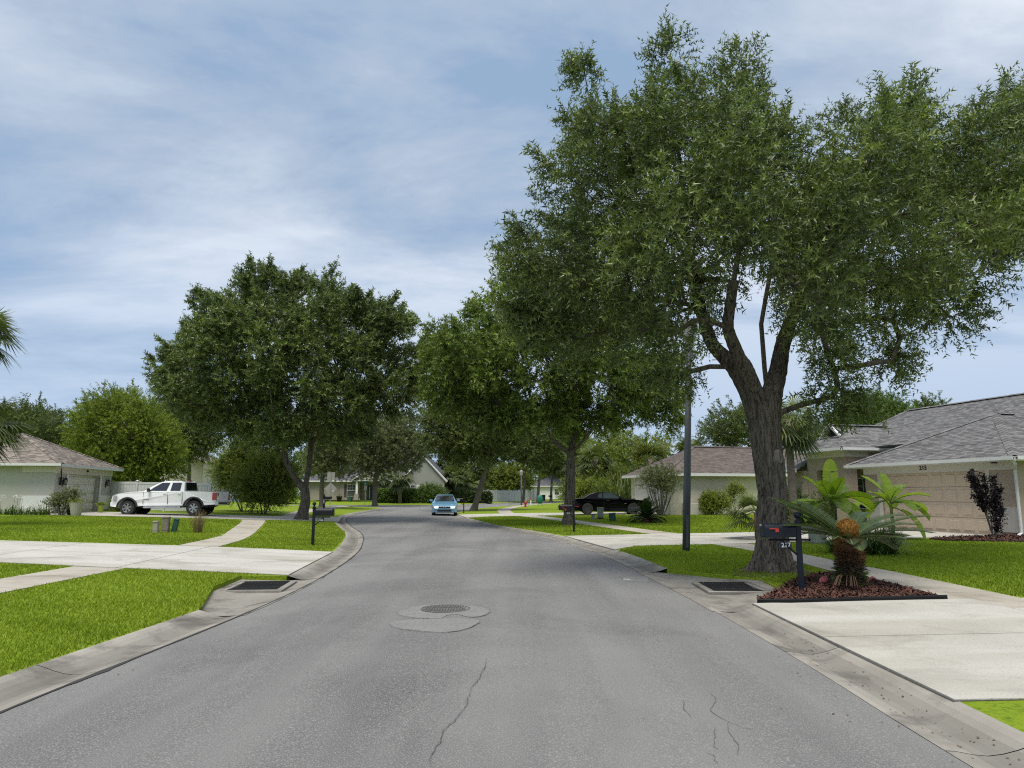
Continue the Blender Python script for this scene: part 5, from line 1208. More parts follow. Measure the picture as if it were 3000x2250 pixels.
def arch(xc, zc, r, zb, n=9):
    a0 = math.asin(max(-1, min(1, (zb - zc) / r))); return [(xc + r * math.cos(t), zc + r * math.sin(t)) for t in np.linspace(math.pi - a0, a0, n)]
def shell(name, prof, wf, mat, parent, bevel=.05, rows=None):
    """side profile (x,z) carried across the width; wf(x,z) gives the half width"""
    n = len(prof); V = []; ks = [-1, -.93, -.6, 0, .6, .93, 1]
    for k in ks:
        for x, z in prof: 
            w = wf(x, z); V.append((x, k * w, z))
    Fs = [tuple(range(n))[::-1], tuple((len(ks) - 1) * n + i for i in range(n))]
    for j in range(len(ks) - 1):
        for i in range(n): Fs.append((j * n + i, j * n + (i + 1) % n, (j + 1) * n + (i + 1) % n, (j + 1) * n + i))
    mb = MB().add(V, Fs, tint=.5); o = mb.build(name, mat, parent, bevel=bevel)
    bm = bmesh.new(); bm.from_mesh(o.data); bmesh.ops.recalc_face_normals(bm, faces=bm.faces); bm.to_mesh(o.data); bm.free()
    if bevel:
        o.modifiers['bevel'].segments = 3
        o.modifiers['bevel'].angle_limit = R(25)
    return o
def wheel(parent, x, y, r, wdt, rim, spokes=6, side=1):
    w = bpy.data.objects.new('wheel', None); COL.objects.link(w); w.parent = parent; w.location = (x, y, r)
    M = Matrix.Rotation(R(90), 4, 'X')
    ty = MB().lathe([(r * .62, -wdt / 2), (r * .93, -wdt / 2), (r, -wdt * .36), (r, wdt * .36), (r * .93, wdt / 2), (r * .62, wdt / 2)], n=28, M=M, cap=False); ty.build('tyre', MT['tyre'], w, smooth=False)
    s = -side; f = s * wdt / 2; rm = MB()
    rm.lathe([(r * .64, f * .96), (r * .61, f * 1.0), (r * .56, f * .72), (.0001, f * .35)] if s > 0 else [(.0001, f * .35), (r * .56, f * .72), (r * .61, f), (r * .64, f * .96)], n=28, M=M, cap=False)
    rm.build('rim_barrel', MT['trim'], w)
    sp = MB(); yy = -f * .92
    for k in range(spokes):
        a = 2 * math.pi * k / spokes + .3; c, sn = math.cos(a), math.sin(a); d = r * .085
        V = [(c * r * .10 - sn * d, yy, sn * r * .10 + c * d), (c * r * .10 + sn * d, yy, sn * r * .10 - c * d), (c * r * .60 + sn * d * 1.5, yy * .97, sn * r * .60 - c * d * 1.5), (c * r * .60 - sn * d * 1.5, yy * .97, sn * r * .60 + c * d * 1.5)]
        sp.add(V + [(p[0], p[1] * .7, p[2]) for p in V], [(0, 1, 2, 3), (7, 6, 5, 4), (0, 4, 5, 1), (1, 5, 6, 2), (2, 6, 7, 3), (3, 7, 4, 0)])
    sp.lathe([(.0001, f * .95), (r * .15, f * .93), (r * .16, f * .7)] if s < 0 else [(r * .16, f * .7), (r * .15, f * .93), (.0001, f * .95)], n=14, M=M)
    sp.lathe([(r * .57, f * .9), (r * .625, f * .98), (r * .64, f * .9)] if s > 0 else [(r * .64, f * .9), (r * .625, f * .98), (r * .57, f * .9)], n=28, M=M, cap=False)
    sp.build('rim', rim, w); return w
def quad_panel(name, pts, mat, parent, th=.006):
    P = [Vector(p) for p in pts]; n = (P[1] - P[0]).cross(P[2] - P[0]).normalized(); mb = MB(); k = len(P)
    mb.add([p + n * th for p in P] + [p - n * .01 for p in P], [tuple(range(k)), tuple(range(k, 2 * k))[::-1]] + [(i, k + i, k + (i + 1) % k, (i + 1) % k) for i in range(k)]); return mb.build(name, mat, parent)

def pickup():
    t = thing('pickup_truck', 'white extended cab pickup truck parked on the left driveway', 'truck', (-19.35, 40.9, tz(-19.35, 40.9) + .016), R(1.0))
    wp = paint('white_car_paint', (.80, .81, .81)); r = .405; fx, rx = -1.98, 1.66
    wf = lambda x, z: (1.0 if z > .75 else .97) * (1.015 - .10 * max(0, (abs(x + .05) - 2.45) / .45) ** 2)
    low = [(-2.9, .46), (fx - .56, .46)] + arch(fx, r, .53, .46) + [(fx + .56, .50), (rx - .56, .52)] + arch(rx, r + .02, .53, .52) + [(rx + .56, .54), (2.78, .58), (2.86, .62), (2.88, 1.30), (1.14, 1.30), (-1.10, 1.30), (-1.35, 1.30), (-2.0, 1.255), (-2.55, 1.17), (-2.84, 1.06), (-2.9, .86)]
    shell('body', low, wf, wp, t, .045)
    g = lambda x, z: 1.0 - .27 * max(0, (z - 1.28)) / .6
    shell('cab', [(-1.22, 1.28), (-.98, 1.45), (-.55, 1.70), (-.30, 1.82), (.05, 1.885), (.75, 1.885), (1.02, 1.83), (1.12, 1.28)], g, wp, t, .05)
    for sgn in (-1, 1):
        W = lambda x, z: (x, sgn * (g(x, z) + .004), z); od = (lambda L: L) if sgn < 0 else (lambda L: L[::-1])
        quad_panel('front_window', od([W(-.83, 1.335), W(.12, 1.335), W(.22, 1.78), W(-.22, 1.78), W(-.62, 1.52)]), MT['car_glass'], t); quad_panel('rear_window', od([W(.33, 1.335), W(.88, 1.335), W(.86, 1.78), W(.36, 1.78)]), MT['car_glass'], t)
        for x in (-1.12, .22, 1.02):
            MB().box((x, sgn * 1.004, .95), (.014, .03, .66)).build('door_seam', MT['trim'], t)
        for x in (.06, .84): MB().box((x, sgn * 1.03, 1.19), (.2, .05, .035)).build('door_handle', wp, t, bevel=.01)
        MB().tube([(-1.05, sgn * 1.05, .43), (.98, sgn * 1.05, .43)], .05, 8).build('running_board', MT['chrome'], t)
        m = MB().box((-.80, sgn * 1.14, 1.38), (.14, .2, .20)); m.build('mirror', MT['trim'], t, bevel=.04)
        for xc in (fx, rx):
            q = arch(xc, r + (.02 if xc == rx else 0), .55, .46, 15); MB().tube([(x, sgn * 1.02, z) for x, z in q], .05, 6).build('fender_flare', MT['trim'], t)
            MB().lathe([(.0001, 0), (.5, 0)], n=24, M=Matrix.Translation((xc, sgn * .70, r + .05)) @ Matrix.Rotation(R(90), 4, 'X')).build('wheel_well', MT['darkvoid'], t)
            wheel(t, xc, sgn * .86, r, .28, MT['alloy'], 6, sgn)
        quad_panel('headlight', od([(-2.80, sgn * 1.0, .80), (-2.58, sgn * 1.018, .82), (-2.56, sgn * 1.018, 1.06), (-2.76, sgn * 1.0, 1.10)]), MT['lens'], t)
        MB().box((2.78, sgn * .93, 1.04), (.22, .16, .40)).build('taillight', MT['lens_red'], t, bevel=.02)
        MB().box((-.95, sgn * 1.005, .86), (.30, .022, .022)).build('door_badge', MT['trim'], t)
        MB().lathe([(.0001, .0), (.10, 0), (.105, -.01)], n=18, M=Matrix.Translation((1.36, sgn * 1.012, 1.02)) @ Matrix.Rotation(R(90 * -sgn), 4, 'X')).build('fuel_door', wp, t)
    MB().box((.55, 0, 1.53), (1.16, 1.3, .42)).build('rear_glass', MT['car_glass'], t) if False else quad_panel('rear_glass', [(1.105, -.72, 1.36), (1.105, .72, 1.36), (1.06, .66, 1.80), (1.06, -.66, 1.80)], MT['car_glass'], t)
    quad_panel('windshield', [(-1.20, .85, 1.34), (-1.20, -.85, 1.34), (-.36, -.72, 1.80), (-.36, .72, 1.80)], MT['car_glass'], t, .02)
    MB().box((2.0, 0, 1.306), (1.72, 1.86, .012)).build('bed_cover', MT['trim'], t); MB().box((2.90, 0, .63), (.16, 1.9, .20)).build('rear_bumper', MT['chrome'], t, bevel=.03); MB().box((2.92, -.2, .64), (.14, 1.2, .1)).build('bumper_step', MT['trim'], t)
    MB().box((-2.9, 0, .60), (.12, 1.86, .24)).build('front_bumper', wp, t, bevel=.04); MB().box((-2.88, 0, .93), (.1, 1.3, .30)).build('grille', MT['trim'], t, bevel=.02); MB().box((.95, 0, 1.90), (.12, .3, .05)).build('brake_light', MT['lens_red'], t); MB().box((0, 0, .5), (4.6, 1.3, .16)).build('chassis', MT['trim'], t)
    text_mesh('tailgate_mark', 'H', .14, MT['black'], t, Matrix.Translation((2.90, -.62, 1.14)) @ Matrix.Rotation(R(90), 4, 'Z') @ Matrix.Rotation(R(90), 4, 'X')) if False else None
    MB().box((2.893, -.72, 1.14), (.012, .10, .16)).build('tailgate_sticker', MT['black'], t)
    return t
pickup()
def coupe():
    t = thing('coupe_car', 'black two door muscle coupe parked on the driveway of the beige house', 'car', (6.45, 47.9, tz(6.45, 47.9) + .016), R(180 - 2))
    bp = material('black_car_paint', (.0015, .0015, .002), .07, (.002, .002, .003), 1.5, spec=.16); r = .365; fx, rx = -1.47, 1.48
    wf = lambda x, z: (.96 if z > .5 else .93) * (1 - .14 * max(0, (abs(x) - 1.9) / .6) ** 2) - max(0, z - .82) * .25
    low = [(-2.46, .24), (fx - .46, .20)] + arch(fx, r, .43, .20) + [(fx + .46, .18), (rx - .46, .18)] + arch(rx, r, .43, .18) + [(rx + .46, .22), (2.44, .30), (2.50, .55), (2.47, .92), (2.3, 1.02), (1.7, 1.04), (1.0, 1.0), (-.2, .97), (-.95, .985), (-1.6, .96), (-2.2, .90), (-2.47, .80), (-2.52, .55)]
    shell('body', low, wf, bp, t, .05)
    g = lambda x, z: .86 - .42 * max(0, z - .95) / .5 * .62
    shell('cabin', [(-1.02, .96), (-.72, 1.10), (-.22, 1.34), (.1, 1.42), (.55, 1.45), (.95, 1.43), (1.3, 1.33), (1.85, 1.03), (1.9, .98)], g, bp, t, .05)
    for sgn in (-1, 1):
        W = lambda x, z: (x, sgn * (g(x, z) + .006), z); od = (lambda L: L) if sgn < 0 else (lambda L: L[::-1])
        quad_panel('door_window', od([W(-.72, 1.03), W(.42, 1.03), W(.42, 1.36), W(.02, 1.36), W(-.3, 1.26)]), MT['lens'] if False else MT['car_glass_blue'], t); quad_panel('quarter_window', od([W(.50, 1.04), W(.82, 1.10), W(.72, 1.33), W(.50, 1.36)]), MT['car_glass_blue'], t)
        for xc in (fx, rx):
            MB().lathe([(.0001, 0), (.41, 0)], n=24, M=Matrix.Translation((xc, sgn * .62, r + .03)) @ Matrix.Rotation(R(90), 4, 'X')).build('wheel_well', MT['darkvoid'], t); wheel(t, xc, sgn * .82, r, .25, MT['dark_alloy'], 10, sgn)
        MB().box((-.62, sgn * .98, 1.06), (.16, .18, .13)).build('mirror', bp, t, bevel=.03); MB().box((.42, sgn * .955, .62), (.012, .03, .70)).build('door_seam', MT['darkvoid'], t); MB().box((2.18, sgn * .90, .52), (.22, .03, .04)).build('side_marker', MT['lens_red'], t); MB().box((.15, sgn * .955, .88), (.2, .03, .03)).build('door_handle', MT['trim'], t, bevel=.01); MB().box((-1.0, sgn * .955, .70), (.14, .012, .03)).build('fender_badge', MT['chrome'], t)
    quad_panel('rear_glass', [(1.86, -.62, 1.06), (1.86, .62, 1.06), (1.36, .58, 1.33), (1.36, -.58, 1.33)], MT['car_glass_blue'], t, .02); quad_panel('windshield', [(-1.0, .74, 1.0), (-1.0, -.74, 1.0), (-.2, -.6, 1.36), (-.2, .6, 1.36)], MT['car_glass'], t, .02)
    MB().box((-1.5, 0, .985), (.5, .5, .05)).build('hood_scoop', bp, t, bevel=.02); MB().box((2.46, 0, .78), (.06, 1.5, .14)).build('taillight', MT['lens_red'], t, bevel=.01); MB().box((-2.49, 0, .68), (.05, 1.4, .18)).build('grille', MT['darkvoid'], t); MB().box((0, 0, .24), (4.0, 1.3, .1)).build('chassis', MT['trim'], t)
MT['car_glass_blue'] = material('reflective_glass', (.022, .034, .037), .12, (.035, .05, .054), 2, spec=.08)
coupe()
def sedan():
    t = thing('sedan_car', 'light blue sedan coming round the bend in the road', 'car', (-4.95, 53.0, tz(-4.95, 53.0) + .0), R(95))
    bp = paint('blue_car_paint', (.12, .27, .39), .0); r = .335; fx, rx = -1.42, 1.36
    wf = lambda x, z: (.91 if z > .45 else .885) * (1 - .20 * max(0, (abs(x) - 1.75) / .65) ** 2) - max(0, z - .85) * .28
    low = [(-2.38, .24), (fx - .40, .20)] + arch(fx, r, .39, .20) + [(fx + .4, .18), (rx - .4, .18)] + arch(rx, r, .39, .18) + [(rx + .4, .22), (2.3, .30), (2.4, .6), (2.34, .95), (2.0, 1.06), (1.2, 1.02), (-.4, .97), (-.9, .96), (-1.5, .88), (-2.0, .78), (-2.3, .66), (-2.42, .5)]
    shell('body', low, wf, bp, t, .06)
    g = lambda x, z: .83 - .40 * max(0, z - .95) / .5 * .6
    shell('cabin', [(-1.05, .94), (-.7, 1.14), (-.1, 1.40), (.25, 1.465), (.8, 1.47), (1.2, 1.40), (1.75, 1.10), (1.95, 1.02)], g, bp, t, .06)
    quad_panel('windshield', [(-1.0, .70, 1.0), (-1.0, -.70, 1.0), (-.14, -.58, 1.39), (-.14, .58, 1.39)], MT['car_glass'], t, .025)
    for sgn in (-1, 1):
        W = lambda x, z: (x, sgn * (g(x, z) + .006), z); od = (lambda L: L) if sgn < 0 else (lambda L: L[::-1])
        quad_panel('side_window', od([W(-.7, 1.03), W(1.2, 1.06), W(1.0, 1.36), W(-.05, 1.37)]), MT['car_glass'], t)
        MB().box((-.62, sgn * .98, 1.05), (.14, .22, .13)).build('mirror', bp, t, bevel=.03)
        quad_panel('headlight', [(-2.14, sgn * .80, .62), (-2.29, sgn * .48, .60), (-2.17, sgn * .46, .73), (-1.93, sgn * .80, .77)] if sgn < 0 else [(-2.14, sgn * .80, .62), (-1.93, sgn * .80, .77), (-2.17, sgn * .46, .73), (-2.29, sgn * .48, .60)], MT['lens'], t, .03)
        MB().lathe([(.0001, 0), (.075, 0), (.09, -.02)], n=14, M=Matrix.Translation((-2.30, sgn * .66, .38)) @ Matrix.Rotation(R(-90), 4, 'Y')).build('fog_light', MT['trim'], t)
        for xc in (fx, rx):
            MB().lathe([(.0001, 0), (.38, 0)], n=20, M=Matrix.Translation((xc, sgn * .58, r + .03)) @ Matrix.Rotation(R(90), 4, 'X')).build('wheel_well', MT['darkvoid'], t); wheel(t, xc, sgn * .79, r, .22, MT['alloy'], 7, sgn)
    MB().box((-2.405, 0, .58), (.05, .86, .075), taper=1).build('grille', MT['trim'], t, bevel=.01); MB().box((-2.42, 0, .63), (.05, .8, .025)).build('grille_bar', MT['chrome'], t, bevel=.008); MB().box((-2.40, 0, .36), (.06, .98, .13)).build('lower_intake', MT['darkvoid'], t, bevel=.02); MB().box((-2.40, 0, .235), (.05, 1.3, .03)).build('lip', MT['chrome'], t)
    em = MB().lathe([(.085, -.008), (.085, .008), (.06, .008), (.06, -.008)], n=20, cap=False, M=Matrix.Translation((-2.44, 0, .605)) @ Matrix.Rotation(R(-90), 4, 'Y') @ Matrix.Diagonal((.72, 1, 1, 1))); em.build('emblem', MT['chrome'], t)
    MB().box((0, 0, .22), (4.2, 1.3, .08)).build('chassis', MT['trim'], t)
sedan()

# ------------------------------------------------------------------ street furniture
MT['plate'] = material('number_plate', (.012, .02, .04), .5); MT['digit'] = material('white_digits', (.72, .72, .70), .5)
MT['pole'] = material('grey_blue_pole', (.045, .055, .064), .6, (.06, .07, .078), 2.5, 6, stretch=(1, 1, .2), bump=.2, bscale=20)
MT['galv'] = material('galvanised_steel', (.34, .35, .34), .5, (.28, .29, .285), 3, metal=.4)
def mailbox(label, x, y, side, number, mat='black', vertical=False, flag='side', rz=0, stout=False):
    t = thing('mailbox', label, 'mailbox', (x, y, tz(x, y)), rz); M = MT[mat]; s = side; pw = .040 if not stout else .07
    p = MB().box((0, 0, .55), (pw * 2, pw * 2, 1.18), taper=.92); p.lathe([(pw * 1.3, 0), (pw * 1.3, .03), (pw * .7, .05), (pw * .6, .07), (.055, .10), (.062, .13), (.05, .165), (.0001, .18)], (0, 0, 1.14), 14); p.lathe([(pw * 1.55, 0), (pw * 1.6, .02), (pw * 1.3, .05)], (0, 0, 1.10), 4); p.build('post', M, t)
    a = MB().tube([(-s * .18, 0, .86), (s * .50, 0, .86)], .018, 8); a.lathe([(.0001, -.03), (.028, 0), (.0001, .03)], (-s * .18, 0, .86), 10); a.tube([(s * .05, 0, .62), (s * .30, 0, .85)], .016 if not stout else .04, 6); a.build('arm', M, t)
    prof = [(-.085, 0), (.085, 0)] + [(.085 * math.cos(q), .13 + .10 * math.sin(q)) for q in np.linspace(0, math.pi, 11)]
    L = .55; b = MB(); x0, x1 = s * .06, s * (.06 + L); n = len(prof); V = [(x0, q, z + .90) for q, z in prof] + [(x1, q, z + .90) for q, z in prof]
    b.add(V, [tuple(range(n)), tuple(range(n, 2 * n))[::-1]] + [(i, n + i, n + (i + 1) % n, (i + 1) % n) for i in range(n)]); b.box((x1 - s * .01, 0, .90 + .115), (.03, .182, .20)); o = b.build('box', M, t, bevel=.006)
    MB().box((x1 + s * .012, 0, 1.10), (.03, .05, .03)).build('door_pull', MT['galv'], o)
    if flag == 'side': f = MB().box((s * .44, -.095, 1.045), (.14, .008, .02)).box((s * .385, -.095, 1.02), (.055, .008, .06)); f.build('flag', MT['red'], o)
    elif flag == 'down': f = MB().box((s * .42, -.095, .98), (.02, .008, .18), M=Matrix.Translation((s * .42, 0, .98)) @ Matrix.Rotation(R(s * 50), 4, 'Y') @ Matrix.Translation((-s * .42, 0, -.98))).box((s * .34, -.096, .92), (.05, .008, .06)); f.build('flag', MT['red'], o)
    if number:
        if vertical:
            pl = MB().box((0, -pw - .008, .72), (.13, .012, .40)).build('number_plate', MT['plate'], t)
            for k, ch in enumerate(number): text_mesh('digit', ch, .13, MT['digit'], pl, Matrix.Translation((0, -pw - .018, .84 - k * .12)) @ Matrix.Rotation(R(90), 4, 'X'), .002)
        else:
            pl = MB().box((s * .22, 0, .77), (.20, .012, .11)).build('number_plate', MT['plate'], t, bevel=.004); text_mesh('digits', number, .105, MT['digit'], pl, Matrix.Translation((s * .22, -.010, .77)) @ Matrix.Rotation(R(90), 4, 'X'), .002)
            MB().tube([(s * .15, 0, .86), (s * .15, 0, .82)], .006, 4).tube([(s * .29, 0, .86), (s * .29, 0, .82)], .006, 4).build('hanger', MT['galv'], pl)
    return t
mailbox('blue black mailbox numbered 217 on a post in the mulch bed', 4.82, 12.2, -1, '217', 'navy', rz=R(-1))
mailbox('black mailbox numbered 206 on a post in the turf island', -6.12, 22.3, 1, '206', 'black', flag=None)
mailbox('black mailbox numbered 215 with its red flag hanging down', 2.55, 29.8, -1, '215', 'black', flag='down')
mailbox('stout black mailbox with its number running down the post', -15.4, 59.0, 1, '204', 'black', vertical=True, flag=None, stout=True)
mailbox('dark mailbox beside the blue sedan, no number showing', -3.7, 55.3, -1, None, 'black')
mailbox('small far mailbox by the blue stucco house', -33.0, 107, 1, None, 'black', flag=None)
mailbox('small far mailbox beyond the fire hydrant', 6.6, 118, -1, None, 'black', flag=None)

def lamp_post(label, x, y, h, r0, r1, tilt=0.0):
    t = thing('lamp_post', label, 'lamp post', (x, y, tz(x, y)), 0, ry=tilt)
    MB().lathe([(r0, -.1), (r0 * .98, h * .3), (r1, h)], n=20).build('pole', MT['pole'], t, smooth=True); MB().box((0, -r0 * .97, .55), (.07, .02, .9)).build('hand_hole_cover', MT['pole'], t)
    k = MB().lathe([(r1 * 1.2, 0), (r1 * 1.6, .08), (.16, .16), (.20, .22)], (0, 0, h), 12); k.lathe([(.24, 0), (.22, .06), (.10, .16), (.03, .20)], (0, 0, h + .58), 12); hd = k.build('lantern', MT['galv'], t)
    MB().lathe([(.17, 0), (.20, .34)], (0, 0, h + .23), 12).build('lens', MT['lens'], hd)
lamp_post('tall grey blue lamp post leaning a little beside the big oak', 4.86, 20.3, 5.9, .105, .075, R(3.0))
lamp_post('far grey lamp post with pale lantern head beside the fire hydrant', 1.15, 88, 3.5, .10, .085)

def sign_post(x, y, h, label, name='sign_post', rz=0): 
    t = thing(name, label, 'sign', (x, y, tz(x, y)), rz); MB().box((0, 0, h / 2), (.06, .035, h)).build('post', MT['galv'], t); return t
MT['sign_back'] = material('aluminium_sign_back', (.30, .295, .275), .5, (.34, .33, .31), 4, metal=.2); MT['sign_green'] = material('street_name_green', (.015, .14, .085), .5); MT['stop_red'] = material('stop_red', (.42, .02, .02), .5)
t = sign_post(-15.3, 60.5, 3.15, 'grey back of a diamond road sign with a square plate above it', rz=R(4))
MB().prism([(0, -.54), (.54, 0), (0, .54), (-.54, 0)], -.01, .01, M=Matrix.Translation((0, .03, 1.75)) @ Matrix.Rotation(R(90), 4, 'X')).build('diamond_plate', MT['sign_back'], t)
MB().box((0, .03, 2.74), (.62, .02, .78)).build('square_plate', MT['sign_back'], t, bevel=.004); MB().box((.22, .016, 1.57), (.15, .006, .07)).build('sticker', MT['white'], t); MB().box((.19, .016, 2.42), (.2, .006, .09)).build('sticker', MT['white'], t)
t = sign_post(-18.4, 90.0, 2.9, 'stop sign seen from behind under green street name blades', rz=R(-58))
oc = [(.38 * math.cos(R(22.5 + 45 * k)) / math.cos(R(22.5)), .38 * math.sin(R(22.5 + 45 * k)) / math.cos(R(22.5))) for k in range(8)]
MB().prism(oc, -.008, .008, M=Matrix.Translation((0, .03, 2.15)) @ Matrix.Rotation(R(90), 4, 'X')).build('octagon_plate', MT['sign_back'], t); MB().prism(oc, .0, .004, M=Matrix.Translation((0, .044, 2.15)) @ Matrix.Rotation(R(90), 4, 'X')).build('octagon_face', MT['stop_red'], t)
text_mesh('stop_letters', 'STOP', .26, MT['white'], t, Matrix.Translation((0, .05, 2.15)) @ Matrix.Rotation(R(180), 4, 'Z') @ Matrix.Rotation(R(90), 4, 'X'), .002)
MB().box((0, 0, 2.72), (.9, .01, .2)).build('name_blade', MT['sign_green'], t); MB().box((0, 0, 2.95), (.01, .9, .2)).build('name_blade', MT['sign_green'], t)

def hydrant(x, y):
    t = thing('fire_hydrant', 'red fire hydrant beside the curving far sidewalk', 'fire hydrant', (x, y, tz(x, y)))
    MB().lathe([(.16, 0), (.16, .04), (.11, .05), (.11, .42), (.14, .44), (.14, .48), (.12, .50), (.11, .58), (.06, .65), (.03, .66), (.03, .70), (.0001, .70)], n=16).build('barrel', MT['red'], t, smooth=True); M = Matrix.Translation((0, 0, .36))
    for a in (0, 180): MB().lathe([(.05, .08), (.05, .15), (.065, .15), (.065, .19), (.02, .20)], n=10, M=M @ Matrix.Rotation(R(a), 4, 'Z') @ Matrix.Rotation(R(90), 4, 'Y')).build('side_outlet', MT['red'], t)
    MB().lathe([(.06, .08), (.06, .16), (.08, .16), (.08, .21), (.03, .22)], n=12, M=Matrix.Translation((0, 0, .30)) @ Matrix.Rotation(R(90), 4, 'X')).build('front_outlet', MT['red'], t)
hydrant(1.4, 75.2)
t = thing('marker_post', 'slim white marker post with rust red top by the far lamp', 'marker post', (2.25, 86, tz(2.25, 86))); MB().box((0, 0, .3), (.12, .05, .6)).build('white_part', MT['white'], t); MB().box((0, 0, .8), (.12, .05, .4)).build('red_part', material('rust_red', (.25, .08, .05), .6), t)
t = thing('bag_dispenser', 'green rounded bag dispenser on two thin legs by the far sidewalk', 'dispenser', (3.2, 82, tz(3.2, 82)), R(10)); MT['green_plastic'] = material('green_plastic', (.01, .13, .095), .5, (.015, .15, .11), 4)
MB().lathe([(.0001, 0), (.22, .03), (.33, .25), (.36, .55), (.30, .82), (.16, .98), (.0001, 1.02)], (0, 0, .22), 16, M=Matrix.Diagonal((1, .6, 1, 1))).build('shell', MT['green_plastic'], t, smooth=True)
for k in (-.22, .22): MB().tube([(k, 0, 0), (k, 0, .5)], .022, 6).build('leg', MT['green_plastic'], t)
t = thing('trash_bin', 'small dark wheeled bin before the far white house', 'bin', (5.9, 134, tz(5.9, 134))); MB().box((0, 0, .5), (.55, .6, 1.0), taper=1.15).build('body', MT['trim'], t); MB().box((0, 0, 1.04), (.7, .72, .08)).build('lid', MT['trim'], t, bevel=.02); MB().tube([(-.3, .36, .12), (.3, .36, .12)], .11, 10).build('wheels', MT['tyre'], t)
MT['util'] = material('beige_utility_plastic', (.30, .285, .215), .7, (.24, .23, .17), 5, 6, stain=(.13, .12, .09), stain_scale=6); MT['util_grey'] = material('grey_green_utility', (.22, .245, .225), .6, (.25, .275, .25), 4); MT['util_green'] = material('dark_green_utility', (.012, .06, .05), .5, (.018, .075, .06), 4); MT['util_stone'] = material('mottled_pedestal', (.22, .20, .155), .9, (.13, .12, .10), 8, 8, bump=.6)
def pedestal(label, x, y, w, d, h, mat, rz=0, rx=0, band=None, foot=None, ry=0):
    t = thing('utility_pedestal', label, 'utility box', (x, y, tz(x, y) - .02), rz, rx=rx, ry=ry); z0 = 0
    if foot: MB().box((0, 0, foot / 2), (w * .95, d * .95, foot)).build('foot', MT['trim'], t); z0 = foot
    MB().box((0, 0, z0 + (h - z0) / 2), (w, d, h - z0)).build('cabinet', mat, t, bevel=min(w, d) * .18); MB().box((0, -.01, h - .02), (w * 1.06, d * 1.06, .06)).build('cap', mat, t, bevel=.02)
    if band: MB().box((0, 0, band), (w * 1.04, d * 1.04, .03)).build('band', mat, t)
    return t
pedestal('slim beige utility pedestal with rounded cap on the left lawn', -12.25, 24.9, .175, .175, .43, MT['util'], R(8), band=.14, ry=R(-2))
pedestal('taller mottled grey utility pedestal on the left lawn', -12.2, 25.5, .23, .22, .56, MT['util_stone'], R(8), band=.12)
pedestal('dark green cable box tilted against the mottled pedestal', -12.02, 25.72, .17, .18, .50, MT['util_green'], R(12), ry=R(10))
pedestal('grey green utility cabinet on the lawn by the black coupe', 4.95, 40.4, .32, .28, .68, MT['util_grey'], R(5), foot=.12)
pedestal('short grey utility stub beside the grey green cabinet', 4.45, 39.6, .18, .16, .32, MT['util_grey'], 0)
pedestal('dark green utility box leaning on the lawn by the sago', 5.3, 38.0, .36, .32, .46, MT['util_green'], R(-8), ry=R(-4))
pedestal('low grey utility box in the grass behind the mailbox', 9.35, 22.2, .42, .4, .55, MT['util_grey'], R(10))

# ------------------------------------------------------------------ palms and garden plants
MT['palm'] = leaf_mat('palm_frond', (.035, .062, .022), (.16, .195, .065), .25, .5, .35); MT['palm_trunk'] = material('palm_trunk', (.20, .17, .14), .95, (.12, .10, .085), 5, 6, bump=1.2, bscale=8, stretch=(1, 1, 1.6)); MT['palm_boot'] = material('palm_boot', (.17, .085, .05), .95, (.10, .055, .035), 6, 6, bump=.8); MT['palm_bloom'] = leaf_mat('palm_bloom', (.24, .20, .03), (.42, .36, .06), .3, .8, .1)
MT['sago'] = leaf_mat('sago_leaflet', (.030, .058, .026), (.13, .18, .085), .15, .45, .4); MT['sago_dark'] = leaf_mat('sago_dark', (.014, .030, .008), (.06, .10, .018), .15, .45, .4)
MT['banana'] = leaf_mat('banana_leaf', (.09, .17, .015), (.24, .34, .03), .45, .4, .4); MT['stalk'] = material('green_stalk', (.15, .19, .04), .6, (.12, .16, .035), 5); MT['lily'] = leaf_mat('strap_leaf', (.02, .05, .012), (.09, .15, .03), .2, .4, .45); MT['purple'] = leaf_mat('purple_leaf', (.006, .005, .008), (.030, .018, .026), .1, .5, .35); MT['straw'] = leaf_mat('dry_grass', (.12, .085, .05), (.30, .24, .14), .2, .8, .1); MT['pinkish'] = material('pink_plastic', (.55, .13, .14), .4, (.50, .11, .12), 6)
def fan_leaf(V, Tn, base, d, length, spread, nseg, rng, droop=.35, width=.05, tone=.5):
    d = unit(np.array(d)); side = unit(np.cross(d, [0, 0, 1.0]) + 1e-6); up = np.cross(side, d); pet = length * .55; hub = base + d * pet - np.array([0, 0, droop * pet * .3])
    for k in range(nseg):
        a = (k / (nseg - 1) - .5) * spread; dd = unit(d * math.cos(a) + side * math.sin(a) - up * .12 * abs(a)); L = length * (.95 - .18 * abs(a)) * rng.uniform(.9, 1.08); w = unit(np.cross(dd, up)) * width * .5
        m = hub + dd * L * .55 - np.array([0, 0, droop * L * .10]); e = hub + dd * L - np.array([0, 0, droop * L * rng.uniform(.35, .75)]); t = np.clip(tone + rng.normal(0, .12), 0, 1)
        V += [hub - w * .3, hub + w * .3, m + w, m - w, m - w, m + w, e + w * .12, e - w * .12]; Tn += [t, t]
    return hub, pet
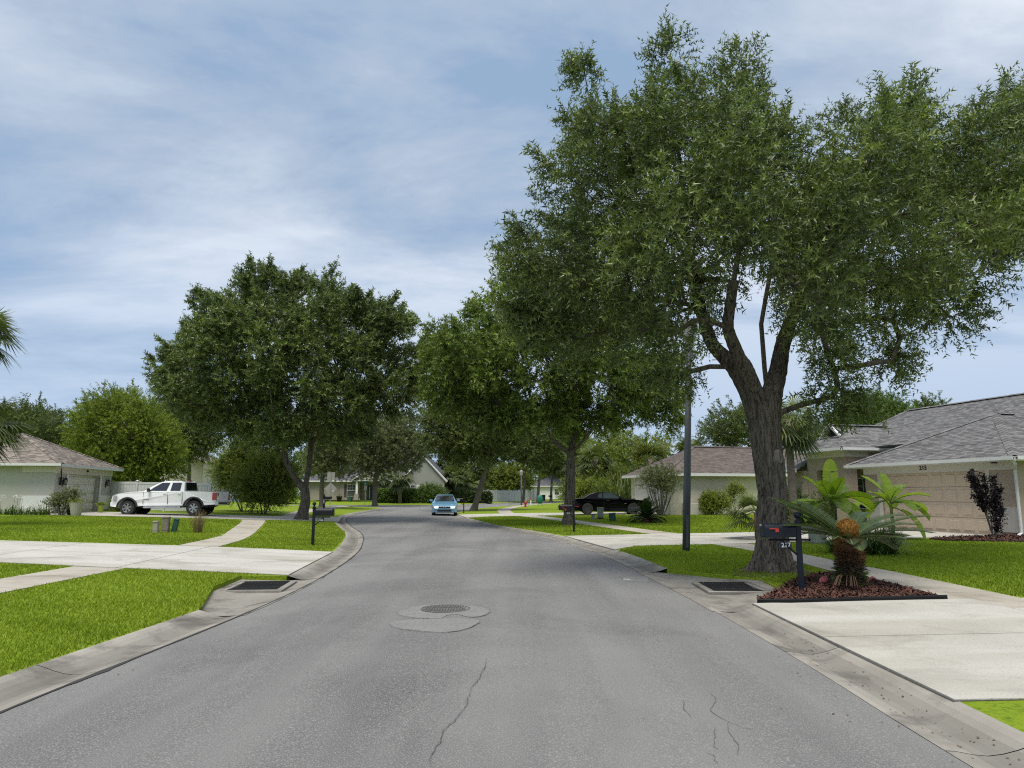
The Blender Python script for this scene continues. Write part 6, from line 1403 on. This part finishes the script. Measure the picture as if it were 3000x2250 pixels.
def palm(label, x, y, h, r, nleaf, length, seed, group=None, boots=True, nseg=18, skirt=.9, bloom=0, lean=(0, 0), trunk='palm_trunk', z0=None, width=.055):
    rng = np.random.default_rng(seed); t = thing('palm_tree', label, 'palm', (x, y, tz(x, y) if z0 is None else z0), group=group); tp = np.array([lean[0], lean[1], h])
    MB().tube([(0, 0, -.1), tuple(tp * .5 + np.array([lean[0] * .1, 0, 0])), tuple(tp)], [r * 1.15, r, r * .95], 12).build('trunk', MT[trunk], t, smooth=True)
    if boots:
        b = MB()
        for k in range(60):
            z = h - .15 - 1.1 * rng.random() ** .8 * min(1, h / 3); a = rng.uniform(0, 6.28); c = np.array([math.cos(a), math.sin(a), 0]); p = tp * (z / h) + c * r * .8; q = p + c * .16 + np.array([0, 0, .20]); s = np.array([-c[1], c[0], 0]) * .05
            b.add([p - s, p + s, q + s * .6, q - s * .6], [(0, 1, 2, 3)])
        b.build('leaf_bases', MT['palm_boot'], t)
    V = []; Tn = []; pt = MB()
    for k in range(nleaf):
        el = math.asin(rng.uniform(-skirt, .95)); a = k * 2.4 + rng.normal(0, .2); d = np.array([math.cos(a) * math.cos(el), math.sin(a) * math.cos(el), math.sin(el)]); L = length * rng.uniform(.85, 1.1); hub, pet = fan_leaf(V, Tn, tp + d * .1, d, L, 3.3, nseg, rng, .35 + .4 * rng.random(), width, .5 + .25 * math.sin(el) - (.1 if el < -.5 else 0)); pt.tube([tp, tp + d * pet * .5 + np.array([0, 0, .04]), hub], .014, 4, cap=False)
    quads_mesh('fronds', np.array(V), 4, Tn, MT['palm'], t); pt.build('petioles', MT['stalk'], t)
    if bloom:
        P = tp + unit(rng.normal(0, 1, (bloom, 3)) * [1, 1, .5]) * length * rng.uniform(.7, 1.2, (bloom, 1)) + [0, 0, length * .3]; Vb, tb = leaves_for(P, unit(rng.normal(0, 1, (bloom, 3)) - [0, 0, .5]), 10, .4, .06, .05, rng); quads_mesh('blooms', Vb, 4, tb, MT['palm_bloom'], t)
    return t
pp = lambda u, y: ((u - 1500) / F_PX * y, y)
def top_h(v, y, x): return float(at(1500, v, y)[2] - tz(x, y))
for i, (u, v, y, r, n, L, lb, kw) in enumerate([
    (2312, 1228, 29, .15, 40, 1.2, 'cabbage palm with rusty leaf bases behind the big oak trunk', {}),
    (1704, 1350, 66, .30, 34, 1.5, 'stout cabbage palm with criss cross trunk behind the mailbox oak', {}),
    (1745, 1345, 62, .16, 30, 1.4, 'slender cabbage palm behind the black coupe', {}),
    (1760, 1370, 68, .17, 26, 1.3, 'shorter cabbage palm behind the slender one', {}),
    (1905, 1345, 60, .24, 38, 1.7, 'cabbage palm with yellow blooms beside the beige house', dict(bloom=90)),
    (2028, 1320, 66, .2, 32, 1.5, 'cabbage palm rising behind the brown hip roof', {}),
    (1176, 1392, 96, .22, 30, 1.5, 'palm before the sage gable end', {}),
    (1128, 1395, 99, .2, 24, 1.4, 'palm beside the white porch gable', {}),
    (1334, 1395, 104, .25, 30, 1.7, 'twin palm with reddish brown trunk behind the dark hedge', dict(group='palms behind the dark clipped hedge')),
    (1346, 1402, 105, .25, 30, 1.7, 'twin palm with paler trunk beside the brown palm trunk', dict(group='palms behind the dark clipped hedge')),
    (1383, 1420, 108, .25, 26, 1.6, 'low palm beside the leaning oak trunk', {}),
    (-62, 1235, 27, .18, 40, 1.25, 'palm whose lower fronds hang over the grey house roof', dict(skirt=.95)),
    (-95, 975, 26.5, .18, 36, 1.15, 'taller palm reaching in from beside the grey house', {})]):
    x, y = pp(u, y); h = top_h(v, y, x); palm(lb, x, y, h, r, n, L, 100 + i, width=.045 + .0009 * y, **kw)
palm('young fan palm beside the big oak trunk', *pp(2205, 24.5), .85, .09, 20, .85, 130, boots=False, nseg=22, skirt=.25, width=.055, trunk='palm_boot')

def frond(V, Tn, base, d0, length, nl, ll, lw, rng, bend=.9, vee=.5, tone=.5, stem=None):
    """feather frond: curved rachis with leaflets on both sides"""
    d = unit(np.array(d0, float)); p = np.array(base, float); side = unit(np.cross(d, [0, 0, 1.0]) + np.array([1e-6, 0, 0])); step = length / nl; pts = [p.copy()]
    for k in range(nl):
        d = unit(d + np.array([0, 0, -bend * step])); p = p + d * step; pts.append(p.copy()); t = (k + 1) / nl
        if t < .08: continue
        up = np.cross(side, d); L = ll * math.sin(math.pi * min(1, .12 + .86 * t)) ** .7
        for s in (-1, 1):
            q = unit(side * s + up * vee + d * .55); w = unit(np.cross(q, up)) * lw * .5; e = p + q * L - np.array([0, 0, .12 * L]); V += [p - w, p + w, e + w * .25, e - w * .25]; Tn.append(np.clip(tone + rng.normal(0, .12), 0, 1))
    if stem is not None: stem.tube(pts[::max(1, nl // 5)], .008, 4, cap=False)
def sago_bush(label, x, y, n, length, seed, mat='sago_dark', name='sago_palm'):
    rng = np.random.default_rng(seed); t = thing(name, label, 'sago palm', (x, y, tz(x, y))); V = []; Tn = []; st = MB()
    for k in range(n):
        el = R(rng.uniform(5, 80)); a = k * 2.4; frond(V, Tn, (0, 0, .2), (math.cos(a) * math.cos(el), math.sin(a) * math.cos(el), math.sin(el)), length * rng.uniform(.8, 1.1), 26, length * .22, .05, rng, 1.1, .4, .45, st)
    MB().lathe([(.26, -.05), (.25, .12), (.15, .26), (.0001, .3)], n=12).build('stem', MT['palm_boot'], t); quads_mesh('fronds', np.array(V), 4, Tn, MT[mat], t); st.build('rachises', MT['stalk'], t); return t
sago_bush('dark low sago on the lawn before the crape myrtle', 6.75, 36.2, 46, 1.15, 3)
sago_bush('small dark sago by the curved far fence', -4.9, 112, 22, 1.0, 5)
def cone_sago():
    rng = np.random.default_rng(8); x, y = 5.72, 12.35; t = thing('sago_palm', 'sago with golden fuzzy cone and brown skirted trunk in the mulch bed', 'sago palm', (x, y, tz(x, y) + .05)); h = .80
    MB().lathe([(.17, -.05), (.16, .15), (.15, .4), (.165, .6), (.15, .82), (.0001, .84)], n=18).build('trunk', MT['palm_boot'], t)
    def spikes(n, z0, z1, ln, mat, name, dz, w, r=.17, tone=.5):
        a = rng.uniform(0, 6.28, n); z = rng.uniform(z0, z1, n); c = np.stack([np.cos(a), np.sin(a), np.zeros(n)], 1); P = c * r + np.stack([0 * z, 0 * z, z], 1); d = unit(c + np.stack([rng.normal(0, .35, n), rng.normal(0, .35, n), rng.normal(dz, .3, n)], 1)); L = ln * rng.uniform(.5, 1.2, n)[:, None]; s = unit(np.cross(d, rng.normal(0, 1, (n, 3)))) * w
        quads_mesh(name, np.stack([P - s, P + s, P + d * L + s * .3, P + d * L - s * .3], 1).reshape(-1, 3), 4, np.clip(rng.normal(tone, .25, n), 0, 1), mat, t)
    spikes(900, .0, .42, .14, leaf_mat('dead_base', (.014, .012, .010), (.12, .105, .085), 0, .9, .1), 'old_leaf_bases', .1, .010, r=.135); spikes(1300, .36, .62, .125, leaf_mat('rusty_fluff', (.055, .032, .018), (.19, .118, .062), .1, .95, .05), 'rusty_skirt', .0, .008, r=.135); spikes(900, .56, .78, .13, leaf_mat('golden_fluff', (.14, .075, .022), (.34, .20, .07), .1, .95, .05), 'golden_collar', .35, .007, r=.13)
    spikes(240, .05, .3, .12, MT['hedge'], 'green_pups', .2, .012, r=.19)
    cone = MB().lathe([(.13, 0), (.165, .08), (.165, .16), (.12, .235), (.05, .27), (.0001, .275)], (0, 0, .84), 18); cone.build('cone', material('golden_felt', (.28, .14, .030), .95, (.20, .095, .02), 12, bump=1), t, smooth=True)
    n = 1300; a = rng.uniform(0, 6.28, n); q = rng.random(n); rr = np.interp(q, [0, .3, .6, .85, 1], [.13, .165, .165, .11, .0]); z = .84 + np.interp(q, [0, .3, .6, .85, 1], [0, .08, .16, .24, .275]); P = np.stack([np.cos(a) * rr, np.sin(a) * rr, z], 1); d = unit(np.stack([np.cos(a) * .8, np.sin(a) * .8, .5 + q], 1) + rng.normal(0, .25, (n, 3))); s = unit(np.cross(d, rng.normal(0, 1, (n, 3)))) * .006
    quads_mesh('cone_scales', np.stack([P - s, P + s, P + d * .035 + s * .4, P + d * .035 - s * .4], 1).reshape(-1, 3), 4, rng.random(n), leaf_mat('golden_scale', (.20, .095, .018), (.46, .27, .075), .1, .95, .05), t)
    V = []; Tn = []; st = MB()
    for k in range(40):
        a = k * 2.4 + rng.normal(0, .15); el = R(rng.uniform(6, 46) if math.sin(a) > -.35 else rng.uniform(2, 18)); L = rng.uniform(1.1, 1.5) * (1.0 if math.sin(a) > -.35 else .62)
        if math.sin(a) < -.35 and rng.random() < .55: continue
        frond(V, Tn, (math.cos(a) * .1, math.sin(a) * .1, .80), (math.cos(a) * math.cos(el), math.sin(a) * math.cos(el), math.sin(el)), L, 62, .20, .022, rng, .46, .42, .5, st)
    quads_mesh('fronds', np.array(V), 4, Tn, MT['sago'], t); st.build('rachises', MT['stalk'], t)
    sk = MB()
    for k in range(14):
        a = R(200 + 60 * rng.random()); c = np.array([math.cos(a), math.sin(a), 0]); p = c * .2 + [0, 0, .22]; sk.tube([p, p + c * .1 + [0, 0, -.02], p + c * .2 + [0, 0, -.16]], .005, 3)
    sk.build('dry_fronds', material('dry_frond', (.36, .20, .14), .9), t)
    return t
cone_sago()
t = thing('flamingo_ornament', 'pink plastic flamingo with curved neck lying behind the sago', 'ornament', (6.12, 12.75, tz(6.12, 12.75) + .06)); MB().tube([(-.1, 0, -.02), (0, 0, .0), (.07, 0, .02), (.11, 0, .075), (.16, 0, .10), (.20, 0, .085), (.21, 0, .06)], [.02, .022, .02, .018, .02, .024, .012], 8).build('neck', MT['pinkish'], t, smooth=True); MB().lathe([(.0001, -.12), (.05, -.07), (.07, 0), (.05, .08), (.0001, .13)], n=12, M=Matrix.Translation((-.2, .1, .04)) @ Matrix.Rotation(R(80), 4, 'Y')).build('body', MT['pinkish'], t, smooth=True)
t = thing('flamingo_ornament', 'pink plastic flamingo body half hidden by the sago trunk', 'ornament', (5.42, 12.75, tz(5.42, 12.75) + .1)); MB().lathe([(.0001, -.1), (.05, -.06), (.075, 0), (.05, .08), (.0001, .12)], n=12, M=Matrix.Rotation(R(30), 4, 'Y')).build('body', MT['pinkish'], t, smooth=True); MB().tube([(0, 0, -.02), (0, 0, -.16)], .006, 5).build('leg', MT['galv'], t)

def banana(label, x, y, h, leaves, seed):
    rng = np.random.default_rng(seed); t = thing('banana_plant', label, 'banana plant', (x, y, tz(x, y))); st = MB().tube([(0, 0, -.05), (.02, 0, h * .55), (0, .02, h)], [.075, .055, .03], 8); V = []; Tn = []
    for az, el, L, W in leaves:
        a = R(az); d = np.array([math.cos(a) * math.cos(R(el)), math.sin(a) * math.cos(R(el)), math.sin(R(el))]); p = np.array([0, 0, h * rng.uniform(.8, 1)]); n = 14; pts = [p]; dirs = [d]
        for k in range(n):
            d = unit(d + np.array([0, 0, -.11 * (1.3 - el / 90) * (L / 1.2)])); p = p + d * (L + .35) / n; pts.append(p); dirs.append(d)
        side = unit(np.cross(dirs[0], [0, 0, 1.0]) + np.array([1e-4, 0, 0])); roll = rng.normal(0, .4); tone = rng.uniform(.2, .9)
        st.tube(pts[::2], [.02 * (1 - .85 * k / 8) for k in range(len(pts[::2]))], 5, cap=False)
        for k in range(3, n):
            t0, t1 = (k - 3) / (n - 3), (k - 2) / (n - 3); w0, w1 = (W * .5 * math.sin(math.pi * min(1, .08 + .88 * q)) ** .55 for q in (t0, t1))
            if t1 > .999: w1 = .01
            for s in (-1, 1):
                s0 = unit(side * s * math.cos(.35) + np.cross(side, dirs[k]) * (.30 + roll * s * .4)); rp = .03 if rng.random() < .12 else -.004
                V += [pts[k], pts[k + 1] - dirs[k] * rp, pts[k + 1] - dirs[k] * rp + s0 * w1 + np.array([0, 0, -.05 * w1]), pts[k] + s0 * w0] ; Tn.append(np.clip(tone + rng.normal(0, .08) + .12 * s * roll, 0, 1))
    st.build('stalk', MT['stalk'], t, smooth=True); quads_mesh('leaves', np.array(V), 4, Tn, MT['banana'], t); return t
lf = lambda seed, n: [(az + np.random.default_rng(seed).normal(0, 8), el, L, W) for az, el, L, W in n]
banana('banana plant with one tall upright leaf behind the sago', 9.9, 22.3, 1.35, [(60, 80, 1.15, .48), (40, 52, 1.0, .59), (150, 60, .85, .57), (178, 36, 1.25, .50), (5, 28, 1.15, .57), (330, 34, .95, .57), (250, 40, .85, .57), (200, 8, .95, .48), (300, 5, .85, .50), (110, 30, .9, .55), (355, -5, .9, .46), (225, 58, .75, .52), (270, 12, .8, .50), (20, 5, .9, .48), (160, 15, .8, .48), (280, 60, .7, .50)], 2)
banana('banana plant with drooping leaves before the garage door', 12.3, 23.4, 1.30, [(95, 76, .8, .57), (150, 58, .8, .59), (30, 50, .85, .57), (10, 28, 1.05, .55), (350, 14, 1.0, .50), (185, 25, 1.05, .55), (260, 45, .75, .55), (320, -6, 1.1, .48), (210, 45, .8, .52), (280, 20, .8, .50), (60, 20, .9, .50), (335, 38, .9, .52), (200, 8, .9, .48)], 3)

def strap_clump(name, label, x, y, n, L, w, mat, seed, cat, spread=.35, group=None, z=.0, up=1.2, droop=1.0):
    rng = np.random.default_rng(seed); t = thing(name, label, cat, (x, y, tz(x, y) + z), group=group); V = []; Tn = []
    for _ in range(n):
        a = rng.uniform(0, 6.28); r = spread * math.sqrt(rng.random()); p = np.array([r * math.cos(a), r * math.sin(a), 0]); d = unit(np.array([math.cos(a) * .6, math.sin(a) * .6, up]) + rng.normal(0, .3, 3)); s = unit(np.cross(d, [0, 0, 1.0]) + np.array([1e-5, 0, 0])) * w * .5; l = L * rng.uniform(.6, 1.1); tone = np.clip(rng.normal(.45, .2), 0, 1); K = 5
        for k in range(K):
            q = p + d * l / K; d2 = unit(d + np.array([0, 0, -.30 * droop])); ta, tb = 1 - .75 * (k / K) ** 2, 1 - .75 * ((k + 1) / K) ** 2; V += [p - s * ta, p + s * ta, q + s * tb, q - s * tb]; Tn.append(tone); p, d = q, d2
    quads_mesh('leaves', np.array(V), 4, Tn, MT[mat], t); return t
strap_clump('lily_clump', 'dark strap leaved lily clump on the lawn behind the sago', 9.25, 18.6, 420, .95, .032, 'lily', 1, 'lily', .5)
strap_clump('lily_clump', 'dark lily clump at the foot of the banana plants', 8.65, 18.9, 200, .8, .03, 'lily', 2, 'lily', .35)
strap_clump('dry_grass_tuft', 'straw coloured dry grass tuft on the left lawn', -11.15, 25.7, 220, .80, .009, 'straw', 3, 'grass tuft', .13, up=2.6, droop=.5)
strap_clump('pampas_clump', 'tall arching grass clump beside the beige house garage', 8.3, 55.5, 420, 3.4, .07, 'palm', 4, 'ornamental grass', 1.2, droop=.8)
strap_clump('pampas_clump', 'broad arching grass clump behind the black coupe', 11.0, 60, 380, 3.6, .08, 'palm', 5, 'ornamental grass', 1.4, droop=.8)
strap_clump('grass_shrub', 'wispy grey green grass shrub beyond the mailbox oak', 5.3, 58, 320, 1.5, .05, 'palm', 6, 'ornamental grass', .7, droop=.6)
def bush(name, label, x, y, size, n, per, leaf, mat, seed, cat='shrub', stems=6, z=0.0, n_leaf=8, group=None, flat=False):
    rng = np.random.default_rng(seed); t = thing(name, label, cat, (x, y, tz(x, y)), group=group); d = unit(rng.normal(0, 1, (n, 3))); C = d * (rng.random((n, 1)) ** .4) * np.array(size) * .5 * .8; C[:, 2] = np.abs(C[:, 2]) if flat else C[:, 2]; C[:, 2] += (size[2] * .12 if flat else size[2] * .5) + z
    if stems:
        m = MB()
        for k in range(stems):
            e = C[k % n]; b = np.array([e[0] * .15, e[1] * .15, -.05]); m.tube([b, (b + e) / 2 + [e[0] * .15, e[1] * .15, .1], e], [.03, .02, .008], 5)
        m.build('stems', MT['bark_plain'], t)
    crown('foliage', C, rng.uniform(.16, .26, n) * max(size) ** .8, np.array([0, 0, size[2] * .2]), per, n_leaf, leaf[0] * 2.4, leaf[0], leaf[1], MT[mat], t, rng, twigs=False); return t
bush('crape_myrtle', 'airy multi stemmed crape myrtle at the corner of the beige house', 9.15, 44.3, (3.0, 2.4, 2.0), 46, 16, (.13, .05), 'grey_oak', 1, 'small tree', 26, z=1.25)
bush('variegated_shrub', 'rounded yellow green variegated shrub against the beige wall', 12.6, 44.9, (1.9, 1.2, 1.35), 40, 34, (.10, .05), 'lime', 2)
bush('sapling', 'thin leafy sapling beside the meter box', 14.1, 45.2, (1.0, .8, 1.2), 14, 18, (.12, .05), 'olive', 3, stems=3, z=.7)
bush('wax_myrtle', 'big yellow green wax myrtle bush behind the pickup truck bed', -16.0, 46.5, (4.6, 3.6, 3.6), 110, 46, (.17, .055), 'olive', 4, z=.3)
bush('wax_myrtle', 'tall wax myrtle bush rising behind the truck and fence end', -18.6, 50, (5.2, 3.6, 4.6), 110, 42, (.18, .06), 'olive', 5, z=.6)
bush('light_shrub', 'light green leafy shrub below the blue house gable', -30.0, 94.5, (5.5, 3, 2.6), 50, 34, (.3, .12), 'lime', 7)
bush('dark_shrub', 'dark shrub between the banana plants and the porch', 12.3, 31.0, (2.2, 1.4, 1.2), 40, 30, (.11, .05), 'hedge', 8)
bush('dark_shrub', 'dark green shrub below the window of the beige house', 14.3, 36.5, (2.6, 1.4, 1.3), 40, 30, (.12, .05), 'hedge', 9)
bush('green_thicket', 'green thicket behind the black coupe and palms', 7.6, 62, (7, 3, 3.0), 90, 34, (.25, .1), 'olive', 10)
bush('yellow_thicket', 'yellow green thicket under the slender palm', 6.6, 58, (3.6, 2, 2.2), 50, 34, (.22, .09), 'lime', 11)
bush('rose_bush', 'thin leafed rose bush before the cream garage door', -23.4, 37.5, (1.7, 1.0, 1.35), 24, 18, (.10, .05), 'grey_oak', 12, stems=9, z=.1)
bush('dark_shrub', 'dark shrub behind the curved fence', -9, 125, (7, 3, 2.8), 40, 30, (.4, .2), 'hedge', 13)
bush('leafy_shrub', 'dark spiky leaved shrub beside the clipped hedge', -11.3, 98.5, (4.2, 1.8, 1.9), 50, 34, (.34, .07), 'hedge', 14)
bush('fallen_shrub', 'weedy shrub beside the truck bumper and green planter', -24.3, 44.6, (1.0, .8, .9), 16, 20, (.12, .05), 'lime', 15)
for k, (u, y, sz, m, lb) in enumerate([(40, 37.4, (1.5, .8, .55), 'lily', 'dark agapanthus clump along the grey house wall'), (95, 37.4, (1.6, .8, .5), 'lily', 'agapanthus clump beside the shepherd hook'), (145, 37.5, (.9, .7, .6), 'hedge', 'spiky green clump at the white base band')]):
    x, y = pp(u, y); strap_clump('agapanthus_clump', lb, x, y, 110, sz[2] * 1.25, .03, m, 20 + k, 'flower clump', sz[0] * .4)
for k, (u, al) in enumerate(((22, 'lone white agapanthus head on a tall stem by the grey wall'), (60, 'taller of two white agapanthus heads by the shepherd hook'), (70, 'shorter of two white agapanthus heads by the shepherd hook'))):
    x, y = pp(u, 37.3); t = thing('agapanthus_flower', al, 'flower', (x, y, tz(x, y)), group='white agapanthus heads'); MB().tube([(0, 0, 0), (.03, 0, .9)], .008, 4).build('stem', MT['stalk'], t); V, tt = leaves_for(np.tile([.03, 0, .9], (16, 1)) + RNG.normal(0, .05, (16, 3)), unit(RNG.normal(0, 1, (16, 3))), 5, .1, .05, .025, RNG); quads_mesh('petals', V, 4, tt, MT['white'], t)
# purple shrub on thin stems
def purple_shrub():
    rng = np.random.default_rng(4); x, y = 15.4, 23.2; t = thing('purple_shrub', 'slender purple leaved shrub on bare stems before the garage door', 'shrub', (x, y, tz(x, y) + .04)); m = MB(); P = []; A = []
    for bx, tx, h in ((0, -.62, 2.0), (.02, -.35, 2.05), (0, -.18, 1.9), (.05, .22, 1.9), (.06, .38, 1.5), (.08, .3, .9), (.02, -.5, 1.5), (.06, .1, 1.3)):
        yy = rng.normal(0, .15); pts = [np.array([bx, 0, 0]), np.array([bx + tx * .35, yy * .4, h * .4]), np.array([bx + tx * .75, yy * .8, h * .75]), np.array([bx + tx, yy, h])]; m.tube(pts, [.02, .016, .012, .005], 5); lo = .42 if h > 1.4 else .15
        for k in range(85):
            q = rng.uniform(lo, 1); j = min(2, int(q * 3)); f = q * 3 - j; p = pts[j] * (1 - f) + pts[j + 1] * f; P.append(p); A.append(unit(rng.normal(0, .7, 3) + [0, 0, .9]))
    m.build('stems', MT['bark_plain'], t); V, tt = leaves_for(np.array(P), np.array(A), 7, .20, .085, .050, rng, .05); quads_mesh('foliage', V, 4, tt, MT['purple'], t)
purple_shrub()
def clipped(name, label, x, y, sx, sy, h, n, leaf, mat, seed, rz=0):
    rng = np.random.default_rng(seed); t = thing(name, label, 'hedge', (x, y, tz(x, y)), rz); a = rng.uniform(-1, 1, (n, 3)); ax = rng.integers(0, 3, n); sg = rng.choice([-1, 1], n); a[np.arange(n), ax] = sg * rng.uniform(.88, 1.02, n); k = a[:, 2] > -1.5
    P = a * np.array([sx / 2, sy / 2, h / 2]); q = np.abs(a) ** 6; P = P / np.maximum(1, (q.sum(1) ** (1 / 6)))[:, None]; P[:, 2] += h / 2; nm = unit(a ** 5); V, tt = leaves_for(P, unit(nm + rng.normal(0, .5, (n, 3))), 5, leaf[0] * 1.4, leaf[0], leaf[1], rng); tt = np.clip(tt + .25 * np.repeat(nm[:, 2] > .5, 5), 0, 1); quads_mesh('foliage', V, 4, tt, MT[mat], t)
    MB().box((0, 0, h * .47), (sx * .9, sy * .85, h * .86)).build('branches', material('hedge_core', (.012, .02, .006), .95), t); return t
clipped('clipped_hedge', 'long clipped green hedge before the taupe house', -15.6, 97.5, 5.4, 1.8, 1.7, 4200, (.22, .10), 'hedge', 1)
clipped('clipped_hedge', 'dark clipped hedge at the bend beside the leaning oak', -6.0, 104.5, 5.6, 1.6, 1.5, 3400, (.24, .1), 'sago_dark', 2, R(12))
clipped('clipped_hedge', 'rounded dark clipped shrub by the far mailbox and driveway', -35.5, 101, 4.0, 1.6, 1.5, 1800, (.24, .1), 'hedge', 3)
# pots
def pot(label, x, y, r, h, mat, plant=None, seed=0, name='planter'):
    t = thing(name, label, 'planter', (x, y, tz(x, y) + .01)); MB().lathe([(r * .62, 0), (r * .72, h * .2), (r, h * .92), (r * 1.04, h), (r * .9, h), (r * .88, h * .9), (.0001, h * .88)], n=20).build('pot', mat, t, smooth=False)
    if plant:
        rng = np.random.default_rng(seed); n = 40; P = np.stack([rng.normal(0, r * .45, n), rng.normal(0, r * .45, n), np.full(n, h * .9)], 1); V, tt = leaves_for(P, unit(np.stack([P[:, 0] * 2, P[:, 1] * 2, np.full(n, .7)], 1) + rng.normal(0, .3, (n, 3))), 8, plant[0], .10, .035, rng); quads_mesh('plant', V, 4, tt, MT[plant[1]], t)
MT['pot_cream'] = material('cream_pot', (.40, .385, .335), .7, (.36, .345, .30), 3); MT['pot_teal'] = material('teal_pot', (.06, .14, .15), .5, (.05, .12, .13), 4)
pot('large cream planter at the edge of the grey house driveway', -22.3, 36.9, .34, .68, MT['pot_cream'], (.35, 'olive'), 1)
pot('black pot of small flowers before the cream garage door', -23.2, 37.9, .2, .28, MT['black'], (.3, 'hedge'), 2)
pot('small lime green planter by the truck bumper', -23.9, 41.9, .17, .42, material('lime_pot', (.25, .32, .04), .5), (.25, 'lime'), 3)
pot('teal pot before the taupe house window', -23.2, 103.0, .45, .7, MT['pot_teal'], (.6, 'grey_oak'), 4)
pot('black urn beside the taupe garage door', -24.8, 103.2, .42, .75, MT['black'], (.9, 'grey_oak'), 5)
t = thing('shepherd_hook', 'thin shepherd hook garden stake by the grey house wall', 'garden stake', (*pp(84, 37.4), tz(*pp(84, 37.4)))); MB().tube([(0, 0, 0), (0, 0, .78), (-.02, 0, .84), (-.07, 0, .84), (-.08, 0, .78)], .009, 5).build('rod', MT['black'], t)
